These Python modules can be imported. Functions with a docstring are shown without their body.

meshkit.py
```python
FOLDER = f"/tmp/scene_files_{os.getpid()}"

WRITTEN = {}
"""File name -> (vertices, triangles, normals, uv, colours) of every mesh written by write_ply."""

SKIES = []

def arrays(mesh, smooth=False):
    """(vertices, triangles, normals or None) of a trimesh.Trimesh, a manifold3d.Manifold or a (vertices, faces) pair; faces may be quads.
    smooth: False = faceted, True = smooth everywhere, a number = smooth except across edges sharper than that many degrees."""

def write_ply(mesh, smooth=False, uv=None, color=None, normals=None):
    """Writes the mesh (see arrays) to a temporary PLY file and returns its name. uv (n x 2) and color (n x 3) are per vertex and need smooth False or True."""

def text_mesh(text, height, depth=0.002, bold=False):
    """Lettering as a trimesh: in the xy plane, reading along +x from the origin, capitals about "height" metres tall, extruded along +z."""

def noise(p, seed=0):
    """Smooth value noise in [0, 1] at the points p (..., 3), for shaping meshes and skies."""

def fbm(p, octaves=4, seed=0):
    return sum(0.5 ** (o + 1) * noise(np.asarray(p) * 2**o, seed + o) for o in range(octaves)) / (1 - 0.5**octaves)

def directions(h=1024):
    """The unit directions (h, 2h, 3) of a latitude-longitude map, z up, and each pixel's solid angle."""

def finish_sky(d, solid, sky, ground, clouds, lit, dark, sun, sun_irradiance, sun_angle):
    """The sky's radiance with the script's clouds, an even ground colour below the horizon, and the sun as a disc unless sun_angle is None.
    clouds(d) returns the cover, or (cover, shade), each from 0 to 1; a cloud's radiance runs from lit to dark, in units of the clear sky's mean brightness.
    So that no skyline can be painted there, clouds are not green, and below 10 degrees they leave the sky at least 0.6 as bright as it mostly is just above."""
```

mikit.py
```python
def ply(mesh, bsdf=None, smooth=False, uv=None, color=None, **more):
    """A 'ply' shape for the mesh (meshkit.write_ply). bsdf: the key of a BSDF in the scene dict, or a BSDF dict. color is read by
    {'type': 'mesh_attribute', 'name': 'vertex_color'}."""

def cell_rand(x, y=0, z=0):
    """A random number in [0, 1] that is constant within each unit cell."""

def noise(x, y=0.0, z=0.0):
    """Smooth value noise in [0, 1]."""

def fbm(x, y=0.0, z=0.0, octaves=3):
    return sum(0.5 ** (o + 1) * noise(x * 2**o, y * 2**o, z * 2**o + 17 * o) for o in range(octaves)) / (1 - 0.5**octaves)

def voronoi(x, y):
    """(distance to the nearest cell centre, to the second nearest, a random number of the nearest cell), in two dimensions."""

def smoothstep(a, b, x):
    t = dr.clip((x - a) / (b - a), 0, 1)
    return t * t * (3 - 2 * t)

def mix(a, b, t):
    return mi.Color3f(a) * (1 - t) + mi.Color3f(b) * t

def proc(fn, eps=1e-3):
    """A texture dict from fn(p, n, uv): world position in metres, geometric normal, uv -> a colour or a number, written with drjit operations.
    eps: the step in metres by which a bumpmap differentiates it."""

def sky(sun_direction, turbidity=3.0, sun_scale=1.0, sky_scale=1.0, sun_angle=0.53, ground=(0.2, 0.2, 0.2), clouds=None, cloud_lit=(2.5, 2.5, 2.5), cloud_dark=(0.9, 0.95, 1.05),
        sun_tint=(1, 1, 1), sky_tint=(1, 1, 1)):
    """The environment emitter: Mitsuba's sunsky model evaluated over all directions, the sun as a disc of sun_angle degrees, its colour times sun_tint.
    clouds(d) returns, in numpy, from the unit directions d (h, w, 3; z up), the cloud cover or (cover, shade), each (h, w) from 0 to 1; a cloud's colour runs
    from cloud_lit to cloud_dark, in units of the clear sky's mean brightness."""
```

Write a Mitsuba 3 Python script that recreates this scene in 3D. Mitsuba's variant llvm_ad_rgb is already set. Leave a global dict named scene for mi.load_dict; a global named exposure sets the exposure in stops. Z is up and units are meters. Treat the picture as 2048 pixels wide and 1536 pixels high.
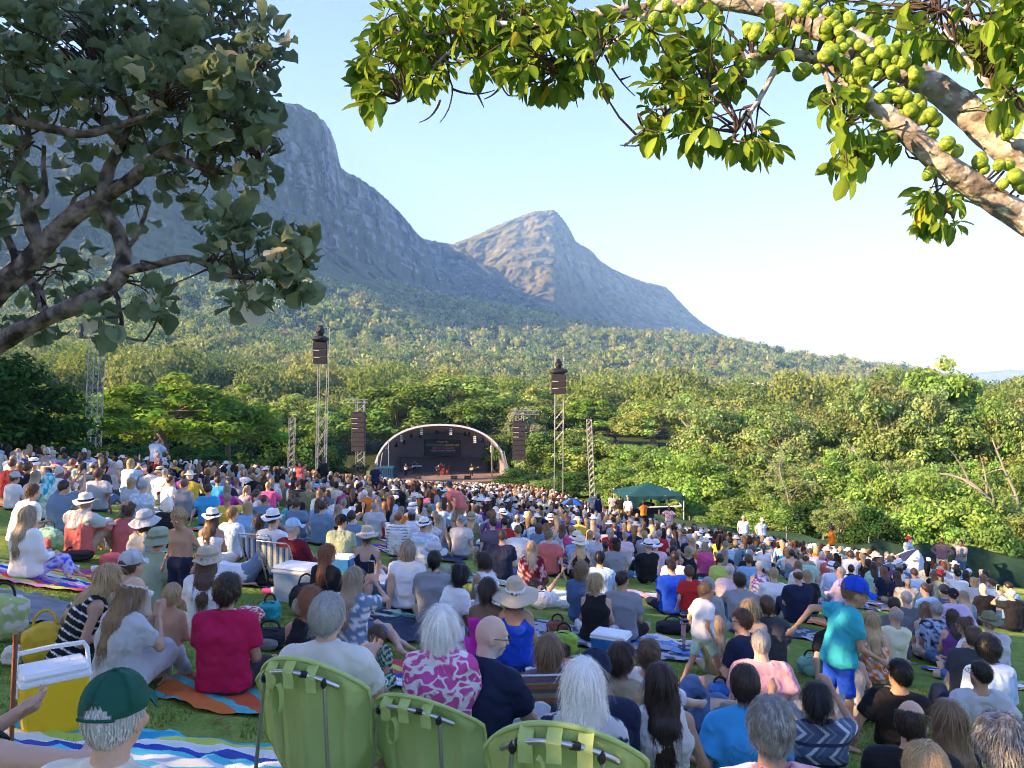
import math, random, numpy as np, trimesh, mitsuba as mi, drjit as dr, mikit, meshkit
from scipy.interpolate import PchipInterpolator
from mikit import fbm as tfbm, noise as tnoise, voronoi as tvor, smoothstep as tstep, mix as tmix

# ---------------------------------------------------------------- camera, sky, exposure
F = 1600.0                      # focal length in pixels of the 2048 x 1536 photograph
HZ = 750.0                      # row of the level horizon
T = mi.ScalarTransform4f
scene, labels = {}, {}
scene['camera'] = {'type': 'perspective', 'fov': math.degrees(2 * math.atan(1024 / F)), 'fov_axis': 'x', 'near_clip': 0.05, 'medium': {'type': 'ref', 'id': 'air'}, 'far_clip': 60000.0,
                   'principal_point_offset_x': 0.0, 'principal_point_offset_y': (768 - HZ) / 1536,
                   'to_world': T().look_at(origin=[0, 0, 0], target=[0, 1, 0], up=[0, 0, 1])}
SUN_AZ, SUN_EL = math.radians(-111), math.radians(25)      # azimuth from the view direction (+y), negative = left
SUN = (math.cos(SUN_EL) * math.sin(SUN_AZ), math.cos(SUN_EL) * math.cos(SUN_AZ), math.sin(SUN_EL))
scene['sky'] = mikit.sky(SUN, turbidity=3.2, sun_tint=(1.06, 1.0, 0.95), sky_tint=(.94, .88, 1.28), sky_scale=.98)
exposure = 3.6
# the air: a thin blue evening haze round everything
scene['air'] = {'type': 'homogeneous', 'albedo': {'type': 'rgb', 'value': [.58, .80, .99]}, 'sigma_t': {'type': 'rgb', 'value': [0.9e-4, 1.25e-4, 1.9e-4]}}
scene['haze'] = {'type': 'cube', 'to_world': T().translate([0, 0, 380]).scale([13500, 13500, 545]), 'bsdf': {'type': 'null'}, 'interior': {'type': 'ref', 'id': 'air'}}
labels['haze'] = {'kind': 'stuff', 'label': 'thin blue evening haze that softens the far mountains'}

# ---------------------------------------------------------------- helpers
rng = np.random.default_rng(7)
count = {}
def key_for(name, parent=None):
    base = (parent + '__' if parent else '') + name
    n = count.get(base, 0); count[base] = n + 1
    return base if n == 0 else f'{base}_{n:03d}'
def tag(key, label=None, cat=None, group=None, kind=None):
    d = labels.setdefault(key, {})
    if label: d['label'] = label
    if cat: d['category'] = cat
    if group: d['group'] = group
    if kind: d['kind'] = kind
    return key
def thing(name, label, cat, group=None, kind=None):
    return tag(key_for(name), label, cat, group, kind)
def obj(name, mesh, bsdf, parent=None, smooth=False, color=None, label=None, kind=None, tw=None, **more):
    key = key_for(name, parent)
    s = mikit.ply(mesh, bsdf, smooth=smooth, color=color, **more)
    if tw is not None: s['to_world'] = T(tw) if not isinstance(tw, mi.ScalarTransform4f) else tw
    scene[key] = s
    if label or kind: tag(key, label, None, None, kind)
    return key
def cat_mesh(parts):
    vs, fs, n = [], [], 0
    for v, f in parts:
        vs.append(np.asarray(v, float)); fs.append(np.asarray(f, int) + n); n += len(v)
    return np.vstack(vs), np.vstack(fs)
def box(sx, sy, sz, c=(0, 0, 0), bevel=0.0):
    if bevel <= 0:
        m = trimesh.creation.box((sx, sy, sz)); return np.array(m.vertices) + c, np.array(m.faces)
    x, y, z = sx / 2, sy / 2, sz / 2; b = min(bevel, x * .98, y * .98, z * .98)
    pts = [(sgx * (x - (0 if k == 0 else b)), sgy * (y - (0 if k == 1 else b)), sgz * (z - (0 if k == 2 else b)))
           for sgx in (-1, 1) for sgy in (-1, 1) for sgz in (-1, 1) for k in range(3)]
    m = trimesh.convex.convex_hull(np.array(pts)); return np.array(m.vertices) + c, np.array(m.faces)
def tube(pts, radii, sides=8, cap=True):
    p = np.asarray(pts, float); n = len(p); r = np.broadcast_to(np.asarray(radii, float), (n,))
    t = np.gradient(p, axis=0); t /= np.linalg.norm(t, axis=1, keepdims=True) + 1e-12
    a = np.zeros_like(p); ref = np.array([0, 0, 1.]) if abs(t[0, 2]) < .9 else np.array([1., 0, 0])
    for i in range(n):
        ref = ref - t[i] * (ref @ t[i]); ref /= np.linalg.norm(ref) + 1e-12; a[i] = ref
    b = np.cross(t, a); ang = np.arange(sides) * 2 * np.pi / sides
    v = p[:, None] + r[:, None, None] * (np.cos(ang)[None, :, None] * a[:, None] + np.sin(ang)[None, :, None] * b[:, None])
    i, j = np.meshgrid(np.arange(n - 1), np.arange(sides), indexing='ij')
    A, B, C, D = i * sides + j, i * sides + (j + 1) % sides, (i + 1) * sides + (j + 1) % sides, (i + 1) * sides + j
    f = np.vstack([np.stack([A, B, C], -1).reshape(-1, 3), np.stack([A, C, D], -1).reshape(-1, 3)])
    v = v.reshape(-1, 3)
    if cap:
        v = np.vstack([v, p[:1], p[-1:]]); k = np.arange(sides); s0, s1 = n * sides, n * sides + 1; L = (n - 1) * sides
        f = np.vstack([f, np.stack([(k + 1) % sides, k, k * 0 + s0], 1), np.stack([L + k, L + (k + 1) % sides, k * 0 + s1], 1)])
    return v, f
def spline(pts, n):
    p = np.asarray(pts, float); d = np.r_[0, np.cumsum(np.linalg.norm(np.diff(p[:, :3], axis=0), axis=1))]
    return PchipInterpolator(d, p)(np.linspace(0, d[-1], n))
def sheet(P):
    """a grid of points (n, m, 3) as a surface"""
    n, m = P.shape[:2]; i, j = np.meshgrid(np.arange(n - 1), np.arange(m - 1), indexing='ij'); a = (i * m + j).ravel()
    return P.reshape(-1, 3), np.vstack([np.stack([a, a + m, a + m + 1], 1), np.stack([a, a + m + 1, a + 1], 1)])
def rotz(a):
    c, s = math.cos(a), math.sin(a); return np.array([[c, -s, 0], [s, c, 0], [0, 0, 1.]])
def sstep(a, b, x):
    t = np.clip((np.asarray(x, float) - a) / (b - a), 0, 1); return t * t * (3 - 2 * t)
def at(px, py, Y):
    """the point that stands Y metres away in the direction of that pixel of the photograph: how sizes and places were surveyed"""
    return np.array([(px - 1024) / F * Y, Y, (HZ - py) / F * Y])
def lawn_z(x, y):
    x, y = np.asarray(x, float), np.asarray(y, float)
    c = 0.13 * (1 - sstep(30, 90, y)); xx = 40 * np.tanh(x / 40)
    dip = .6 * sstep(22, 45, y) * sstep(-2, 10, x) * (1 - sstep(60, 90, y))
    return -1.95 - 0.122 * np.minimum(y, 96) - c * xx - dip + 0.03 * (meshkit.noise(np.stack([x * .35, y * .35, 0 * x], -1)) - .5)
def on_lawn(px, py, H=0.0):
    """where a thing of height H stands on the lawn whose top is seen at that pixel"""
    lo, hi = 0.8, 140.0
    g = lambda t: (lawn_z((px - 1024) / F * t, t) + H) - (HZ - py) / F * t
    ts = np.linspace(lo, hi, 700); s = g(ts); k = np.nonzero((s[:-1] < 0) & (s[1:] >= 0))[0]
    if not len(k): k = [np.argmax(s) - 1]
    a, b = ts[max(k[0], 0)], ts[k[0] + 1]
    for _ in range(30):
        m = (a + b) / 2; a, b = (m, b) if g(m) < 0 else (a, m)
    x = (px - 1024) / F * a
    return np.array([x, a, float(lawn_z(x, a))])
def stand(px, Y):
    x = (px - 1024) / F * Y; return np.array([x, Y, float(lawn_z(x, Y))])

# ---------------------------------------------------------------- materials
def rgb(*c): return {'type': 'rgb', 'value': list(map(float, c))}
VC = {'type': 'mesh_attribute', 'name': 'vertex_color'}
def mat(key, base, rough=0.8, spec=0.3, bump=None, bump_scale=1.0, two=True, **kw):
    b = {'type': 'principled', 'base_color': base if isinstance(base, dict) else rgb(*base), 'roughness': rough, 'specular': spec, **kw}
    if bump is not None: b = {'type': 'bumpmap', 'arbitrary': bump, 'scale': bump_scale, 'bsdf': b}
    scene[key] = {'type': 'twosided', 'bsdf': b} if two else b
    return key
scene['mat_leaf'] = {'type': 'principledthin', 'base_color': VC, 'roughness': .5, 'spec_trans': 0.0, 'diff_trans': .7, 'eta': 1.3}
mat('mat_leaf_far', VC, .7, .15)
def cloth_bump(p, n, uv):
    q = tfbm(p.x * 9 + p.z * 3, p.y * 9 - p.z * 4, p.z * 7, 3); return (1 - dr.abs(2 * q - 1)) * .036 + tnoise(p.x * 60, p.y * 60, p.z * 60) * .0012
mat('mat_cloth', VC, .85, .15, bump=mikit.proc(cloth_bump, .006), bump_scale=1.0, sheen=.3)
mat('mat_skin', VC, .5, .35)
mat('mat_hair', VC, .45, .4)
mat('mat_paint', VC, .45, .4)
# ---------------------------------------------------------------- the land: lawn, valley, foothills, mountains
def col_interp(cols, x):
    c = np.array(cols, float); return PchipInterpolator(c[:, 0], c[:, 1:])(np.clip(x, c[0, 0], c[-1, 0]))
D_ = np.array([130, 200, 300, 450, 650, 900, 1200, 1500, 1800, 2300, 4000, 8000, 13000.])
HILL = [  # bearing (pixel column), then the row at which the bare ground is seen at each distance above
    (-1500, 830, 800, 770, 735, 700, 665, 620, 585, 560, 575, 640, 700, 740), (-200, 832, 795, 755, 710, 622, 580, 600, 600, 600, 600, 640, 700, 740), (300, 852, 804, 770, 732, 670, 570, 590, 588, 580, 575, 640, 700, 745),
    (640, 880, 832, 806, 780, 742, 680, 572, 592, 560, 590, 660, 715, 748), (900, 895, 845, 824, 800, 768, 726, 678, 622, 600, 620, 690, 740, 753), (1140, 905, 858, 838, 816, 788, 752, 702, 655, 640, 655, 720, 755, 756),
    (1440, 905, 862, 846, 826, 800, 770, 726, 684, 700, 725, 770, 772, 758), (1600, 905, 865, 850, 832, 808, 782, 747, 722, 742, 758, 785, 775, 759), (1830, 905, 868, 852, 836, 816, 795, 772, 757, 778, 790, 798, 776, 759),
    (2048, 905, 868, 855, 838, 820, 802, 790, 788, 800, 810, 802, 776, 759), (3500, 905, 868, 855, 838, 820, 805, 800, 800, 806, 815, 802, 776, 759)]
hc = np.array(HILL, float)
_rows = PchipInterpolator(hc[:, 0], (HZ - hc[:, 1:]) / F * D_)
def land_z(x, y):
    """ground height anywhere: the lawn near by, the valley and the foothills beyond"""
    x, y = np.asarray(x, float), np.asarray(y, float)
    r = np.maximum(np.hypot(x, y), 1e-6); yy = np.maximum(y, .12 * r)
    px = np.clip(1024 + F * x / yy, -1500, 3500)
    Z = _rows(px); ld = np.log(D_); lr = np.log(np.clip(yy, D_[0], D_[-1]))
    k = np.clip(np.searchsorted(ld, lr) - 1, 0, len(D_) - 2); t = (lr - ld[k]) / (ld[k + 1] - ld[k])
    zf = np.take_along_axis(Z, k[..., None], -1)[..., 0] * (1 - t) + np.take_along_axis(Z, k[..., None] + 1, -1)[..., 0] * t
    amp = np.clip(r / 60, 0, 14) * sstep(200, 500, r)
    zf = zf + amp * (meshkit.fbm(np.stack([x / 160, y / 160, 0 * x], -1), 3, 3) - .5) * 2
    w = sstep(100, 150, np.hypot(x * .8, y)); w = np.where(y < 0, sstep(60, 150, r), w)
    return lawn_z(x, y) * (1 - w) + zf * w
a_ = np.concatenate([np.linspace(-180, -50, 40)[:-1], np.linspace(-50, 50, 230), np.linspace(50, 180, 40)[1:]])
r_ = np.concatenate([[0.4], np.geomspace(1.2, 150, 110), np.geomspace(150, 2600, 180)[1:], np.geomspace(2600, 13000, 22)[1:]])
AA, RR = np.meshgrid(np.radians(a_), r_); X, Y = RR * np.sin(AA), RR * np.cos(AA)
def lawn_col(p, n, uv):
    x, y = p.x, p.y; r = dr.sqrt(x * x + y * y)
    big = tfbm(x * .5, y * .5, 0, 3); fine = tfbm(x * 9, y * 9, 3, 3); blade = tnoise(x * 70, y * 70, 1)
    g = tmix((.085, .15, .028), (.235, .295, .062), tstep(.25, .8, big * .5 + fine * .35 + blade * .25))
    dry = tstep(.62, .8, tfbm(x * 1.3, y * 1.3, 9, 3)); g = tmix(g, (.24, .24, .09), dry * .45)
    wild = tmix((.02, .035, .012), (.05, .065, .025), tfbm(x * .06, y * .06, 5, 3))
    return tmix(g, wild, tstep(104, 118, dr.sqrt(x * x * .7 + y * y)))
def lawn_bump(p, n, uv): return tfbm(p.x * 25, p.y * 25, 0, 3) * .03
mat('mat_ground', mikit.proc(lawn_col), .9, .15, bump=mikit.proc(lawn_bump, .004), bump_scale=1.0)
tag(obj('ground', sheet(np.stack([X, Y, land_z(X, Y)], -1)), 'mat_ground', smooth=True), kind='structure')

# mountains: a sheet of (bearing x way up the slope); each column goes up talus, cliff, ledge, cliff to the skyline and then back down behind
def mountain(cols, prof, px, nt, seed, crag, back, lush, vtop=(.10, .125, .042)):
    c = np.array(cols, float); q = PchipInterpolator(c[:, 0], c[:, 1:])(px)
    vb, db, vs, ds = q.T; zb, zs = (HZ - vb) / F * db, (HZ - vs) / F * ds
    prof = np.array(prof); t = np.linspace(0, 1, nt)[:, None] + .05 * (meshkit.fbm(np.stack([px / 110, 0 * px, 0 * px + seed], -1), 3, seed + 20) - .5)[None] * np.sin(np.pi * np.linspace(0, 1, nt))[:, None] * 2
    pk = np.linspace(0, 1, len(prof)); g, f = np.interp(t, pk, prof[:, 0]), np.interp(t, pk, prof[:, 1])
    nz = meshkit.fbm(np.stack([px / 60, px * 0, px * 0 + seed], -1), 3, seed) - .5
    D = db + (ds - db) * g + nz * 60 * np.sin(np.pi * np.clip(g, 0, 1)); Z = zb + (zs - zb) * f
    Xs, Ys = (px - 1024) / F * D, D
    P = np.stack([Xs, Ys, Z], -1); P[0, :, 2] -= 90
    gn = meshkit.fbm(P * [1 / 70, 1 / 70, 1 / 420], 4, seed + 1); gul = 1 - np.abs(2 * gn - 1)                     # gullies running down the face
    big = meshkit.fbm(P * [1 / 190, 1 / 190, 1 / 500], 3, seed + 5) - .5; fine = meshkit.fbm(P * [1 / 16, 1 / 16, 1 / 34], 4, seed + 8) - .5
    led = meshkit.fbm(P * [1 / 240, 1 / 240, 1 / 20], 3, seed + 2) - .5                                           # ledges across it
    k = np.minimum(1, f * 6) * (1 - sstep(.93, 1.0, f) * .75)
    off = ((gul - .62) * 110 + big * 170 + led * 42 + fine * 26) * crag * k
    P[..., 1] += off; P[..., 0] *= (P[..., 1] / D); P[..., 2] += (meshkit.fbm(P / 22, 3, seed + 3) - .5) * 11 * crag
    e1 = np.gradient(P, axis=1); e2 = np.gradient(P, axis=0); n = np.cross(e1, e2); n /= np.linalg.norm(n, axis=-1, keepdims=True) + 1e-9; steep = 1 - np.abs(n[..., 2])
    strata = meshkit.fbm(P * [1 / 400, 1 / 400, 1 / 13], 3, seed + 9); crack = meshkit.fbm(P * [1 / 24, 1 / 24, 1 / 130], 3, seed + 10)
    rk = sstep(.48, .66, steep + fine * .9 + (strata - .5) * .8 - sstep(.8, .98, gul) * .55 - lush - .36 * (1 - sstep(.34, .62, f)))
    veg = np.array([.024, .036, .016]) + (np.array(vtop) - [.024, .036, .016]) * meshkit.fbm(P / 34, 4, seed + 11)[..., None] ** 1.3
    rock = np.array([.065, .06, .06]) + (np.array([.22, .21, .205]) - [.065, .06, .06]) * sstep(.3, .72, crack * .55 + strata * .45 + fine * .35)[..., None]
    C = veg * (1 - rk[..., None]) + rock * rk[..., None]; Pb, Cb = [], []
    for dd, zz in back:
        Pb.append(np.stack([P[-1, :, 0] * (1 + dd / P[-1, :, 1]), P[-1, :, 1] + dd, np.maximum(P[-1, :, 2] + zz, -60)], -1)); Cb.append(C[-1])
    v, f = sheet(np.concatenate([P, np.array(Pb)])); return v, f, np.clip(np.concatenate([C, np.array(Cb)]).reshape(-1, 3), 0, 1)
def rock_bump(p, n, uv): return tfbm(p.x * .06, p.y * .06, p.z * .05, 4) * 9 + tnoise(p.x * .3, p.y * .3, p.z * .3) * 1.5
mat('mat_mountain', VC, .95, .1, bump=mikit.proc(rock_bump, .8), bump_scale=1.0)
MASSIF = [(-3300, 620, 500, 560, 650), (-1500, 620, 560, 420, 760), (-600, 612, 640, 240, 880), (0, 600, 760, 110, 1050), (300, 590, 880, 100, 1230), (480, 582, 1010, 164, 1420), (545, 576, 1080, 194, 1530), (600, 573, 1150, 206, 1640), (645, 572, 1220, 238, 1750), (668, 571, 1260, 278, 1830), (684, 571, 1290, 338, 1890), (720, 575, 1360, 358, 2030), (760, 580, 1450, 385, 2200),
          (800, 587, 1560, 424, 2400), (850, 597, 1700, 477, 2650), (905, 608, 1850, 489, 2850), (950, 614, 1900, 517, 2800), (1000, 622, 1950, 560, 2700), (1060, 634, 2000, 600, 2550), (1120, 652, 2050, 640, 2400)]
PROF = [(0, 0), (.2, .09), (.42, .20), (.56, .29), (.585, .40), (.66, .43), (.68, .54), (.76, .575), (.785, .68), (.85, .71), (.87, .80), (.92, .83), (.94, .92), (.975, .97), (1, 1)]
v, f, c = mountain(MASSIF, PROF, np.r_[np.linspace(-3300, -250, 60)[:-1], np.linspace(-250, 1120, 520)], 200, 11, 1.0, [(150, -10), (500, -60), (1500, -300), (4000, -900)], .08)
k = obj('mountain', (v, f), 'mat_mountain', smooth=True, color=c)
tag(k, kind='structure')
PEAK = [(780, 660, 2535, 560, 3159), (870, 655, 2514, 508, 3211), (905, 650, 2494, 488, 3222), (950, 650, 2474, 470, 3222), (1000, 650, 2453, 447, 3222), (1040, 655, 2433, 431, 3211), (1075, 655, 2433, 422, 3201), (1106, 658, 2433, 419, 3190), (1118, 658, 2474, 428, 3237), (1142, 660, 2555, 462, 3329), (1152, 662, 2589, 482, 3366), (1180, 664, 2674, 499, 3489), (1205, 668, 2749, 524, 3588), (1260, 672, 2916, 553, 3818), (1292, 676, 3015, 564, 3939), (1330, 680, 3134, 574, 4098), (1358, 684, 3208, 602, 4200), (1382, 686, 3280, 626, 4282), (1412, 690, 3372, 650, 4394), (1450, 700, 3502, 672, 4544), (1520, 730, 3740, 700, 4856), (1620, 770, 3970, 748, 5136), (1700, 800, 3970, 790, 5136)]
PROF2 = [(0, 0), (.15, .10), (.3, .22), (.45, .34), (.52, .46), (.6, .56), (.7, .66), (.76, .80), (.84, .90), (.92, .96), (1, 1)]
v, f, c = mountain(PEAK, PROF2, np.linspace(780, 1700, 400), 150, 23, .8, [(120, -20), (400, -120), (1500, -400), (4000, -900)], .26, (.20, .175, .07))
k = obj('mountain', (v, f), 'mat_mountain', smooth=True, color=c)
tag(k, kind='structure')
a = np.linspace(1700, 2600, 60); hz = np.interp(a, [1700, 1900, 1960, 2020, 2080, 2200, 2400, 2600], [762, 752, 744, 739, 741, 736, 745, 757]) + (meshkit.fbm(np.stack([a / 40, 0 * a, 0 * a], -1), 3) - .5) * 4
dd = np.array([10200, 11200, 12200, 12900.])[:, None]; zz = np.array([-220, 0, 1, -1.])[:, None] * 0 + np.stack([0 * a - 120, (HZ - hz) / F * 11200 * .6 - 40, (HZ - hz) / F * 12200, 0 * a - 150])
hv, hf = sheet(np.stack([(a - 1024) / F * dd, 0 * a + dd, zz], -1)); tag(obj('hill', (hv, hf), 'mat_mountain', smooth=True, color=np.tile([.10, .11, .07], (len(hv), 1))), kind='structure')
# ---------------------------------------------------------------- the forest on the valley floor and the foothills
def leaf_tris(n, R, size, seed, squash=.75, shell=.25, lobes=7):
    """n leaf-sized triangles scattered near the surface of a lumpy crown of radius R; also returns the clump brightness per vertex"""
    g = np.random.default_rng(seed)
    d = g.normal(size=(n, 3)); d[:, 2] = np.abs(d[:, 2]) * .9 - .25; d /= np.linalg.norm(d, axis=1, keepdims=True)
    ln = g.normal(size=(lobes, 3)); ln[:, 2] = np.abs(ln[:, 2]); ln /= np.linalg.norm(ln, axis=1, keepdims=True)
    k = np.max(d @ ln.T, axis=1); rad = R * (.68 + .42 * sstep(.55, .98, k)) * (1 - shell * g.random(n) ** 2)
    c = d * rad[:, None] * [1, 1, squash]
    u = g.normal(size=(n, 3)); u /= np.linalg.norm(u, axis=1, keepdims=True); w = np.cross(u, d + .6 * g.normal(size=(n, 3))); w /= np.linalg.norm(w, axis=1, keepdims=True) + 1e-9
    s = size * (.6 + .8 * g.random(n))[:, None]
    v = np.stack([c - u * s * .6, c + u * s * .6 + w * s * .1, c + w * s], 1).reshape(-1, 3)
    f = np.arange(3 * n).reshape(-1, 3)
    tone = np.repeat((.78 + .35 * g.random(n)), 3)
    return v, f, tone
def blob(R, sub, seed, squash=.75, amp=.35, freq=1.6):
    m = trimesh.creation.icosphere(subdivisions=sub); v = np.array(m.vertices)
    nn = meshkit.fbm(v * freq + seed * 7.3, 3, seed)
    v = v * (R * (.82 + amp * (nn - .5) * 2))[:, None] * [1, 1, squash]
    v[:, 2] = np.where(v[:, 2] < -.35 * R * squash, -.35 * R * squash + (v[:, 2] + .35 * R * squash) * .3, v[:, 2])
    return v, np.array(m.faces), .62 + .6 * (nn - .3)
def crown_proto(sub, n, size, seed, squash=.75):
    bv, bf, bt = blob(.80, sub, seed, squash); lv, lf, lt = leaf_tris(n, 1.0, size, seed, squash)
    v, f = cat_mesh([(bv, bf), (lv, lf)]); return v, f, np.r_[bt * .9, lt]
FOREST_TONES = np.array([2.2, 2.3, 2.0]) * np.array([(.075, .110, .03), (.095, .125, .035), (.06, .095, .035), (.12, .14, .05), (.14, .15, .06), (.085, .11, .045), (.13, .128, .06), (.05, .085, .025), (.11, .14, .05), (.06, .085, .04)])
def scatter(r0, r1, spacing, seed, az=(-36, 36)):
    g = np.random.default_rng(seed); out = []
    n = int((r1 ** 2 - r0 ** 2) * math.radians(az[1] - az[0]) / 2 / spacing ** 2 * 1.15)
    r = np.sqrt(g.random(n) * (r1 ** 2 - r0 ** 2) + r0 ** 2); a = np.radians(g.random(n) * (az[1] - az[0]) + az[0])
    return np.stack([r * np.sin(a), r * np.cos(a)], 1)
def forest(name, xy, Rm, protos, seed, label):
    g = np.random.default_rng(seed); n = len(xy); which = g.integers(len(protos), size=n)
    R = Rm * np.exp(np.clip(g.normal(0, .28, n), -.5, .38)); z = land_z(xy[:, 0], xy[:, 1]); sp = meshkit.fbm(np.stack([xy[:, 0] / 120, xy[:, 1] / 120, 0 * xy[:, 0]], -1), 3, 5)
    tone = FOREST_TONES[np.clip((sp * 8 + g.normal(0, 2.2, n)), 0, len(FOREST_TONES) - 1).astype(int)] * np.exp(g.normal(0, .16, n))[:, None]
    tall = 1 + .5 * g.random(n); VV, FF, CC, o = [], [], [], 0
    for w in range(len(protos)):
        pv, pf, pt = protos[w]; i = np.nonzero(which == w)[0]
        if not len(i): continue
        th = g.random(len(i)) * 6.283; c, s = np.cos(th), np.sin(th)
        x = pv[None, :, 0] * c[:, None] - pv[None, :, 1] * s[:, None]; y = pv[None, :, 0] * s[:, None] + pv[None, :, 1] * c[:, None]
        V = np.stack([x * R[i, None] + xy[i, 0, None], y * R[i, None] + xy[i, 1, None], pv[None, :, 2] * (R * tall)[i, None] + (z + R * (.35 + .35 * tall))[i, None]], -1)
        VV.append(V.reshape(-1, 3)); FF.append((pf[None] + (np.arange(len(i)) * len(pv))[:, None, None]).reshape(-1, 3) + o); o += V.shape[0] * V.shape[1]
        CC.append((tone[i, None] * pt[None, :, None]).reshape(-1, 3))
    k = obj(name, (np.vstack(VV), np.vstack(FF)), 'mat_leaf', smooth=True, color=np.clip(np.vstack(CC), 0, 1))
    tag(k, label, 'forest', None, 'stuff'); return k
def forest_group(key, proto, tone):
    v, f, t = proto; scene[key] = {'type': 'shapegroup', 'crown': mikit.ply((v, f), 'mat_leaf', smooth=True, color=np.clip(np.array(tone)[None] * t[:, None], 0, 1))}
near_tones = FOREST_TONES[[0, 1, 2, 3, 4, 5, 8, 9, 3, 1]]
for i in range(10): forest_group(f'group_treetop_{i}', crown_proto(2, 1500, .085, i, .8), near_tones[i])
xy = scatter(165, 420, 9.0, 1, (-34, 34)); g = np.random.default_rng(4); zz = land_z(xy[:, 0], xy[:, 1]); tag('forest', 'sunlit green treetops filling the valley behind the concert stage', 'forest', None, 'stuff'); count['forest'] = 1
for i in range(len(xy)):
    R = 5.2 * math.exp(min(max(g.normal(0, .28), -.5), .38)); tl = 1 + .5 * g.random(); scene[f'forest__{i + 1:03d}'] = {'type': 'instance', 'to_world': T().translate([float(xy[i, 0]), float(xy[i, 1]), float(zz[i] + R * (.35 + .35 * tl))]).rotate([0, 0, 1], float(g.random() * 360)).scale([R, R, R * tl]), 'group': {'type': 'ref', 'id': f'group_treetop_{int(g.integers(10))}'}}
mid_p = [crown_proto(1, 120, .20, s + 20, .8) for s in range(6)]
far_p = [crown_proto(1, 26, .30, s + 40, .75) for s in range(5)]
xy = scatter(420, 900, 11.3, 2, (-34, 34)); forest('forest', xy, 6.0, mid_p, 2, 'mixed green forest on the lower slope beyond the valley')
xy = scatter(900, 1900, 16.5, 3, (-34, 30)); xy = xy[(xy[:, 1] < 1560) | (xy[:, 0] < 100)]
forest('forest', xy, 7.8, far_p, 3, 'distant forest climbing to the foot of the mountain')
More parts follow.
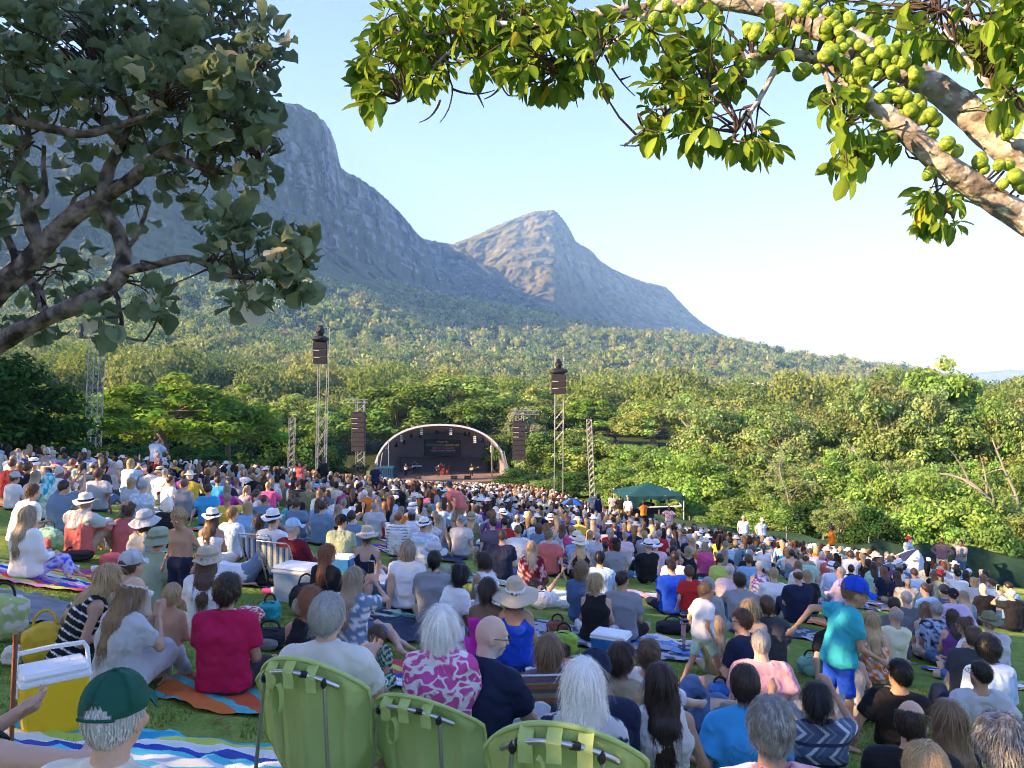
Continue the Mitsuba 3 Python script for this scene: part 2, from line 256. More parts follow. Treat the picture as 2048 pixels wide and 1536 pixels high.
# ---------------------------------------------------------------- figures: a skeleton, smooth distance fields round it, one surface per body and garment
def surface_nets(D, o, h):
    S = D < 0; nx, ny, nz = D.shape
    c = [S[i:nx - 1 + i, j:ny - 1 + j, k:nz - 1 + k] for i in (0, 1) for j in (0, 1) for k in (0, 1)]
    su = sum(x.astype(np.int8) for x in c); act = (su > 0) & (su < 8)
    I = np.argwhere(act); n = len(I)
    if n == 0: return np.zeros((0, 3)), np.zeros((0, 3), int)
    ids = np.full(act.shape, -1, np.int32); ids[act] = np.arange(n)
    val = {(i, j, k): D[I[:, 0] + i, I[:, 1] + j, I[:, 2] + k] for i in (0, 1) for j in (0, 1) for k in (0, 1)}
    acc, cnt = np.zeros((n, 3)), np.zeros(n)
    for ax in range(3):
        for p in (0, 1):
            for q in (0, 1):
                e = [p, q]; e.insert(ax, 0); a = val[tuple(e)]; e[ax] = 1; b = val[tuple(e)]; m = (a < 0) != (b < 0)
                t = np.where(m, a / np.where(m, a - b, 1), 0); pos = np.tile(np.array(e, float), (n, 1)); pos[:, ax] = t
                acc += pos * m[:, None]; cnt += m
    V = o + (I + acc / cnt[:, None]) * h; Q = []
    for ax in range(3):
        sl0 = [slice(1, -1)] * 3; sl1 = [slice(1, -1)] * 3; sl0[ax] = slice(0, -1); sl1[ax] = slice(1, None)
        a, b = S[tuple(sl0)], S[tuple(sl1)]; m = a != b; E = np.argwhere(m); fl = a[m]
        base = E + [0 if d == ax else 1 for d in range(3)]; u, w = [d for d in range(3) if d != ax]
        def cell(du, dw):
            k = base.copy(); k[:, u] -= du; k[:, w] -= dw; return ids[k[:, 0], k[:, 1], k[:, 2]]
        q = np.stack([cell(0, 0), cell(1, 0), cell(1, 1), cell(0, 1)], 1)
        if ax == 1: q = q[:, ::-1]
        q[~fl] = q[~fl][:, ::-1]
        Q.append(q)
    Q = np.vstack(Q); Q = Q[(Q >= 0).all(1)]; Q = Q[:, ::-1]
    return V, np.vstack([Q[:, [0, 1, 2]], Q[:, [0, 2, 3]]])[:, ::-1]
class Field:
    """round cones and ellipsoids joined smoothly; each may be cut by planes (n, o): keep n.p < o"""
    def __init__(s): s.p = []
    def cone(s, a, b, ra, rb=None, k=.03, cuts=()): s.p.append(('c', np.array(a, float), np.array(b, float), ra, ra if rb is None else rb, k, cuts)); return s
    def ell(s, c, r, R=None, k=.02, cuts=(), sub=False): s.p.append(('s' if sub else 'e', np.array(c, float), np.array(r, float), np.eye(3) if R is None else R, 0, k, cuts)); return s
    def mesh(s, h, cuts=(), pad=.0):
        lo, hi = [], []
        for q in s.p:
            if q[0] == 's': continue
            r = max(q[3], q[4]) if q[0] == 'c' else q[2].max()
            pts = [q[1], q[2]] if q[0] == 'c' else [q[1]]
            lo.append(np.min(pts, 0) - r); hi.append(np.max(pts, 0) + r)
        lo, hi = np.min(lo, 0) - 3 * h, np.max(hi, 0) + 3 * h
        n = np.ceil((hi - lo) / h).astype(int) + 1; D = np.full(n, 1.0, np.float32)
        ax = [lo[i] + np.arange(n[i]) * h for i in range(3)]
        for q in s.p:
            kind, k = q[0], q[5]; m = k + 2.5 * h
            if kind == 'c': l, u = np.minimum(q[1] - q[3], q[2] - q[4]) - m, np.maximum(q[1] + q[3], q[2] + q[4]) + m
            else: l, u = q[1] - q[2].max() - m, q[1] + q[2].max() + m
            i0 = np.clip(np.floor((l - lo) / h).astype(int), 0, n - 1); i1 = np.clip(np.ceil((u - lo) / h).astype(int) + 1, 1, n)
            g = [ax[i][i0[i]:i1[i]] for i in range(3)]
            if kind == 'c':
                ba = q[2] - q[1]; L = ba @ ba + 1e-12
                X, Y, Z = g[0][:, None, None] - q[1][0], g[1][None, :, None] - q[1][1], g[2][None, None, :] - q[1][2]
                t = np.clip((X * ba[0] + Y * ba[1] + Z * ba[2]) / L, 0, 1)
                d = np.sqrt((X - t * ba[0]) ** 2 + (Y - t * ba[1]) ** 2 + (Z - t * ba[2]) ** 2) - (q[3] + t * (q[4] - q[3]))
            else:
                X, Y, Z = g[0][:, None, None] - q[1][0], g[1][None, :, None] - q[1][1], g[2][None, None, :] - q[1][2]; R, r = q[3], q[2]
                A = [(X * R[0, i] + Y * R[1, i] + Z * R[2, i]) for i in range(3)]
                k0 = np.sqrt(sum((A[i] / r[i]) ** 2 for i in range(3))); k1 = np.sqrt(sum((A[i] / r[i] ** 2) ** 2 for i in range(3))) + 1e-9
                d = k0 * (k0 - 1) / k1
            for nn, oo in q[6]: d = np.maximum(d, g[0][:, None, None] * nn[0] + g[1][None, :, None] * nn[1] + g[2][None, None, :] * nn[2] - oo)
            S = D[i0[0]:i1[0], i0[1]:i1[1], i0[2]:i1[2]]
            if kind == 's':
                kk = np.clip(.5 - .5 * (S + d) / k, 0, 1); S[...] = S * (1 - kk) - d * kk + k * kk * (1 - kk); continue
            kk = np.clip(.5 + .5 * (S - d) / k, 0, 1); S[...] = S * (1 - kk) + d * kk - k * kk * (1 - kk)
        for nn, oo in cuts: D = np.maximum(D, (ax[0][:, None, None] * nn[0] + ax[1][None, :, None] * nn[1] + ax[2][None, None, :] * nn[2] - oo).astype(np.float32))
        D[0], D[-1], D[:, 0], D[:, -1], D[:, :, 0], D[:, :, -1] = 1, 1, 1, 1, 1, 1
        return surface_nets(D, lo, h)
def ik(a, c, l1, l2, hint):
    a, c, hint = (np.array(v, float) for v in (a, c, hint)); d = c - a; L = np.linalg.norm(d)
    if L > (l1 + l2) * .995: c = a + d * (l1 + l2) * .995 / L; d = c - a; L = np.linalg.norm(d)
    if L < abs(l1 - l2) + .02: L = abs(l1 - l2) + .02
    u = d / (np.linalg.norm(d) + 1e-9); x = (l1 ** 2 - l2 ** 2 + L ** 2) / (2 * L); y = math.sqrt(max(l1 ** 2 - x ** 2, 1e-6))
    w = hint - u * (hint @ u); w /= np.linalg.norm(w) + 1e-9
    return a + u * x + w * y, c
def Rx(a): c, s = math.cos(a), math.sin(a); return np.array([[1, 0, 0], [0, c, -s], [0, s, c]])
def Ry(a): c, s = math.cos(a), math.sin(a); return np.array([[c, 0, s], [0, 1, 0], [-s, 0, c]])
# legs: right and left ankle, knee hints, pelvis height, lean (degrees, forward +), slouch
LEGS = {
    'cross': dict(pz=.11, an=((-.13, .30, .06), (.13, .36, .07)), kn=((1, .35, .12), (-1, .35, .12)), lean=6, sl=10, ft=(1, .2, -.1)),
    'knees': dict(pz=.11, an=((.11, .50, .06), (-.12, .53, .06)), kn=((.15, .2, 1), (-.15, .2, 1)), lean=8, sl=16),
    'long': dict(pz=.11, an=((.10, .80, .07), (-.10, .82, .07)), kn=((0, .1, 1), (0, .1, 1)), lean=-3, sl=8),
    'back': dict(pz=.11, an=((.12, .72, .07), (-.10, .60, .06)), kn=((.1, .1, 1), (-.1, .1, 1)), lean=-22, sl=8),
    'side': dict(pz=.11, an=((.46, .20, .06), (.40, .36, .06)), kn=((.2, 1, .15), (.1, 1, .3)), lean=2, sl=6, ft=(1, -.2, -.1)),
    'sidel': dict(pz=.11, an=((-.40, .36, .06), (-.46, .20, .06)), kn=((-.1, 1, .3), (-.2, 1, .15)), lean=2, sl=6, ft=(-1, -.2, -.1)),
    'kneel': dict(pz=.24, an=((.09, -.17, .07), (-.09, -.17, .07)), kn=((.15, 1, -.25), (-.15, 1, -.25)), lean=8, sl=6, ft=(0, -1, -.1)),
    'chair': dict(pz=.42, an=((.12, .50, .08), (-.12, .50, .08)), kn=((.05, .6, 1), (-.05, .6, 1)), lean=-4, sl=10),
    'low': dict(pz=.25, an=((.12, .66, .07), (-.12, .68, .07)), kn=((.05, .3, 1), (-.05, .3, 1)), lean=-8, sl=12),
    'lie': dict(pz=.11, an=((.13, .46, .06), (-.12, .40, .06)), kn=((.1, .1, 1), (-.1, .1, 1)), lean=-78, sl=2),
    'lieflat': dict(pz=.11, an=((.10, .84, .07), (-.10, .84, .07)), kn=((0, .1, 1), (0, .1, 1)), lean=-84, sl=0),
    'stand': dict(pz=.91, an=((.10, 0, .08), (-.10, .03, .08)), kn=((.05, 1, 0), (-.05, 1, 0)), lean=0, sl=3),
    'walk': dict(pz=.90, an=((.09, .30, .09), (-.09, -.34, .14)), kn=((.02, 1, .1), (0, 1, .1)), lean=5, sl=3),
    'bend': dict(pz=.86, an=((.12, 0, .08), (-.12, .05, .08)), kn=((.05, 1, 0), (-.05, 1, 0)), lean=62, sl=16),
}
ARMS = {  # right hand, left hand from the pelvis on the ground frame; elbow hints; 'c' entries are taken from the chest instead
    'lap': (((.10, .30, .16), (.55, -.6, -.9)), ((-.08, .32, .16), (-.55, -.6, -.9))), 'knees': (((.05, .44, .34), (1, -.2, -.5)), ((-.05, .46, .32), (-1, -.2, -.5))),
    'prop': (((.30, -.26, -.07), (.6, -1, .2)), ((-.30, -.26, -.07), (-.6, -1, .2))), 'propr': (((.34, -.18, -.07), (.6, -1, .2)), ((-.10, .32, .2), (-.55, -.6, -.9))), 'propl': (((.10, .32, .2), (.55, -.6, -.9)), ((-.34, -.18, -.07), (-.6, -1, .2))),
    'side': (((.27, .06, -.05), (.5, -1, 0)), ((-.27, .06, -.05), (-.5, -1, 0))), 'hang': (((.25, .04, -.02), (.3, -1, 0)), ((-.25, .04, -.02), (-.3, -1, 0))),
    'clap': (((.03, .36, .42), (.4, .1, -1)), ((-.03, .37, .42), (-.4, .1, -1))), 'phone': (((.04, .36, .56), (1, 0, -.7)), ((-.04, .36, .54), (-1, 0, -.7))),
    'face': (((.05, .22, .56), (1, .3, -.8)), ((-.10, .32, .16), (-.55, -.6, -.9))), 'wave': (((.28, .16, .95), (1, 0, 0)), ((-.10, .32, .16), (-.55, -.6, -.9))), 'up': (((.16, .06, 1.12), (1, 0, 0)), ((-.16, .06, 1.12), (-1, 0, 0))),
    'head': (((.10, .02, .70), (1, .2, .1)), ((-.10, .02, .70), (-1, .2, .1))), 'hips': (((.17, .04, .10), (1, -.6, .2)), ((-.17, .04, .10), (-1, -.6, .2))), 'cap': (((.30, .30, .30), (1, -.2, -.6)), ((-.30, .30, .30), (-1, -.2, -.6))), 'fold': (((-.12, .2, .30), (1, .2, -.4)), ((.12, .2, .30), (-1, .2, -.4))),
}
class Fig:
    def __init__(s, legs='cross', arms='lap', lean=None, sl=None, tilt=0, hy=0, hp=0, hr=0, fem=False, seat=0, an=None, kn=None, ha=None, fat=1.0, kid=False, twist=0, ft=None):
        L = {**LEGS[legs]}; lean = L['lean'] if lean is None else lean; sl = L['sl'] if sl is None else sl
        s.fem, s.fat, s.kid, s.legs = fem, fat, kid, legs; r = math.radians
        J = s.J = {}; pz = L['pz'] + seat; J['pel'] = np.array([0, 0, pz]); up = lambda a: Ry(r(tilt)) @ np.array([0, math.sin(r(a)), math.cos(r(a))])
        J['waist'] = J['pel'] + up(lean - sl) * .155; J['chest'] = J['waist'] + up(lean) * .175; J['neck'] = J['chest'] + up(lean + sl) * .175
        s.Rt = Ry(r(tilt)) @ Rx(-r(lean + sl * .5)) @ rotz(r(twist)); s.Rc = s.Rt
        sw = (.148 if fem else .172) * (.92 if kid else 1)
        for sg, n in ((1, 'r'), (-1, 'l')): J['sh' + n] = J['neck'] + s.Rt @ np.array([sg * sw, -.005, -.066])
        ln = lean + sl
        J['head'] = J['neck'] + Ry(r(tilt + hr * .5)) @ Rx(-r(min(ln * .35 - hp * .3, 40))) @ np.array([0, .025, .155])
        s.Rh = Ry(r(tilt * .3 + hr)) @ rotz(r(hy)) @ Rx(r(hp)); s.hs = .96 if not kid else 1.24
        A = ARMS[arms] if isinstance(arms, str) else arms
        for (n, sg), (t, hint) in zip((('r', 1), ('l', -1)), A):
            t = np.array(t) + [0, 0, pz]
            if ha and n in ha: t = np.array(ha[n])
            J['el' + n], J['wr' + n] = ik(J['sh' + n], t, .285, .255, hint)
        for i, (n, sg) in enumerate((('r', 1), ('l', -1))):
            J['hip' + n] = J['pel'] + [sg * .088, .02, 0]
            a = np.array((an or L['an'])[i], float); J['kn' + n], J['an' + n] = ik(J['hip' + n], a, .425, .41, (kn or L['kn'])[i])
            sh = J['an' + n] - J['kn' + n]; f = np.array(ft[i] if ft else L.get('ft', (sg * .15, 1, -.1)), float)
            if legs in ('long', 'back') and ft is None: f = np.array([sg * .35, .35, .8])
            f -= 0 * sh; J['toe' + n] = J['an' + n] + f / np.linalg.norm(f) * .15
        s.top = J['head'] + s.Rh @ np.array([0, -.01, .125 * s.hs])
    def torso(s, F, e=0.0, k=.05, lo=True, cuts=()):
        J, f = s.J, s.fat; w = .92 if s.fem else 1.0; X = s.Rt @ np.array([1., 0, 0])
        if lo:
            for sg in (1, -1): F.cone(J['pel'] + np.array([1., 0, 0]) * sg * .065, J['pel'] + np.array([1., 0, 0]) * sg * .065 + [0, .03, -.005], .115 * f + e, k=k, cuts=cuts)
        for sg in (1, -1):
            F.cone(J['pel'] + X * sg * .058, J['waist'] + X * sg * (.045 if s.fem else .06) * f, .108 * f + e, (.088 if s.fem else .098) * f + e, k=k, cuts=cuts)
            F.cone(J['waist'] + X * sg * (.045 if s.fem else .06) * f, J['chest'] + X * sg * .072 * w, (.088 if s.fem else .098) * f + e, .100 * f + e, k=k, cuts=cuts)
            F.cone(J['chest'] + X * sg * .072 * w, J['neck'] + X * sg * .10 * w + s.Rt @ np.array([0, -.01, -.07]), .100 * f + e, .062 + e, k=k, cuts=cuts)
            F.cone(J['neck'] + s.Rt @ np.array([sg * .03, -.015, -.03]), J['sh' + 'rl'[sg < 0]], .052 + e, .046 + e * .7, k=k, cuts=cuts)
            if s.fem: F.ell(J['chest'] + s.Rt @ np.array([sg * .075, .085, .03]), [.062 + e] * 3, k=k, cuts=cuts)
    def body(s, h, fingers=False):
        J, F, R = s.J, Field(), s.Rh; s.torso(F); thin = .86 if s.fem else 1.0; thin *= (.9 if s.kid else 1) * (s.fat ** .7)
        F.cone(J['neck'] + s.Rt @ np.array([0, -.005, -.02]), J['head'] + R @ np.array([0, -.02, -.05]), .054 * thin, .050 * thin, k=.03)
        hs = s.hs; E = lambda c, r, k=.015, sub=False: F.ell(J['head'] + R @ (np.array(c) * hs), np.array(r) * hs, R, k=k, sub=sub)
        E((0, -.012, .022), (.075, .096, .102)); E((0, .034, -.042), (.056, .058, .068), .03); E((0, .062, -.088), (.026, .024, .02), .03)
        if h < .03:
            E((0, .098, -.008), (.013, .018, .028), .012); E((0, .108, -.026), (.017, .014, .013), .008)
            for sg in (1, -1): E((sg * .078, -.012, -.012), (.011, .023, .033), .008); E((sg * .044, .066, -.03), (.024, .022, .022), .02)
        if h < .02:
            E((0, .094, -.058), (.026, .010, .012), .008); E((0, .085, .036), (.05, .014, .012), .015)
            for sg in (1, -1): E((sg * .033, .101, .012), (.020, .012, .012), .012, True)
        for n, sg in (('r', 1), ('l', -1)):
            F.cone(J['sh' + n], J['el' + n], .050 * thin, .040 * thin, k=.03); F.cone(J['el' + n], J['wr' + n], .039 * thin, .026 * thin, k=.02)
            d = J['wr' + n] - J['el' + n]; d /= np.linalg.norm(d) + 1e-9; side = np.cross(d, [0, 0, 1.]) * sg; side = side / (np.linalg.norm(side) + 1e-9) if np.linalg.norm(side) > .1 else np.array([0, 1., 0])
            up = np.cross(side, d); w = J['wr' + n]; s.__dict__['hand' + n] = w + d * .10
            F.cone(w + d * .02, w + d * .075, .026, .034, k=.02)
            if fingers:
                for q in range(4):
                    o = (q - 1.5) * .021; b = w + d * .085 + side * o; ln = (.062, .074, .070, .052)[q]
                    m = b + d * ln * .55 - up * .012; F.cone(b, m, .0105, .010, k=.008); F.cone(m, m + d * ln * .32 - up * (.018 + .004 * q), .010, .0085, k=.006)
                b = w + d * .03 + side * -.028; F.cone(b, b + d * .035 - side * .026 - up * .012, .0125, .011, k=.01); F.cone(b + d * .035 - side * .026 - up * .012, b + d * .062 - side * .024 - up * .022, .011, .009, k=.006)
            else: F.cone(w + d * .075, w + d * .13 - up * .02, .034, .02, k=.02)
            F.cone(J['hip' + n], J['kn' + n], .083 * thin * s.fat, .056 * thin, k=.04); F.cone(J['kn' + n], J['an' + n], .055 * thin, .037 * thin, k=.02)
            ca = J['kn' + n] * .65 + J['an' + n] * .35; bk = np.cross(J['an' + n] - J['kn' + n], [1, 0, 0.]); bk /= np.linalg.norm(bk) + 1e-9
            F.ell(ca - bk * .0, [.056 * thin] * 3, k=.04)
            t = J['toe' + n] - J['an' + n]; t = t / (np.linalg.norm(t) + 1e-9); dn = (J['an' + n] - J['kn' + n]); dn = dn / np.linalg.norm(dn); dn = dn - t * (dn @ t) * .8
            F.cone(J['an' + n] - t * .03 + dn * .025, J['an' + n] + t * .15 + dn * .042, .034, .024, k=.03)
        return F.mesh(h)
    def top_mesh(s, h, kind='tee', slack=.019):
        """tee, long, tank, straps, strapless, polo, dress"""
        J, F = s.J, Field(); e = slack; X = s.Rt @ np.array([0, 0, 1.]); thin = (.86 if s.fem else 1.0) * (.9 if s.kid else 1) * (s.fat ** .7); cuts = []
        nk = J['neck'] + s.Rt @ np.array([0, .0, .0])
        if kind == 'strapless': o = X @ (J['chest'] + s.Rt @ np.array([0, 0, .045])); cuts.append((X, o))
        hem = J['pel'] + np.array([0, 0, -.05]); 
        s.torso(F, e, .05, lo=True)
        if kind in ('tank', 'straps'):
            for sg, n in ((1, 'r'), (-1, 'l')): F.ell(J['sh' + n] + s.Rt @ np.array([sg * .035, 0, 0]), [.085 if kind == 'tank' else .115] * 3, k=.006, sub=True)
            if kind == 'straps': F.ell(J['neck'] + s.Rt @ np.array([0, -.07, -.09]), [.10, .09, .15], s.Rt, k=.006, sub=True)
        elif kind != 'strapless':
            for n in 'rl':
                a, b, c = J['sh' + n], J['el' + n], J['wr' + n]; u = (b - a) / np.linalg.norm(b - a)
                if kind == 'long':
                    F.cone(a, b, .058 * thin + e * .8, .050 * thin + e * .8, k=.03); v = (c - b) / (np.linalg.norm(c - b) + 1e-9); F.cone(b, c, .048 * thin + e * .8, .034 * thin + e * .6, k=.025, cuts=[(v, v @ c - .01)])
                else: L = .72 if kind == 'polo' else .66; F.cone(a, b, .058 * thin + e * .9, .060 * thin + e, k=.03, cuts=[(u, u @ (a + u * .285 * L))])
        if kind == 'polo': F.cone(nk + s.Rt @ np.array([0, -.008, -.02]), nk + s.Rt @ np.array([0, .006, .05]), .066, .064, k=.01, cuts=[(X, X @ (nk + X * .035))])
        if kind == 'dress':
            for n in 'rl':
                a, b = J['hip' + n], J['kn' + n]; F.cone(a, b, .10 * s.fat + e, .085 + e, k=.09); F.cone(J['pel'], b, .10, .07, k=.09)
            F.cone(J['knr'], J['knl'], .08, .08, k=.08); F.cone(J['pel'] + [-.13, -.04, -.04], J['pel'] + [.13, -.04, -.04], .10, .10, k=.09)
        if kind != 'strapless': F.ell(nk + s.Rt @ np.array([0, .012, .018]), [.068, .07, .05] if kind not in ('tank', 'straps') else [.085, .10, .075], s.Rt, k=.006, sub=True) if kind != 'polo' else None
        if kind != 'dress':
            d = X * .3 + np.array([0, 0, .7]); d /= np.linalg.norm(d); cuts.append((-d, -(d @ hem)))
        return F.mesh(h, cuts)
    def bottom_mesh(s, h, kind='shorts'):
        J, F, e = s.J, Field(), .009; thin = (.88 if s.fem else 1.0) * (.9 if s.kid else 1)
        for sg in (1, -1): F.cone(J['pel'] + [sg * .065, 0, 0], J['pel'] + [sg * .065, .03, -.005], .115 * s.fat + e, k=.04)
        F.cone(J['pel'] + [.05, 0, .05], J['pel'] + [-.05, 0, .05], .105 * s.fat + e, k=.04)
        for n in 'rl':
            a, b, c = J['hip' + n], J['kn' + n], J['an' + n]; u = (b - a) / np.linalg.norm(b - a)
            if kind == 'shorts': F.cone(a, b, .088 * thin * s.fat + e, .072 * thin + e, k=.04, cuts=[(u, u @ (a + u * .36))])
            else:
                F.cone(a, b, .086 * thin * s.fat + e, .062 * thin + e, k=.04); v = (c - b) / (np.linalg.norm(c - b) + 1e-9); F.cone(b, c, .060 * thin + e, .046 * thin + e, k=.02, cuts=[(v, v @ c - .01)])
        return F.mesh(h)
    def hair_mesh(s, h, style):
        """short, crop, ring, bob, long, pony, bun, curly, updo"""
        J, F, R, q = s.J, Field(), s.Rh, s.hs; P = lambda *c: J['head'] + R @ (np.array(c) * q)
        zc = lambda a, b, c: (R @ np.array([a, b, c]))
        pl = lambda y1, z1, y2, z2: _plane(P(0, y1, z1), R, y1, z1, y2, z2)
        t = {'crop': .007, 'ring': .008, 'short': .014, 'curly': .026, 'afro': .05}.get(style, .015)
        keep = pl(.088, .066, -.085, -.075) if style in ('short', 'crop', 'curly', 'ring', 'bun', 'pony', 'afro') else pl(.084, .062, -.03, -.16)
        cuts = [keep]
        if style == 'ring': cuts.append((R @ np.array([0, .42, 1.]), (R @ np.array([0, .42, 1.])) @ P(0, -.01, .062)))
        F.ell(P(0, -.014, .022), np.array([.075 + t, .096 + t, .102 + t]) * q, R, k=.01, cuts=cuts)
        g = np.array([0, 0, -1.]); back = R @ np.array([0, -1., 0]); fr = [(R @ np.array([0, 1., 0]), (R @ np.array([0, 1., 0])) @ P(0, .035, 0))]
        if style in ('bob', 'long', 'wavy'):
            for sg in (1, -1): F.cone(P(sg * .052, -.02, .02), P(sg * .058, -.025, -.085), .046 * q, .040 * q, k=.03, cuts=fr)
            F.cone(P(0, -.05, .02), P(0, -.05, -.10), .075 * q, .07 * q, k=.03, cuts=fr)
        if style in ('long', 'wavy'):
            n = P(0, -.055, -.08); m = J['neck'] + s.Rt @ np.array([0, -.085, -.06]); e = J['chest'] + s.Rt @ np.array([0, -.115, .02 if style == 'wavy' else -.06])
            sd = R @ np.array([1., 0, 0])
            for o in (-.045, 0, .045): F.cone(n + sd * o, m + sd * o * 1.15, .058, .045, k=.03); F.cone(m + sd * o * 1.15, e + sd * o * .8, .045, .026, k=.03)
        if style == 'pony': F.cone(P(0, -.10, .045), P(0, -.145, .03), .025, .034, k=.02).cone(P(0, -.145, .03), P(0, -.15, -.12), .036, .034, k=.02).cone(P(0, -.15, -.12), P(0, -.14, -.26), .034, .014, k=.02)
        if style == 'bun': F.ell(P(0, -.085, .10), [.05 * q] * 3, k=.012)
        if style == 'updo': F.ell(P(0, -.10, .03), np.array([.06, .045, .06]) * q, R, k=.02)
        if style == 'afro': F.ell(P(0, -.02, .05), np.array([.125, .125, .12]) * q, R, k=.02, cuts=[keep])
        return F.mesh(h)
def _plane(p0, R, y1, z1, y2, z2):
    n = R @ (np.array([0, (z1 - z2), -(y1 - y2)]) / math.hypot(z1 - z2, y1 - y2)); return (n, n @ p0)
def vnorm(v, f):
    n = np.zeros_like(v); c = np.cross(v[f[:, 1]] - v[f[:, 0]], v[f[:, 2]] - v[f[:, 0]])
    for k in range(3): np.add.at(n, f[:, k], c)
    return n / (np.linalg.norm(n, axis=1, keepdims=True) + 1e-12)
def strands(v, f, fig, n, length, seed, width=.0035, up=.004):
    g = np.random.default_rng(seed); N = vnorm(v, f); hl = (v - fig.J['head']) @ fig.Rh / fig.hs; ok = np.nonzero(~((hl[:, 1] > .03) & (hl[:, 2] < .085)))[0]; i = ok[g.integers(len(ok), size=n)]; p = v[i]; nn = N[i]; cr = fig.J['head'] + fig.Rh @ np.array([0, -.04, .1 * fig.hs])
    d0 = p - cr; d = d0 / (np.linalg.norm(d0, axis=1, keepdims=True) + 1e-6) * .6 + [0, 0, -1.0] + g.normal(0, .22, (n, 3)); d -= nn * (d * nn).sum(1, keepdims=True); d /= np.linalg.norm(d, axis=1, keepdims=True) + 1e-9
    side = np.cross(d, nn); L = length * (.5 + g.random((n, 1))); w = width * (.6 + .8 * g.random((n, 1))); P, S = [], 4
    for k in range(S):
        t = k / (S - 1); c = p + d * L * t + nn * (up * (1 + 1.2 * np.sin(t * 3)) ) - nn * t * t * L * .25 + np.array([0, 0, -1.]) * (t * t * L * .18); ww = w * (1 - t * .85)
        P += [c - side * ww, c + side * ww]
    V = np.stack(P, 1); base = (np.arange(n) * 2 * S)[:, None, None]; q = []
    for k in range(S - 1): q += [[2 * k, 2 * k + 1, 2 * k + 3], [2 * k, 2 * k + 3, 2 * k + 2]]
    return V.reshape(-1, 3), (np.array(q)[None] + base).reshape(-1, 3), np.repeat(.75 + .5 * g.random(n), 2 * S)
SKIN = {'fair': (.58, .36, .26), 'tan': (.46, .265, .175), 'olive': (.40, .24, .16), 'dark': (.115, .058, .036), 'brown': (.20, .105, .065), 'pale': (.66, .44, .34)}
HAIR = {'black': (.012, .010, .010), 'dark': (.035, .022, .016), 'brown': (.085, .048, .028), 'light': (.20, .125, .07), 'blond': (.42, .29, .15), 'ash': (.33, .25, .17), 'white': (.72, .70, .68), 'grey': (.32, .31, .31), 'salt': (.16, .15, .15), 'red': (.22, .08, .035), 'silver': (.5, .49, .49)}
CLO = {'dkgreen': (.015, .085, .06), 'white': (.78, .78, .80), 'cream': (.74, .68, .56), 'offwhite': (.68, .66, .62), 'black': (.018, .018, .022), 'charcoal': (.05, .052, .06), 'grey': (.28, .29, .32), 'lgrey': (.48, .49, .52), 'dgrey': (.12, .125, .14), 'navy': (.018, .025, .06), 'blue': (.03, .10, .42), 'royal': (.015, .07, .55), 'sky': (.25, .45, .72), 'lblue': (.42, .55, .75), 'denim': (.08, .14, .27), 'steel': (.16, .24, .36), 'teal': (.02, .30, .36), 'cyan': (.10, .55, .66), 'turq': (.04, .40, .50), 'azure': (.05, .33, .66),
       'red': (.50, .03, .03), 'crimson': (.50, .015, .085), 'coral': (.60, .15, .14), 'maroon': (.14, .015, .025), 'pink': (.72, .38, .44), 'palepink': (.76, .56, .60), 'hotpink': (.68, .10, .28), 'magenta': (.62, .03, .42), 'lilac': (.55, .45, .68), 'purple': (.16, .06, .25), 'plum': (.16, .11, .15), 'orange': (.78, .20, .02), 'rust': (.55, .12, .03), 'yellow': (.75, .55, .08), 'lime': (.48, .58, .14), 'green': (.06, .24, .10), 'olive': (.17, .19, .11), 'sage': (.32, .38, .26), 'mint': (.40, .62, .48), 'khaki': (.38, .32, .22), 'beige': (.52, .44, .33), 'brown': (.12, .07, .045), 'paleyel': (.62, .62, .44)}
def lathe(profile, n=28):
    p = np.array(profile, float); a = np.arange(n) * 2 * np.pi / n
    v = np.stack([p[:, None, 0] * np.cos(a), p[:, None, 0] * np.sin(a), np.repeat(p[:, 1:2], n, 1)], -1).reshape(-1, 3)
    i, j = np.meshgrid(np.arange(len(p) - 1), np.arange(n), indexing='ij'); A, B = i * n + j, i * n + (j + 1) % n
    return v, np.vstack([np.stack([A, B, B + n], -1).reshape(-1, 3), np.stack([A, B + n, A + n], -1).reshape(-1, 3)])
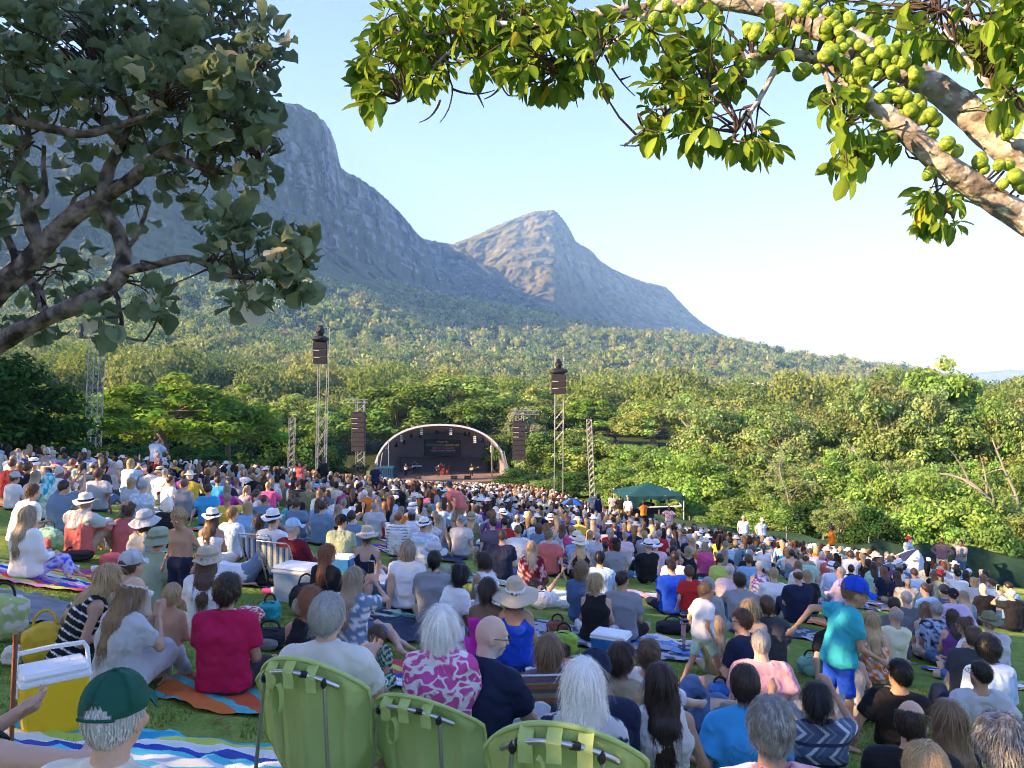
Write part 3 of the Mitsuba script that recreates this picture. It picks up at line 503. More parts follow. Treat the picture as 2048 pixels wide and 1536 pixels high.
def hat_parts(kind):
    """meshes in the head's own frame"""
    if kind in ('fedora', 'straw', 'bucket', 'floppy', 'bighat'):
        br, dr, ch, cw = {'fedora': (.145, -.01, .105, .080), 'straw': (.165, -.02, .10, .088), 'bucket': (.135, -.045, .085, .092), 'floppy': (.185, -.055, .095, .092), 'bighat': (.235, -.05, .125, .088)}[kind]
        p = [(.002, .035 + ch), (cw * .6, .035 + ch), (cw * .9, .03 + ch * .85), (cw * 1.12, .035), (br * .75, .028 + dr * .3), (br, .03 + dr), (br * .995, .024 + dr), (br * .74, .02 + dr * .3), (cw * 1.1, .026)]
        v, f = lathe(p, 36); a = np.arctan2(v[:, 1], v[:, 0]); rr = np.hypot(v[:, 0], v[:, 1]); v[:, 2] += np.where(rr > cw * 1.2, (.012 * np.sin(2 * a + .6) + .007 * np.sin(5 * a)) * (rr - cw) / (br - cw), 0)
        if kind == 'fedora': v[:, 2] -= np.where((rr < cw * .8), .018 * np.exp(-(v[:, 0] / .025) ** 2), 0); v[:, 2] += np.where(rr > cw * 1.3, .02 * (v[:, 0] / br) ** 2, 0)
        v = v * [1, 1.13, 1]; bv, bf = lathe([(cw * 1.13, .034), (cw * 1.09, .058), (cw * 1.06, .06)], 36)
        return [('hat', v, f), ('hat_band', bv * [1, 1.13, 1], bf)]
    v, f = lathe([(.001, .128), (.018, .127), (.036, .122), (.052, .114), (.066, .102), (.078, .086), (.086, .068), (.091, .048), (.093, .034), (.093, .02), (.088, .018)], 48); v = v * [1, 1.14, 1]; v[:, 2] += .006 * (meshkit.fbm(v * 26, 2) - .5); q = v[f].mean(1); f = f[~((q[:, 1] < 0) & ((q[:, 0] / .045) ** 2 + ((q[:, 2] - .018) / .042) ** 2 < 1))]; v2, f2 = tube([[.055 * math.cos(a_), -.094 - .012 * math.sin(a_), .022] for a_ in np.linspace(0, math.pi, 9)], .005, 6); v, f = cat_mesh([(v, f), (v2, f2)])
    u, w = np.meshgrid(np.linspace(-1, 1, 13), np.linspace(0, 1, 5), indexing='ij'); vx = u * .075; vy = np.sqrt(np.maximum(.104 ** 2 - (vx * 1.05) ** 2, 0)) + w * .075 * np.sqrt(1 - .75 * u ** 2); vz = .028 - w * .018 - .022 * u ** 2 * (.4 + w)
    a, b = sheet(np.stack([vx, vy, vz], -1)); c, d = sheet(np.stack([vx, vy, vz - .006], -1))
    if kind == 'visor':
        k = v[:, 2] < .062; ff = f[k[f].all(1)]; vm, fm = cat_mesh([(v, ff), (a, b), (c, d)]); return [('hat', vm, fm)]
    vm, fm = cat_mesh([(v, f), (a, b), (c, d[:, ::-1])]); bt = box(.016, .016, .006, (0, 0, .132), .004)
    return [('hat', *cat_mesh([(vm, fm), bt]))]
# ---------------------------------------------------------------- a person: body, clothes, hair, hat, from one line of description
PEOPLE = []
def wob(v, f, amp, fr, seed):
    n = vnorm(v, f); q = meshkit.fbm(v * fr + seed * 3.7, 3, seed); q = 1 - np.abs(2 * q - 1); return v + n * ((q - .6) * amp)[:, None]
def pattern_color(v, fig, c, pat, c2, seed):
    c = np.array(c); out = np.tile(c, (len(v), 1)); ax = fig.Rt @ np.array([0, 0, 1.]); u = (v - fig.J['pel']) @ ax
    if pat == 'stripes': m = (np.mod(u, .05) < .022)
    elif pat == 'thin': m = (np.mod(u, .058) < .012)
    elif pat == 'vstripes': m = (np.mod(v @ (fig.Rt @ np.array([1., 0, 0])), .09) < .03)
    elif pat == 'floral': m = meshkit.noise(v * 26 + seed, seed) > .58
    elif pat == 'dots': m = meshkit.noise(v * 40 + seed, seed) > .64
    elif pat == 'band': m = (np.mod(u + .03 * np.sin(v[:, 0] * 60), .09) < .04)
    else: m = None
    if m is not None: out[m] = c2
    return out * (.93 + .14 * meshkit.noise(v * 9, 3))[:, None]
def person(px, py, legs='cross', arms='lap', yaw=0, hair='short brown', top='tee grey', bottom='shorts navy', skin='fair', hat=None, size=1.0, kid=False, fem=False, Y=None, label=None, res=1.0, name='person', shoes=None, group=None, extra=None, pat=None, c2=None, mats=None, beard=None, z0=None, **kw):
    fig = Fig(legs, arms, fem=fem, kid=kid, **kw); s = size * (1.0 if kid else (.95 if fem else 1.0)); Rz = rotz(math.radians(yaw)); hz = s * fig.top[2]
    if hat and hat.split()[0] in ('bighat', 'straw', 'fedora', 'floppy', 'bucket'): hz += .03 * s
    ht = Rz @ (fig.top * s); root = None
    if Y is None:
        q = on_lawn(px, py, hz)
        for _ in range(3): 
            # the head is over there, the seat is where the lawn lies below it
            root = q - [ht[0], ht[1], 0]; root[2] = float(lawn_z(root[0], root[1])); q = on_lawn(px, py, hz + root[2] - q[2] if abs(root[2] - q[2]) < 1 else hz)
        root = q - [ht[0], ht[1], 0]; root[2] = float(lawn_z(root[0], root[1]))
    else:
        x = (px - 1024) / F * Y; root = np.array([x, Y, 0]) - [ht[0], ht[1], 0]; root[2] = float(lawn_z(root[0], root[1]))
    if z0 is not None: root[2] = z0
    dist = float(np.hypot(root[0], root[1])); seed = len(PEOPLE) + 11; g = np.random.default_rng(seed)
    key = thing(name, label, 'person', group); near = dist < 13.5
    h = float(np.clip(.0040 * dist, .015, .042)) * res / s
    tw = np.eye(4); tw[:3, :3] = Rz * s; tw[:3, 3] = root; TW = mi.ScalarTransform4f(tw)
    def add(nm, v, f, m, c, par=None, smooth=True, lab=None):
        if len(v) == 0: return None
        c = np.broadcast_to(np.clip(np.asarray(c, float), 0, 1), (len(v), 3)); return obj(nm, (v, f), m, par or key, smooth=smooth, color=c, tw=TW, label=lab)
    # body
    v, f = fig.body(h, near and h < .0175); J = fig.J; sk = np.array(SKIN[skin]); col = np.tile(sk, (len(v), 1)) * (.94 + .12 * meshkit.noise(v * 14, 2))[:, None]
    hl = (v - J['head']) @ fig.Rh / fig.hs; hd = np.linalg.norm(hl, axis=1)
    lip = (np.abs(hl[:, 0]) < .026) & (np.abs(hl[:, 2] + .058) < .0115) & (hl[:, 1] > .082); col[lip] = sk * [.95, .62, .60]
    hst, hcl = (hair.split() + [None])[:2] if hair else (None, None); hc = np.array(HAIR[hcl]) if hcl else None
    if hc is not None and near:
        br = (np.abs(np.abs(hl[:, 0]) - .034) < .02) & (np.abs(hl[:, 2] - .034) < .007) & (hl[:, 1] > .075); col[br] = hc * .8 + sk * .2
        if hst == 'bald': pass
    if beard: bm = (hl[:, 2] < -.035) & (hl[:, 1] > .0) & (hd < .14) & ~lip; col[bm] = np.array(HAIR[beard]) * .6 + sk * .4
    if hd.min() < 1: ck = np.exp(-((np.abs(hl[:, 0]) - .045) ** 2 + (hl[:, 2] + .02) ** 2) / .0006) * (hl[:, 1] > .04); col *= 1 + ck[:, None] * np.array([.10, -.10, -.10])
    if shoes:
        for n in 'rl':
            t = J['toe' + n] - J['an' + n]; m = (np.linalg.norm(v - J['an' + n], axis=1) < .085) | (np.linalg.norm(v - J['toe' + n], axis=1) < .10); col[m] = CLO[shoes]
    add('body', v, f, 'mat_skin', col)
    vis = math.cos(math.radians(yaw + kw.get('hy', 0)))
    if near and vis < .55:
        for sg in (1, -1):
            m = trimesh.creation.icosphere(subdivisions=2, radius=.0115 * fig.hs); ev = np.array(m.vertices); ec = np.tile([.8, .78, .76], (len(ev), 1)); ec[ev[:, 1] > .0082 * fig.hs] = (.05, .035, .025)
            add('eye', ev @ fig.Rh.T + J['head'] + fig.Rh @ (np.array([sg * .032, 0.082, .012]) * fig.hs), np.array(m.faces), 'mat_paint', ec)
    hh = h * .92
    if bottom:
        bk, bc = bottom.split()[:2]; v, f = fig.bottom_mesh(hh, bk)
        if len(v): v = wob(v, f, .016, 9, seed); c = np.tile(CLO[bc], (len(v), 1)) * (.9 + .2 * meshkit.noise(v * 11, 4))[:, None]
        if len(bottom.split()) > 2: c = pattern_color(v, fig, CLO[bc], bottom.split()[2], CLO[bottom.split()[3]], seed)
        add('shorts' if bk == 'shorts' else 'trousers', v, f, 'mat_cloth', c)
    tk = tc = None
    if top:
        tk, tc = top.split()[:2]; v, f = fig.top_mesh(hh, tk)
        if len(v): v = wob(v, f, .018, 7, seed + 1)
        p_ = top.split()[2:]; c = pattern_color(v, fig, CLO[tc], p_[0] if p_ else None, CLO[p_[1]] if len(p_) > 1 else None, seed)
        add('dress' if tk in ('dress', 'strapless') else 'shirt', v, f, (mats or {}).get('top', 'mat_cloth'), c)
    if hc is not None and hst != 'bald':
        hres = float(np.clip(.0026 * dist, .011, .036)) / s; v, f = fig.hair_mesh(hres, hst)
        if len(v):
            hl = (v - J['head']) @ fig.Rh; th = np.arctan2(hl[:, 0], -hl[:, 1]); st = meshkit.fbm(np.stack([th * 9, hl[:, 2] * 6, np.linalg.norm(hl, axis=1) * 8], -1), 3, seed); amp = .03 if hst in ('curly', 'afro') else .012
            if hst in ('curly', 'afro'): st = meshkit.fbm(v * 38, 3, seed)
            v = v + vnorm(v, f) * ((st - .5) * amp)[:, None]; tone = .62 + .8 * st; roots = np.clip(.85 + .5 * (-(hl[:, 2]) / .15), .75, 1.25) if hcl in ('blond', 'ash', 'light') else 1.0
            if near:
                nst = int(np.clip((9000 if dist < 11 else 4600) / dist, 260, 2200)); sv, sf, stn = strands(v, f, fig, nst, .05 if hst in ('short', 'curly', 'afro') else .022 if hst in ('crop', 'ring') else .13, seed, width=.0011 + .00022 * dist, up=.006 if hst == 'curly' else .003)
                tone = np.r_[tone * roots, stn * 1.15]; v, f = cat_mesh([(v, f), (sv, sf)])
            else: tone = tone * roots
            c = hc * tone[:, None]
            if hcl == 'salt': c = np.where(meshkit.noise(v * 70, 5)[:, None] > .62, .42, c); c = np.where((((v - J['head']) @ fig.Rh)[:, 2] < -.01)[:, None], c * .4 + .2, c)
            if hat: zl = ((v - J['head']) @ fig.Rh)[:, 2] / fig.hs; f = f[(zl[f] < (.075 if hat[:3] == 'cap' else .05)).all(1)]
            add('hair', v, f, 'mat_hair', c)
    if hat:
        hk, hcol = hat.split()[:2]; tilt = Rx(math.radians(9 if hk in ('bighat', 'floppy') else 3)); hp_ = None
        for nm, v, f in hat_parts(hk):
            sc = 1.03 * fig.hs if hk in ('cap', 'visor') else 1.12 * fig.hs; v = (v * sc) @ tilt.T @ fig.Rh.T + J['head'] + fig.Rh @ np.array([0, -.012, .012 if nm else 0])
            cc = CLO[hcol] if nm == 'hat' else CLO[hat.split()[2]] if len(hat.split()) > 2 else np.array(CLO[hcol]) * .6
            if hk in ('cap', 'visor'):
                w0 = hat_parts(hk)[0][1]; seam = np.abs(np.mod(np.arctan2(w0[:, 0], w0[:, 1]) + .0, np.pi / 3)) < .13; cc = np.where((seam & (w0[:, 2] > .03))[:, None], np.array(cc) * .7, np.array(cc)) * (.9 + .2 * meshkit.noise(w0 * 40, 3))[:, None]
            hp_ = add(nm, v, f, 'mat_cloth', cc, par=hp_ if nm == 'hat_band' else None)
    PEOPLE.append(dict(key=key, root=root, fig=fig, R=Rz, s=s, px=px, py=py, dist=dist, top=(tk, tc), hair=(hst, hcl), hat=hat, legs=legs, label=label))
    return PEOPLE[-1]
# ---------------------------------------------------------------- printed cloth
def floral(p, n, uv):
    q = p * 15.0; a = tfbm(q.x, q.y + q.z * .6, q.z, 2); b = tfbm(q.x * 1.9 + 5, q.y, q.z * 1.9, 2); r = dr.abs(2 * a - 1); s = dr.abs(2 * b - 1)
    return tmix((.62, .09, .34), (.80, .72, .76), dr.maximum(tstep(.16, .09, r), tstep(.66, .74, b) * .9))
def chevron(p, n, uv):
    x = p.x * 7; z = p.z * 8; row = dr.floor(z); fz = z - row; q = x + dr.abs(fz - .5) * 1.1 * dr.select(cellsign(row) > 0, 1.0, -1.0); f = q - dr.floor(q)
    band = tstep(.06, .10, fz) * tstep(.94, .90, fz); line = tstep(.10, .16, f) * tstep(.36, .30, f); line2 = tstep(.52, .57, f) * tstep(.68, .63, f)
    return tmix((.035, .05, .085), tmix((.10, .14, .21), (.62, .64, .66), dr.maximum(line, line2 * .25)), band)
def cellsign(r): return r - 2 * dr.floor(r / 2) - .5
mat('mat_floral_pink', mikit.proc(floral), .85, .15, bump=mikit.proc(cloth_bump, .006))
mat('mat_chevron', mikit.proc(chevron), .85, .15, bump=mikit.proc(cloth_bump, .006))
# ---------------------------------------------------------------- the audience one can tell apart
P = person; FE = dict(fem=True)
# nearest row
P(232, 1352, 'chair', 'lap', -12, 'crop silver', 'polo cream', 'trousers khaki', hat='cap dkgreen', seat=.0, hy=8, hp=-3, label='person in a dark green cap with silver hair and a cream collared shirt', res=.8)
P(655, 1188, 'chair', 'clap', -8, 'short grey', 'polo offwhite', 'trousers khaki', seat=.0, hy=-10, ha={'r': (.11, .36, .74), 'l': (.05, .37, .74)}, label='grey haired person in an off white polo clapping in the leftmost green chair', res=.85)
P(882, 1214, 'chair', 'lap', -6, 'bob white', 'polo hotpink', 'trousers navy', fem=True, fat=1.14, seat=.01, mats={'top': 'mat_floral_pink'}, label='white haired person in a pink and white floral blouse in the middle green chair', res=.85)
P(990, 1232, 'low', 'lap', -38, 'bald', 'polo navy', 'trousers lgrey', skin='pale', seat=.06, hy=-40, hp=-14, lean=6, fat=1.15, ha={'r': (.20, .42, .28)}, beard='silver', label='bald person with glasses and a navy polo shirt turning to the right', res=.75)
P(1098, 1270, 'low', 'lap', 0, 'bob light', 'tee plum', 'trousers lgrey', fem=True, seat=-.13, hy=-20, label='person with light brown hair and a plum top in the striped beach chair')
P(1165, 1318, 'chair', 'lap', -10, 'wavy white', 'tee lgrey floral navy', 'trousers navy', fem=True, seat=.0, hy=12, hp=-4, label='person with long pale blond hair in the rightmost green chair', res=.8)
P(1190, 1303, 'low', 'lap', 0, 'crop dark', 'long navy', 'trousers navy', hat='cap navy', label='person in a navy cap hidden behind the long pale blond hair')
P(1243, 1286, 'side', 'propl', -25, 'pony dark', 'tee khaki', 'trousers denim', fem=True, skin='tan', hy=-45, label='person with a long dark ponytail and khaki grey top leaning on one arm')
P(1298, 1280, 'back', 'propl', -62, 'short brown', 'tee white', 'trousers denim', hy=45, label='person in a white tee and blue jeans lying back with knees up')
P(1322, 1328, 'low', 'side', 0, 'long dark', 'tank offwhite', 'trousers black', fem=True, skin='tan', seat=-.02, label='person with very long dark hair in a white sleeveless top', res=.85)
P(1490, 1332, 'knees', 'propl', -8, 'short dark', 'polo azure', 'trousers denim', skin='olive', seat=.08, label='dark haired person in a bright azure blue polo shirt', res=.85)
P(1541, 1398, 'chair', 'lap', 0, 'short salt', 'tee pink floral white', 'trousers grey', skin='tan', label='person with short salt and pepper hair and a pink patterned collar', res=.8)
P(1634, 1366, 'low', 'lap', -4, 'updo black', 'tee steel', 'trousers denim', fem=True, skin='tan', seat=-.13, mats={'top': 'mat_chevron'}, ha={'r': (.22, .32, .70), 'l': (-.20, .38, .62)}, label='dark haired person in a blue chevron patterned top holding up a grey sheet', res=.85)
P(1522, 1260, 'side', 'propr', -8, 'crop grey', 'tee pink', 'shorts khaki', skin='pale', fat=1.18, label='nearly bald person in a pale pink tee leaning on one hand')
P(1484, 1218, 'cross', 'lap', 35, 'short brown', 'tee navy', 'shorts khaki', hy=45, label='brown haired person in a navy tee and glasses looking left')
P(1534, 1192, 'cross', 'lap', 0, 'short brown', 'polo charcoal', 'shorts khaki', label='brown haired person in a dark charcoal polo seen from behind, right of the navy tee')
P(1500, 1193, 'cross', 'lap', 5, 'bob blond', 'straps lgrey', 'shorts denim', fem=True, Y=9.2, label='blond person with bare arms between two dark shirts')
# children on their feet
P(1716, 1156, 'stand', ((( .12, .36, .02), (.4, -.6, -.8)), ((-.16, -.36, .26), (-.3, -.3, .9))), -90, 'crop light', 'tee turq', 'shorts royal', kid=True, size=.84, skin='tan', hat='cap royal', lean=14, hp=-14, an=((.07, .05, .08), (-.06, -.50, .44)), kn=((0, 1, .1), (-.02, 1, -.2)), ft=((.1, 1, -.2), (0, -.5, .9)), label='running child in a bright blue cap, turquoise tee and royal blue shorts', res=.75)
P(1412, 1163, 'walk', 'hang', -68, 'crop light', 'polo white', 'shorts mint', kid=True, size=.64, skin='tan', hy=-12, shoes=None, label='child in a white polo and pale mint shorts walking to the right', res=.75)
P(1378, 1130, 'stand', 'hang', 6, 'crop brown', 'tee red', 'shorts black stripes lgrey', kid=True, size=.63, shoes='dgrey', label='child in an orange red tee and black striped shorts seen from behind', res=.55)
P(353, 1019, 'stand', 'hang', 168, 'short blond', None, 'shorts navy', kid=True, size=.68, skin='tan', hp=-22, hy=-6, label='shirtless blond child in navy shorts standing among the seated people', res=.72)
P(752, 1250, 'cross', 'lap', 150, 'bob brown', 'dress charcoal band mint', None, kid=True, size=.58, skin='tan', fem=False, hy=14, label='small brown haired child in a dark striped dress facing the camera', res=.7)
P(345, 1167, 'kneel', 'lap', -10, 'short blond', None, 'shorts lgrey', kid=True, size=.64, seat=.10, skin='tan', label='shirtless blond toddler in pale trousers seen from behind', res=.8)
# left side
P(275, 1153, 'sidel', 'clap', -30, 'long light', 'dress lgrey', None, fem=True, hat='visor offwhite', hp=-20, lean=12, label='person in a pale grey dress and visor with long light brown hair', fat=1.05, res=.85)
P(222, 1128, 'cross', 'lap', -55, 'long blond', 'tank black thin white', 'trousers black', fem=True, skin='tan', lean=30, hp=-12, label='blond person in a black top with thin white stripes bending forward', res=.45)
P(262, 1103, 'cross', 'lap', -20, 'crop brown', 'tee beige', 'shorts navy', hat='cap lgrey', lean=20, label='person in a pale grey cap behind the black striped top')
P(455, 1152, 'cross', 'lap', 0, 'curly dark', 'tee crimson', 'shorts charcoal', skin='tan', label='dark curly haired person in a crimson red tee on the lawn', res=.85)
P(415, 1090, 'cross', 'lap', 8, 'long brown', 'tee white', 'shorts white', fem=True, hat='bucket beige', label='person in a beige bucket hat and a loose white shirt', hp=-4)
P(405, 1118, 'lie', 'side', -78, 'short brown', 'tee white', 'shorts steel', Y=10.6, label='person lying on the grass with bent knees and steel blue shorts')
P(620, 1172, 'cross', 'lap', 8, 'updo red', 'tank black', 'shorts denim', fem=True, skin='tan', label='person with red brown hair tied up in a black tank top')
P(655, 1088, 'side', 'lap', -30, 'long red', 'long black', 'trousers black', fem=True, hy=-40, label='person with very long red brown hair in a black sweater')
P(708, 1134, 'side', 'phone', -25, 'long ash', 'tee steel floral white', 'shorts denim', fem=True, label='person with long ash blond hair in a blue patterned blouse holding a phone')
P(790, 1150, 'lie', 'head', 176, 'short brown', 'tee white', 'shorts steel', Y=11.0, label='person lying on their back with raised knees in grey blue shorts')
P(57, 1012, 'side', 'lap', -18, 'long ash', 'long white', 'trousers lilac floral royal', fem=True, label='person with long ash blond hair in a white sweater and patterned leggings')
P(60, 1165, 'lieflat', 'side', -95, 'short dark', 'tee black', 'trousers charcoal', Y=8.6, label='person in dark trousers lying on a grey blanket with bare feet') if False else None
P(172, 986, 'knees', 'knees', -18, 'short ash', 'tee coral', 'trousers khaki', hat='fedora offwhite black', label='person in a straw fedora wrapped in a striped cloth over a coral shirt')
P(98, 948, 'side', 'propr', -8, 'crop dark', 'tee mint floral white', 'trousers charcoal', fem=True, fat=1.1, label='person in a turquoise head scarf and a mint green top')
P(128, 960, 'knees', 'phone', -20, 'short dark', 'tee steel', 'shorts khaki', ha={'r': (.18, .35, .92), 'l': (.10, .36, .94)}, label='person in a steel grey tee holding a phone up high')
P(66, 968, 'cross', 'lap', -30, 'short brown', 'tee white', 'shorts denim', lean=16, label='person in a white tee leaning forward left of the turquoise scarf')
P(30, 944, 'cross', 'lap', -12, 'crop brown', 'tee white', 'shorts navy', hat='cap lgrey', kid=True, size=.8, label='young person in a white tee and pale cap at the left edge')
P(72, 941, 'cross', 'lap', -5, 'wavy ash', 'tee palepink', 'shorts navy', fem=True, label='person with wavy ash blond hair in a pale pink top behind the pale cap')
P(25, 917, 'cross', 'propr', 0, 'short brown', 'tee maroon', 'trousers denim', label='person in a maroon tee at the far left of the crowd')
P(258, 1003, 'cross', 'lap', 0, 'updo brown', 'tee coral', 'shorts khaki', fem=True, lean=8, label='person with brown hair tied up and a coral tee')
P(290, 1019, 'cross', 'lap', -10, 'bob dark', 'tank grey', 'shorts khaki', fem=True, hat='floppy lgrey', label='person in a floppy grey hat and a grey sleeveless top')
P(336, 994, 'cross', 'lap', 0, 'bob white', 'tee black', 'shorts black', fem=True, fat=1.1, label='white haired person in a black top near the shirtless child')
P(318, 1053, 'cross', 'lap', -15, 'crop brown', 'tee sage', 'shorts khaki', lean=22, hat='bucket sage', label='person in a sage green hat bending behind the shirtless child')
P(425, 1016, 'cross', 'lap', -5, 'wavy brown', 'strapless white', 'shorts white', fem=True, skin='tan', hat='fedora offwhite black', label='person in a black banded straw hat and a white strapless top')
P(465, 1014, 'cross', 'lap', -10, 'short light', 'tee lblue', 'shorts navy', fem=True, hy=-35, label='person with short light brown hair in a pale blue tee')
P(519, 1028, 'side', 'lap', -12, 'updo dark', 'straps charcoal', 'shorts white', fem=True, skin='tan', label='person in a charcoal camisole and white shorts')
P(546, 1018, 'low', 'lap', -20, 'crop brown', 'tee white', 'trousers white', hat='fedora white black', seat=-.05, label='person in a white panama hat sitting in the striped deck chair')
P(586, 1038, 'low', 'lap', -24, 'crop silver', 'long maroon', 'trousers khaki', hat='cap lblue', seat=-.07, hy=-30, label='person in a pale blue cap and maroon sweater in the front deck chair')
P(683, 1030, 'cross', 'lap', -12, 'crop dark', 'tee sage', 'shorts navy', hat='cap black', hy=-35, label='person in a black cap and a sage green tee')
P(645, 1002, 'cross', 'lap', -8, 'short dark', 'tee steel', 'shorts navy', hat=None, label='dark haired person in a steel blue tee left of the black cap')
P(735, 1052, 'side', 'propr', -5, 'updo brown', 'straps navy', 'shorts navy', fem=True, skin='fair', hat='straw beige white', label='person in a wide straw hat and a navy halter dress')
P(703, 1045, 'cross', 'lap', 0, 'short dark', 'tee steel', 'shorts navy', Y=14.6, label='dark haired person in a blue grey tee beside the navy halter dress')
P(580, 998, 'kneel', 'lap', 0, 'pony dark', 'tee cyan', 'shorts navy', kid=True, size=.72, label='child in a bright cyan tee on the grass')
P(513, 978, 'cross', 'knees', -24, 'pony brown', 'tank white', 'shorts denim', fem=True, label='person with a brown ponytail in a white tank top')
P(496, 1003, 'cross', 'lap', -8, 'bob blond', 'tee sky', 'trousers denim', fem=True, label='golden blond person in a sky blue top and jeans')
P(455, 969, 'cross', 'knees', -18, 'bob ash', 'long magenta', 'trousers denim', fem=True, label='person in a bright magenta long sleeved top')
P(417, 968, 'side', 'prop', 0, 'short dark', 'tee azure', 'shorts navy', label='dark haired person in a bright blue tee propped on both arms')
P(370, 962, 'cross', 'lap', 0, 'short light', 'tank grey', 'shorts navy', skin='pale', Y=17.5, label='person with bare shoulders in a grey tank left of the bright blue tee')
P(286, 960, 'cross', 'lap', -12, 'short grey', 'tee lblue floral white', 'shorts khaki', label='grey haired person in a pale blue patterned shirt')
P(263, 985, 'cross', 'lap', 0, 'bob blond', 'tee lgrey', 'shorts khaki', fem=True, Y=16.5, label='pale blond person behind the grey floppy hat')
P(148, 912, 'cross', 'lap', -10, 'short red', 'tee red', 'shorts navy', hat='cap navy', label='person in a navy cap and red tee in the left crowd')
P(115, 925, 'cross', 'head', -5, 'crop dark', 'tee plum', 'shorts navy', hat='cap purple', label='person in a purple cap with raised elbows')
P(165, 928, 'knees', 'phone', -30, 'long dark', 'long grey', 'trousers denim', fem=True, label='person in a grey hooded top sitting behind the raised phone')
P(205, 927, 'cross', 'lap', -10, 'short dark', 'tee charcoal', 'trousers charcoal', label='person in a charcoal tee and dark trousers in the left crowd')
P(262, 917, 'kneel', 'phone', -18, 'bob blond', 'tee lblue', 'shorts white', fem=True, seat=.18, label='blond person kneeling up in a pale blue tee')
P(330, 936, 'cross', 'lap', -5, 'crop grey', 'tee white', 'shorts navy', fat=1.1, label='balding person in a white tee below the standing parent')
# middle
P(797, 1023, 'cross', 'lap', -8, 'short red', 'tee white thin navy', 'shorts navy', label='red haired person in a white tee with navy stripes', res=.5)
P(848, 1034, 'knees', 'knees', -20, 'crop brown', 'tee lblue stripes white', 'shorts navy', hat='fedora white navy', skin='tan', label='person in a white hat and pale blue striped shirt')
P(878, 1029, 'side', 'propr', -10, 'long ash', 'straps steel', 'shorts denim', fem=True, skin='tan', label='person with long ash hair in a steel blue summer dress')
P(923, 1031, 'cross', 'propr', -10, 'crop grey', 'tee lgrey', 'shorts khaki', hat='cap grey', label='person in a grey cap and pale grey tee')
P(943, 1024, 'cross', 'lap', -5, 'long blond', 'long olive', 'trousers denim', fem=True, hat='straw khaki', label='person in a straw hat and a dark olive jacket')
P(868, 1084, 'cross', 'lap', 5, 'crop grey', 'tee sage', 'shorts khaki', hat='straw lgrey', label='person in a pale grey sun hat and sage top')
P(1005, 1060, 'cross', 'lap', -14, 'short brown', 'tee navy', 'trousers denim', fat=1.08, label='brown haired person in a navy tee and jeans')
P(985, 1048, 'cross', 'propl', 10, 'short dark', 'tee plum', 'shorts navy', Y=17.5, hy=30, label='dark haired person in a plum tee leaning on one arm')
P(1036, 1050, 'cross', 'lap', 0, 'short light', 'tee white', 'shorts navy', label='person with light brown hair in a white tee right of the navy tee')
P(1063, 1082, 'cross', 'lap', 0, 'wavy ash', 'long maroon floral pink', 'trousers maroon', fem=True, label='person with wavy ash hair in a dark red floral blouse')
P(1098, 1061, 'cross', 'propr', -10, 'short light', 'tee coral', 'shorts navy', hy=-30, label='person with short light hair in a coral red tee')
P(1160, 1072, 'cross', 'propl', 4, 'wavy blond', 'straps black', 'shorts black', fem=True, hat='straw cream', label='blond person in a cream sun hat and black strappy top')
P(1143, 1050, 'low', 'lap', 6, 'short blond', 'tee hotpink', 'trousers white', fem=True, seat=-.1, label='short haired blond person in a hot pink top')
P(1195, 1063, 'cross', 'lap', -5, 'ring grey', 'tee lgrey', 'shorts navy', label='balding person in a pale grey tee')
P(1232, 1077, 'cross', 'lap', -15, 'bob dark', 'tee grey', 'trousers denim', hat='cap black', hy=40, label='person in a black cap and a grey tee')
P(1296, 1078, 'low', 'knees', 12, 'crop grey', 'long black', 'trousers black', hat='fedora white navy', hy=30, seat=-.1, label='person in a white brimmed hat and a black shirt')
P(1250, 1064, 'cross', 'lap', -5, 'short blond', 'tee palepink', 'shorts white', fem=True, label='blond person in a pale pink top behind the white brimmed hat')
P(816, 1082, 'cross', 'propr', -8, 'bob ash', 'tee white', 'shorts charcoal', label='person with chin length ash hair in a white tee')
P(869, 1102, 'cross', 'lap', -5, 'short black', 'tee grey', 'shorts khaki', label='black haired person in a plain grey shirt')
P(966, 1104, 'cross', 'lap', 40, 'updo dark', 'tank white', 'trousers white', fem=True, skin='tan', hy=30, label='dark haired person in a white sleeveless dress looking left')
P(927, 1131, 'side', 'lap', -50, 'bun black', 'tee white', 'trousers denim', fem=True, skin='dark', lean=14, hp=-15, hy=-15, label='person with a black hair bun in a white tee leaning right')
P(975, 1157, 'cross', 'lap', -8, 'updo dark', 'strapless magenta', 'shorts magenta', fem=True, skin='brown', hy=-20, label='person in a strapless magenta dress')
P(1030, 1160, 'cross', 'lap', -5, 'updo dark', 'straps royal', 'shorts royal', fem=True, skin='tan', fat=1.18, hat='bighat beige white', label='person in a big straw sun hat and a royal blue dress')
P(1163, 1122, 'low', 'lap', -10, 'bob light', 'long denim', 'trousers denim', fem=True, seat=-.08, label='person with light brown hair in a blue denim jacket')
P(1200, 1116, 'cross', 'lap', -10, 'short black', 'tee lblue', 'trousers maroon', Y=12.6, label='dark haired person in a light blue shirt behind the blond bun')
P(1192, 1147, 'cross', 'lap', -14, 'bun blond', 'tank black', 'trousers lgrey floral white', fem=True, hy=-35, label='person with a blond bun in a black sleeveless top')
P(1245, 1141, 'cross', 'lap', -18, 'crop dark', 'tee grey', 'shorts black', skin='tan', hy=-35, label='person with cropped dark hair in a grey tee and black shorts')
P(1343, 1118, 'cross', 'lap', 4, 'crop brown', 'tee royal', 'trousers navy', fat=1.15, label='person with cropped brown hair in a royal blue tee')
P(1350, 1096, 'cross', 'lap', -10, 'short dark', 'tee white', 'shorts denim', Y=14.6, label='dark haired person in a white tee behind the royal blue tee')
P(1376, 1083, 'cross', 'lap', 0, 'bob ash', 'tank black', 'shorts black', fem=True, Y=17.5, label='person with ash blond bob and a black sleeveless top')
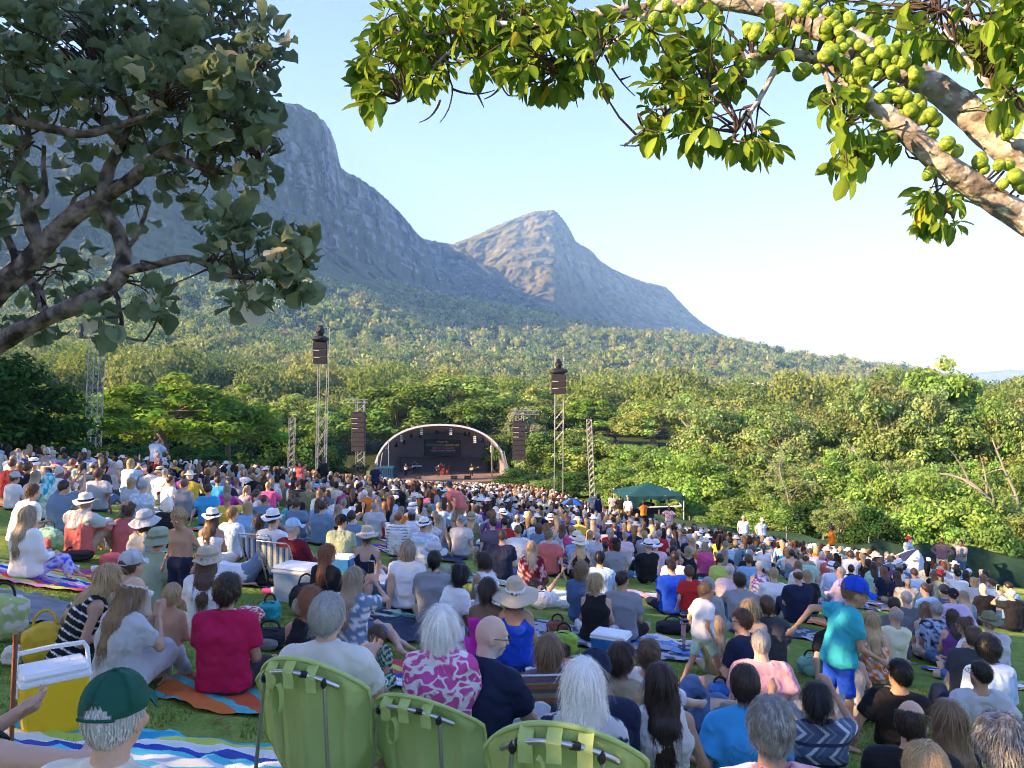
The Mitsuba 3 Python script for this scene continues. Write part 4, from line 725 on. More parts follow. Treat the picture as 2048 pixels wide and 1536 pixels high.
P(1410, 1084, 'cross', 'lap', 8, 'bob ash', 'long hotpink', 'trousers denim', fem=True, label='person in a bright pink long sleeved top')
P(1440, 1107, 'cross', 'lap', -20, 'updo dark', 'tee lime', 'shorts navy', fem=True, label='dark haired person in a lime green tee')
P(1416, 1129, 'cross', 'lap', -18, 'bob grey', 'long grey', 'trousers grey', fem=True, Y=11.2, label='person with wavy grey hair in a dark grey top')
P(1480, 1147, 'knees', 'knees', -8, 'curly dark', 'long grey', 'trousers denim', label='person with dark curly hair in a grey long sleeved tee')
P(1460, 1120, 'cross', 'lap', -8, 'ring silver', 'tee palepink', 'shorts khaki', Y=13.6, label='person with thin silver hair in a pale pink tee')
P(1505, 1091, 'cross', 'lap', -4, 'crop dark', 'long cream', 'trousers denim', hat='cap plum', label='person in a plum cap and a cream long sleeved top')
P(1519, 1122, 'cross', 'lap', -6, 'short silver', 'tank purple floral lblue', 'trousers navy', fem=True, fat=1.1, label='silver haired person in a purple patterned sleeveless top')
P(1548, 1106, 'cross', 'propr', -10, 'short blond', 'tee white', 'shorts navy', Y=13.8, label='blond person in a white tee right of the silver hair')
P(1596, 1127, 'low', 'lap', 0, 'ring brown', 'tee navy', 'trousers navy', Y=12.8, label='balding person in a navy tee in a camp chair')
P(1615, 1139, 'side', 'lap', -12, 'bob ash', 'tee black', 'trousers denim', fem=True, fat=1.1, label='person with ash blond hair in a black tee on an orange mat')
P(1682, 1134, 'low', 'lap', 35, 'short grey', 'long lilac', 'trousers denim', fem=True, hy=35, seat=-.08, label='grey haired person in a lilac cardigan behind the running child')
# right side
P(1828, 1136, 'cross', 'lap', 0, 'short brown', 'long lblue', 'trousers denim', label='person in a light blue shirt, left of two alike')
P(1851, 1130, 'cross', 'lap', 20, 'short brown', 'long sky', 'trousers denim', Y=14.8, hy=35, label='brown haired person in a sky blue shirt, right of two alike')
P(1888, 1140, 'cross', 'propl', 0, 'crop dark', 'tee dgrey', 'shorts navy', hat='cap navy', Y=15, label='person in a navy cap and dark grey tee')
P(1906, 1141, 'cross', 'propr', -6, 'crop dark', 'long lilac', 'shorts khaki', hat='cap black', Y=14.2, label='person in a black cap and a lilac shirt')
P(1947, 1154, 'cross', 'lap', 0, 'bob blond', 'tee lgrey', 'shorts khaki', fem=True, label='blond person in a pale grey top right of the lilac shirt')
P(1927, 1150, 'cross', 'lap', 12, 'long ash', 'tee steel', 'shorts khaki', fem=True, Y=14.8, label='ash blond person half hidden between lilac and pale grey')
P(1982, 1157, 'cross', 'lap', 15, 'pony brown', 'tee white', 'trousers denim', fem=True, hy=30, label='person with a brown ponytail and a white tee at the right')
P(2016, 1164, 'cross', 'lap', 10, 'short dark', 'tee sky', 'trousers denim', hy=35, label='dark haired person in a sky blue tee near the right edge')
P(1966, 1132, 'cross', 'lap', 10, 'bald', 'tee black', 'trousers navy', skin='pale', Y=17, label='bald person in a black tee near the green fence')
P(2022, 1140, 'cross', 'phone', 10, 'ring white', 'tee black', 'trousers navy', Y=16.6, label='white haired person in a black tee taking a picture')
P(1792, 1212, 'side', 'lap', 18, 'ring grey', 'long paleyel', 'shorts offwhite', skin='tan', lean=-6, tilt=8, label='balding person in a pale yellow long sleeved top')
P(1742, 1209, 'cross', 'lap', -5, 'long blond', 'straps orange floral white', 'trousers orange floral white', fem=True, Y=9.6, label='blond person in an orange and white patterned dress')
P(1852, 1203, 'cross', 'lap', -8, 'long light', 'straps palepink', 'trousers black', fem=True, label='person with long light brown hair in a pale pink camisole')
P(1788, 1195, 'cross', 'lap', -10, 'short dark', 'tee dgrey', 'shorts navy', Y=11.4, label='dark haired person in a dark grey tee above the pale yellow top')
P(1813, 1169, 'cross', 'lap', 0, 'short grey', 'tee dgrey', 'shorts navy', Y=12.6, label='grey haired person in a charcoal tee behind the dark grey one')
P(1873, 1194, 'cross', 'lap', -8, 'short grey', 'tee lblue floral navy', 'shorts khaki', Y=11.6, label='grey haired person in a blue checked shirt by the lime chair')
P(1927, 1213, 'cross', 'lap', 55, 'bun brown', 'tank white', 'shorts denim', fem=True, hy=20, Y=10.4, label='person with a small bun and sunglasses looking left')
P(1905, 1214, 'cross', 'lap', 0, 'long dark', 'tank purple', 'shorts denim', fem=True, Y=11.2, label='person with long dark hair in a purple top left of the small bun')
P(1978, 1202, 'knees', 'knees', 0, 'short ash', 'tee lgrey', 'trousers khaki', hat='fedora olive', Y=10.8, label='person in an olive felt hat and a pale grey tee')
P(1949, 1254, 'cross', 'lap', -40, 'short brown', 'tee charcoal', 'trousers khaki', lean=18, fat=1.15, hy=-10, label='brown haired person in a charcoal tee leaning to the right')
P(1975, 1276, 'cross', 'lap', -5, 'afro black', 'long lblue', 'trousers denim', skin='brown', label='person with a dark afro in a pale blue shirt')
P(1962, 1322, 'back', 'prop', -5, 'crop black', 'tee lgrey', 'trousers navy', skin='tan', hat=None, hy=25, beard='black', label='dark bearded person in a pale grey tee propped on straight arms')
P(1800, 1320, 'back', 'propl', -30, 'short black', 'tee black', 'shorts denim', skin='tan', hy=55, label='black haired person with sunglasses in a black tee, one knee up')
P(1822, 1402, 'low', 'lap', -18, 'ring dark', 'tee black', 'trousers black', seat=-.02, hy=-15, label='person with a bald spot in a black tee in front of the raised knee', res=.85)
P(1898, 1402, 'low', 'propl', 4, 'long light', 'tank black', 'trousers black', fem=True, seat=-.02, label='person with long straight brown hair in a black top', res=.85)
P(2006, 1438, 'chair', 'lap', 0, 'curly salt', 'polo grey', 'trousers grey', label='person with curly salt and pepper hair at the right edge', res=.8)
P(1852, 1490, 'chair', 'lap', 0, 'short blond', 'tee black', 'trousers grey', fem=True, seat=-.05, label='blond head with glasses pushed up at the bottom edge', res=.8)
P(1662, 1226, 'side', 'propl', -10, 'short dark', 'tee black', 'shorts black', Y=9.4, tilt=-12, label='dark haired person in a black tee lying on one elbow')
P(1690, 1295, 'side', 'lap', -20, 'long light', 'straps beige', 'shorts denim', fem=True, skin='tan', Y=7.9, seat=-.02, lean=30, label='person with long light brown hair behind the running legs')
P(1435, 1210, 'cross', 'lap', -10, 'long ash', 'tee olive', 'shorts khaki', kid=True, size=.72, Y=8.7, label='ash blond child in an olive tee behind the walking child')
P(1070, 1145, 'lieflat', 'wave', -100, 'short dark', 'tee white', 'trousers steel', Y=12.2, label='person lying down with one arm raised beside the plastic bag') 
# people on their feet further off
P(313, 888, 'stand', 'cap', -10, 'short dark', 'tee lblue', 'shorts charcoal', ha={'r': (.12, .28, 1.15), 'l': (-.02, .30, 1.12)}, hy=-10, label='standing parent in a pale blue shirt holding a toddler', Y=26)
P(600, 946, 'stand', 'head', 178, 'long dark', 'dress coral', None, kid=True, size=.80, fem=True, skin='tan', label='standing child in a coral red dress with hands at the head', Y=30)
P(648, 935, 'stand', 'hang', -30, 'bob light', 'long black', 'trousers black', fem=True, Y=35, label='standing person in black below the tall lattice tower')
P(750, 948, 'stand', 'hang', 25, 'bob ash', 'tee navy', 'trousers navy', fem=True, Y=34, label='standing person in a navy tee left of the stage')
P(898, 990, 'bend', 'hang', 60, 'crop brown', 'tee coral', 'shorts khaki', hat='cap navy', Y=21, lean=38, label='bending person in a coral shirt and a navy cap')
P(1287, 1002, 'stand', 'fold', 30, 'afro black', 'tee orange', 'trousers black', skin='dark', Y=45, label='steward in an orange shirt standing by the green tent')
P(1338, 1014, 'stand', 'cap', 165, 'crop black', 'tee white band red', 'shorts white', skin='brown', Y=42, label='vendor in a white and red top carrying a tray')
P(1487, 1034, 'stand', 'hang', 170, 'crop grey', 'tee white', 'shorts sky', hat='cap khaki', Y=38, label='standing person in a white shirt in front of the fence')
P(1524, 1036, 'stand', 'hang', 195, 'crop grey', 'tee lblue', 'trousers lgrey', hat='cap lgrey', Y=37.5, label='standing person in pale blue with a pale cap by the fence')
P(1663, 1049, 'stand', 'fold', 60, 'afro black', 'tee orange', 'trousers black', skin='dark', Y=36, label='steward in an orange shirt standing alone by the fence')
P(1817, 1059, 'stand', 'face', 200, 'long dark', 'long lblue', 'shorts navy', fem=True, hat='cap red', Y=32, label='standing person in a red cap and pale blue shirt')
P(1884, 1061, 'stand', 'hips', 140, 'crop black', 'long plum', 'shorts offwhite', skin='brown', Y=31, label='standing person in a plum jacket and cream shorts')
P(1922, 1059, 'stand', 'wave', 120, 'crop black', 'tee grey', 'shorts denim', skin='brown', Y=31.5, label='standing person in a grey tee with one arm raised', ha={'r': (.15, .25, 1.72)})
for px, py, top, bot, hr, Yq, lb, yw in [(1240, 992, 'polo black', 'shorts khaki', 'crop dark', 49, 'standing person in a black shirt in the queue by the tent', 0), (1224, 995, 'tee palepink', 'shorts white', 'bob brown', 50, 'standing person in pale pink left of the black shirt', 10), (1256, 997, 'tee white', 'shorts lgrey', 'short blond', 48, 'standing person in white between black and blue shirts', -10),
        (1272, 992, 'tee blue', 'trousers lgrey', 'crop silver', 50, 'standing person in a blue tee at the tent entrance', -20), (1197, 1006, 'tank navy', 'trousers navy', 'bob dark', 40, 'standing person in a navy sleeveless top in the queue', -20), (1185, 1004, 'tee denim', 'trousers denim', 'short dark', 42, 'standing person in a denim shirt left of the navy top', 0)]:
    P(px, py, 'stand', 'hips' if 'black' in top else 'hang', yw, hr, top, bot, Y=Yq, label=lb)
for px, lb, c in [(1362, 'technician in black left of the mixing desk', 'black'), (1376, 'technician in navy at the mixing desk', 'navy')]:
    P(px - 74, 988, 'stand', 'fold', 0, 'crop black', 'tee ' + c, 'trousers black', skin='tan', Y=50.5, label=lb)
# the rest of the people near enough to tell apart: seated where the lawn is still free
CROWD = [(-17.2, 26.5), (-15, 31), (-13.5, 38), (-12.5, 46), (-14, 60), (-16, 75), (-17, 95), (-.5, 95), (1.5, 84), (3.5, 68), (5, 58), (6.5, 48), (8.8, 43), (11.6, 37), (13.8, 33), (16.0, 28.5), (13.6, 22.5), (10.5, 17.5), (-9.5, 15.5)]
from shapely import Polygon, Point, prepare
crowd_area = Polygon(CROWD); prepare(crowd_area)
taken = [p['root'][:2] for p in PEOPLE]
def wordy(p):
    return None
def free(x, y, d):
    a = np.array(taken); return (np.hypot(a[:, 0] - x, a[:, 1] - y) > d).all()
g = np.random.default_rng(42)
TOPS = ['white'] * 10 + ['lblue'] * 4 + ['lgrey'] * 4 + ['grey'] * 4 + ['navy'] * 5 + ['black'] * 6 + ['steel'] * 3 + ['sky'] * 2 + ['coral', 'palepink', 'pink', 'cream', 'beige', 'offwhite', 'azure', 'royal', 'denim', 'denim', 'maroon', 'red', 'lilac', 'purple', 'mint', 'olive', 'turq', 'orange', 'hotpink', 'charcoal', 'charcoal', 'dgrey', 'sage', 'yellow']
HAIRS = ['brown'] * 6 + ['dark'] * 7 + ['black'] * 3 + ['light'] * 4 + ['blond'] * 4 + ['ash'] * 4 + ['grey'] * 3 + ['silver', 'white', 'red', 'red']
CW = {'lblue': 'pale blue', 'lgrey': 'pale grey', 'steel': 'steel blue', 'sky': 'sky blue', 'palepink': 'pale pink', 'offwhite': 'off white', 'royal': 'royal blue', 'azure': 'bright blue', 'dgrey': 'dark grey', 'turq': 'turquoise', 'hotpink': 'hot pink', 'crimson': 'crimson', 'sage': 'sage green', 'mint': 'mint green', 'olive': 'olive green', 'denim': 'denim blue', 'paleyel': 'pale yellow'}
HW = {'dark': 'dark brown', 'light': 'light brown', 'blond': 'blond', 'ash': 'ash blond', 'salt': 'grey'}
autos, tries = [], 0
while len(PEOPLE) < 292 and tries < 60000:
    tries += 1; y = 12.6 + 11.5 * g.random() ** .85; x = (g.random() * 1.5 - .75) * y
    if not crowd_area.contains(Point(x, y)) or not free(x, y, .70) or abs(x / y) > .66: continue
    fem = g.random() < .5; hs = g.choice(['long', 'long', 'bob', 'updo', 'pony', 'wavy'] if fem else ['short', 'short', 'crop', 'crop', 'ring', 'curly']); hc = g.choice(HAIRS)
    if hs == 'ring' and hc in ('dark', 'blond', 'red', 'black'): hc = 'grey'
    tc = g.choice(TOPS); tk = g.choice(['tee', 'tee', 'tank', 'long', 'straps'] if fem else ['tee', 'tee', 'polo', 'long']); hat = None; q = g.random()
    if q < .07: hat = 'cap ' + g.choice(['navy', 'black', 'white', 'red', 'grey'])
    elif q < .14: hat = g.choice(['fedora', 'straw', 'bucket']) + ' ' + g.choice(['cream', 'beige', 'white']) + ' black'
    px = 1024 + F * x / y
    yaw = float(np.degrees(np.arctan2(x + 5, 95 - y)) * -1 + g.normal(0, 16))
    p = P(px, 0, g.choice(['cross', 'cross', 'knees', 'long', 'side', 'back']), g.choice(['lap', 'lap', 'lap', 'clap', 'propr', 'face', 'knees']), yaw, f'{hs} {hc}', f'{tk} {tc}', g.choice(['shorts navy', 'shorts khaki', 'trousers denim', 'trousers charcoal', 'shorts white', 'shorts denim']), skin=g.choice(['fair', 'fair', 'tan', 'tan', 'pale', 'olive', 'brown']), fem=bool(fem), hat=hat, size=float(.94 + .1 * g.random()), Y=float(y), hy=float(g.normal(0, 16)), fat=float(.95 + .2 * g.random()), label='-')
    p['auto'] = True; taken.append(p['root'][:2])
# each of them is described by its own look and by whom it sits beside
KIND = {'tee': 'tee', 'tank': 'sleeveless top', 'straps': 'camisole', 'long': 'long sleeved top', 'polo': 'polo shirt', 'dress': 'dress', 'strapless': 'strapless dress', None: 'top'}
HS = {'long': 'long', 'wavy': 'long wavy', 'bob': 'chin length', 'updo': 'pinned up', 'pony': 'ponytailed', 'short': 'short', 'crop': 'cropped', 'ring': 'thinning', 'curly': 'curly', 'bun': 'bunned', 'afro': 'afro', 'bald': 'bald'}
def look(p):
    tk, tc = p['top']; hs, hc = p['hair']; t = f"{CW.get(tc, tc)} {KIND[tk]}"
    if p['hat']: k, c = p['hat'].split()[:2]; return f"{ {'cap': 'cap', 'fedora': 'brimmed hat', 'straw': 'sun hat', 'bucket': 'bucket hat'}.get(k, 'hat')} and {t}", f"{c} "
    return f"{HS[hs]} {HW.get(hc, hc)} hair, {t}", ''
used = {}
def screen(p): r = p['root']; return 1024 + F * r[0] / r[1], HZ - F * (r[2] + .7) / r[1]
SC = np.array([screen(p) for p in PEOPLE])
for i, p in enumerate(PEOPLE):
    if not p.get('auto'): used[p['label']] = 1
def short(p):
    tk, tc = p['top']; hs, hc = p['hair']
    if p.get('auto') and p['hat']: k, c = p['hat'].split()[:2]; return f"the {c} { {'cap': 'cap', 'fedora': 'brimmed hat', 'straw': 'sun hat', 'bucket': 'bucket hat'}[k]}"
    return f"the {CW.get(tc, tc)} {KIND[tk].replace('long sleeved ', '')}" if tc else 'the bare back'
for i, p in enumerate(PEOPLE):
    if not p.get('auto'): continue
    a, pre = look(p); base = f"person with {pre}{a}"; d = np.hypot(SC[:, 0] - SC[i, 0], (SC[:, 1] - SC[i, 1]) * 1.6); order = np.argsort(d)[1:16]; done = False
    for j in order:
        q = PEOPLE[j]; dx, dy = SC[i] - SC[j]
        rel = ('right of' if dx > 0 else 'left of') if abs(dx) > abs(dy) * .8 else ('behind' if p['root'][1] > q['root'][1] else 'in front of')
        lab = f"{base}, {rel} {short(q)}"
        if lab not in used and len(lab.split()) <= 15: used[lab] = 1; p['label'] = lab; done = True; break
    tag(p['key'], p['label'] if done else base, 'person', 'people sitting on the lawn')
for p in PEOPLE:
    if not p.get('auto') and 'group' not in labels[p['key']] and p['legs'] not in ('stand', 'walk', 'bend'): labels[p['key']]['group'] = 'people sitting on the lawn'
# ---------------------------------------------------------------- the crowd beyond: thousands of people who read as one mass
def crowd_proto(seed):
    g = np.random.default_rng(seed); parts, cols = [], []   # colour code: 0 skin, 1 top, 2 hair, 3 trousers, 4 hat
    def add(v, f, c): parts.append((np.array(v), f)); cols.append(np.broadcast_to(np.asarray(c), (len(v),)).copy())
    lean = .06 * g.normal(); w = .19 + .03 * g.random()
    ring = lambda z, a, b, y: np.stack([a * np.cos(np.arange(7) * 2 * np.pi / 7), b * np.sin(np.arange(7) * 2 * np.pi / 7) + y, np.full(7, z)], 1)
    v = np.vstack([ring(0, w * .95, .15, .02), ring(.16, w * .9, .13, .0), ring(.38, w, .125, lean), ring(.55, w * 1.12, .10, lean * 1.5), ring(.62, .07, .06, lean * 1.6)]); i, j = np.meshgrid(np.arange(4), np.arange(7), indexing='ij'); A, B = i * 7 + j, i * 7 + (j + 1) % 7
    add(v, np.vstack([np.stack([A, B, B + 7], -1).reshape(-1, 3), np.stack([A, B + 7, A + 7], -1).reshape(-1, 3)]), 1)
    m = trimesh.creation.icosphere(subdivisions=1); hv = np.array(m.vertices) * [.082, .10, .118] + [0, lean * 1.8, .765]; k = np.where((m.vertices[:, 1] < .35) | (m.vertices[:, 2] > .45), 2, 0); add(hv, np.array(m.faces), k)
    for s in (1, -1):
        e = np.array([s * (w + .10), .02 + .1 * g.random(), .30]); hnd = [s * .08, .32, .26 + .25 * g.random()]
        v, f = tube([[s * w * 1.05, lean * 1.5, .53], e, hnd], [.055, .042, .03], 4); c = np.ones(len(v), int); c[8:12] = 0; c[-1] = 0; add(v, f, c)
        v, f = tube([[s * .09, .04, .10], [s * (.16 + .1 * g.random()), .40, .16 + .25 * g.random()], [s * .1, .62, .05]], [.10, .07, .04], 4); add(v, f, 3)
    if seed == 4: v, f = lathe([(.001, .13), (.07, .12), (.09, .05), (.16, .03), (.15, .02)], 9); add(v + [0, lean * 1.8, .77], f, 4)
    if seed % 4 in (1, 3): v, f = tube([[0, -.05 + lean * 1.8, .80], [0, -.10 + lean * 1.6, .66], [0, -.12 + lean * 1.3, .44]], [.09, .085, .04], 6); add(v, f, 2)
    v, f = cat_mesh(parts); return v, f, np.concatenate(cols)
protos = [crowd_proto(s) for s in range(8)]
g = np.random.default_rng(5); pts = []
b = np.array(CROWD); gx = np.arange(-20, 22, .70); gy = np.arange(14, 95.4, .80)
near_xy = np.array(taken)
for j, y in enumerate(gy):
    for x in gx:
        q = np.array([x + (j % 2) * .35 + g.normal(0, .13), y + g.normal(0, .16)])
        if g.random() < .06 or not crowd_area.contains(Point(*q)) or q[1] < 20.5: continue
        if np.hypot(near_xy[:, 0] - q[0], near_xy[:, 1] - q[1]).min() < .62: continue
        pts.append(q)
pts = np.array(pts); n = len(pts); z = lawn_z(pts[:, 0], pts[:, 1]); which = g.integers(len(protos), size=n); yaw = -np.arctan2(pts[:, 0] + 5, 97 - pts[:, 1]) + g.normal(0, .25, n); sc = .92 + .14 * g.random(n)
tops = np.array([CLO[c] for c in TOPS])[g.integers(len(TOPS), size=n)]; hairs = np.array([HAIR[c] for c in HAIRS])[g.integers(len(HAIRS), size=n)]; skins = np.array([SKIN[c] for c in ('fair', 'fair', 'tan', 'pale', 'olive', 'brown')])[g.integers(6, size=n)]
trs = np.array([CLO[c] for c in ('navy', 'denim', 'khaki', 'charcoal', 'white')])[g.integers(5, size=n)]; hats = np.array([CLO[c] for c in ('cream', 'white', 'beige', 'lgrey')])[g.integers(4, size=n)]
pal = np.stack([skins, tops, hairs, trs, hats], 1); VV, FF, CC, o = [], [], [], 0
for w, (pv, pf, pc) in enumerate(protos):
    i = np.nonzero(which == w)[0]; c, s = np.cos(yaw[i]), np.sin(yaw[i])
    V = np.stack([(pv[None, :, 0] * c[:, None] - pv[None, :, 1] * s[:, None]) * sc[i, None] + pts[i, 0, None], (pv[None, :, 0] * s[:, None] + pv[None, :, 1] * c[:, None]) * sc[i, None] + pts[i, 1, None], pv[None, :, 2] * sc[i, None] + z[i, None]], -1)
    VV.append(V.reshape(-1, 3)); FF.append((pf[None] + (np.arange(len(i)) * len(pv))[:, None, None]).reshape(-1, 3) + o); o += V.shape[0] * V.shape[1]; CC.append(pal[i][:, pc].reshape(-1, 3))
tag(obj('crowd', (np.vstack(VV), np.vstack(FF)), 'mat_cloth', smooth=True, color=np.vstack(CC)), 'dense crowd of seated concert goers filling the lawn down to the stage', 'crowd', None, 'stuff')
# ---------------------------------------------------------------- stage, speaker towers, tent, fence
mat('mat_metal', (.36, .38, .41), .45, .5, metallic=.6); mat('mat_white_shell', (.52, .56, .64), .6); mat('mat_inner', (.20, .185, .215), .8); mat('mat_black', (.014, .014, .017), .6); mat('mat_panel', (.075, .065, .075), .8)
mat('mat_grille', (.035, .03, .034), .75); mat('mat_deck', (.19, .14, .125), .7); mat('mat_blue_box', (.015, .065, .13), .6); mat('mat_lamp', (.85, .85, .88), .3)
mat('mat_tarp', mikit.proc(lambda p, n, uv: tmix((.012, .014, .018), (.03, .034, .042), tfbm(p.x * 6, p.y * 6, p.z * 6, 2))), .45)
def lattice(px, pxt, vt, Y, w, chord, label, brace=(0, 1), step=.75, base=None):
    b = stand(px, Y); t = at(pxt, vt, Y); t[0] += 0; k = thing('lattice_tower', label, 'tower', 'lattice towers among the audience'); b[2] -= .1; H = t[2] - b[2]
    c = [(sx * w / 2, sy * w / 2) for sx, sy in ((-1, -1), (1, -1), (1, 1), (-1, 1))]; L = lambda i, f: b + (t - b) * f + [c[i % 4][0], c[i % 4][1], 0]
    for i in range(4): v, f = tube([L(i, 0), L(i, .5), L(i, 1)], chord, 6); obj('chord', (v, f), 'mat_metal', k, smooth=True)
    n = max(2, int(H / step)); parts = []
    for j in range(n):
        f0, f1 = j / n, (j + 1) / n
        if not brace[0] <= f0 <= brace[1]: continue
        for i in range(4):
            parts.append(tube([L(i, f0), L(i + 1, f1)], chord * .42, 4)); parts.append(tube([L(i + 1, f0), L(i, f1)], chord * .42, 4))
    for f0 in np.linspace(0, 1, max(3, n // 3)):
        for i in range(4): parts.append(tube([L(i, f0), L(i + 1, f0)], chord * .55, 4))
    obj('bracing', cat_mesh(parts), 'mat_metal', k, kind='stuff'); return b, t
lattice(184, 196, 652, 45, .62, .024, 'tall lattice tower at the left behind the crowd with a bracket at its top')
k = thing('loudspeaker_bracket', 'empty brown bracket hanging at the top of the leftmost lattice tower', 'bracket'); p = at(176, 668, 45)
obj('arm', box(.75, .5, .12, p + [0, 0, -.2], .02), 'mat_panel', k); obj('upright', box(.12, .5, .75, p + [-.3, 0, .2], .02), 'mat_panel', k)
lattice(641, 649, 655, 55, .60, .026, 'tall lattice tower left of the stage carrying black loudspeakers', (0, .42), .95)
lattice(1117, 1119, 712, 62, .66, .027, 'tall slim tower right of the stage carrying black loudspeakers', (.38, .62), .8)
lattice(580, 585, 836, 74, .50, .021, 'short lattice mast left of the tall loudspeaker tower', (0, 1), .6)
lattice(1186, 1178, 839, 60, .36, .020, 'short slim lattice mast left of the green tent', (0, 1), .42)
def array(px, v0, v1, Y, w, n, label, dep=.7, yaw=0, tarp=False):
    k = thing('loudspeaker_cluster', label, 'loudspeaker', 'hung loudspeaker clusters'); top, bot = at(px, v0, Y), at(px, v1, Y); h = (top[2] - bot[2]) / n; R = rotz(yaw)
    for i in range(n):
        z = top[2] - h * (i + .5); back = .10 * math.sin(i / n * 2.2) * dep; v, f = box(w, dep, h * .93, bevel=.03); v = v @ R.T + [top[0], top[1] + back, z]; obj('cabinet', (v, f), 'mat_grille', k)
        for s in (-1, 1):
            v, f = box(w * .42, .02, h * .07, (s * w * .24, -dep / 2 - .008, h * .36)); obj('badge_strip', (v @ R.T + [top[0], top[1] + back, z], f), 'mat_lamp', k) if i in (1, 2, 3) and s == -1 else None
    v, f = box(w * .9, dep * .9, .10, (top[0], top[1], top[2] + .07), .02); obj('flying_frame', (v, f), 'mat_black', k)
    if tarp:
        m = trimesh.creation.icosphere(subdivisions=3, radius=1); v = np.array(m.vertices); v = v * (1 + .5 * (meshkit.fbm(v * 2.2 + px, 3) - .5))[:, None] * [w * .62, dep * .7, .26]; obj('rain_cover', (v + [top[0], top[1], top[2] + .2], np.array(m.faces)), 'mat_tarp', k, smooth=True)
        v = np.array(m.vertices); v = v * (1 + .7 * (meshkit.fbm(v * 2.6 + px, 3) - .5))[:, None] * [.26, .26, .42]; obj('chain_bag', (v + [top[0], top[1], top[2] + .75], np.array(m.faces)), 'mat_tarp', k, smooth=True)
    return k
array(640, 684, 728, 54.5, .92, 3, 'black loudspeaker cluster hanging from the tower left of the stage', tarp=True, yaw=.15)
array(1117, 748, 788, 61.5, 1.12, 3, 'black loudspeaker cluster hanging from the tower right of the stage', tarp=True)
array(717, 826, 903, 93, 1.55, 8, 'long hanging loudspeaker column left of the stage', 1.0)
array(1038, 844, 919, 93, 1.45, 8, 'long hanging loudspeaker column right of the stage', 1.0)
for px, pa, pb, va, vb, lb in ((718, 692, 736, 799, 826, 'left'), (1040, 1024, 1078, 822, 845, 'right')):
    k = thing('loudspeaker_scaffold', f'metal scaffold holding the {lb} loudspeaker column beside the stage', 'scaffold'); parts = []
    for dx in (-.45, .45):
        for dy in (-.4, .4): b = stand(px, 93.6); b[0] += dx; b[1] += dy + .9; t = at(px, va, b[1]); t[0] = b[0]; obj('upright', tube([b, t], .04, 6), 'mat_metal', k, smooth=True)
    b = stand(px, 93.6); zt = at(px, va, 94)[2]
    for j in range(14):
        z0, z1 = b[2] + (zt - b[2]) * j / 14, b[2] + (zt - b[2]) * (j + 1) / 14; parts += [tube([[b[0] - .45, 94.1, z0], [b[0] + .45, 94.1, z1]], .025, 4), tube([[b[0] + .45, 94.1, z0], [b[0] - .45, 94.1, z1]], .025, 4)]
    obj('bracing', cat_mesh(parts), 'mat_metal', k, kind='stuff')
    a, c = at(pa, va, 94), at(pb, va, 94); parts = [tube([a + [0, 0, o], c + [0, 0, o]], .05, 5) for o in (0, -.4)] + [tube([a + (c - a) * j / 8, a + (c - a) * (j + 1) / 8 + [0, 0, -.4 * (1 if j % 2 == 0 else -0)]], .03, 4) for j in range(8)]
    obj('top_beam', cat_mesh(parts), 'mat_metal', k)
for px, v0, v1, w, Y, lb in ((716, 932, 952, 1.8, 91, 'left'), (1038, 958, 990, 1.7, 88, 'right')):
    k = thing('bass_loudspeaker', f'stack of black bass loudspeakers on the ground {lb} of the stage', 'loudspeaker'); b = stand(px, Y); zt = at(px, v0, Y)[2]; h = (zt - b[2]) / 2
    for i in range(2):
        for s in (-1, 1): obj('cabinet', box(w / 2 * .97, .9, h * .96, (b[0] + s * w / 4, Y, b[2] + h * (i + .5)), .03), 'mat_black', k)
# the arched stage
k = thing('concert_stage', 'arched open air concert stage with a white rim and dark interior', 'stage'); YC, xc = 100.0, at(882, 0, 100)[0]; zb = -13.0; hw, hh = 8.45, at(0, 848, 100)[2] - zb
th = np.linspace(0, math.pi, 49); ex = lambda a, b, y, zo=zb: np.stack([xc - a * np.sign(np.cos(th)) * np.abs(np.cos(th)) ** .86, 0 * th + y, zo + b * np.sin(th) ** .86], 1)
rim = [ex(hw, hh, YC), ex(hw + .02, hh + .02, YC - .25), ex(hw - .19, hh - .21, YC - .25), ex(hw - .19, hh - .21, YC)]; obj('rim', sheet(np.stack(rim + rim[:1])), 'mat_white_shell', k, smooth=30)
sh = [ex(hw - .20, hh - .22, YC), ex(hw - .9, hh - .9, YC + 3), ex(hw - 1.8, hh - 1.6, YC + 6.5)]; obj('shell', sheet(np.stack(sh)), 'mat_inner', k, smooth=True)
so = [ex(hw - .02, hh - .02, YC), ex(hw - .5, hh - .4, YC + 3.5), ex(hw - 1.4, hh - 1.1, YC + 7.5)]; obj('roof', sheet(np.stack(so)), 'mat_white_shell', k, smooth=True)
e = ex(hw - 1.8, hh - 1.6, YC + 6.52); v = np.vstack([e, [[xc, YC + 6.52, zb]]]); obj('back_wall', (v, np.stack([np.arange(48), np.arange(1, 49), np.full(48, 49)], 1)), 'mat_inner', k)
deck = box(hw * 2 + 1.2, 9.4, .95, (xc + .2, YC + 1.4, zb - .25)); obj('deck', deck, 'mat_deck', k); zd = zb + .23
obj('apron', box(hw * 2 + 1.3, .12, .30, (xc + .2, YC - 3.42, zd - .16), .01), 'mat_deck', k)
q0, q1 = at(800, 914, YC + 6), at(974, 914, YC + 6); obj('backdrop', box(q1[0] - q0[0], .12, q0[2] - zd, ((q0[0] + q1[0]) / 2, YC + 6, (q0[2] + zd) / 2)), 'mat_panel', k)
q0, q1 = at(976, 922, YC + 5.8), at(1002, 922, YC + 5.8); obj('doorway', box(q1[0] - q0[0], .2, q0[2] - zd, ((q0[0] + q1[0]) / 2, YC + 5.8, (q0[2] + zd) / 2)), 'mat_black', k)
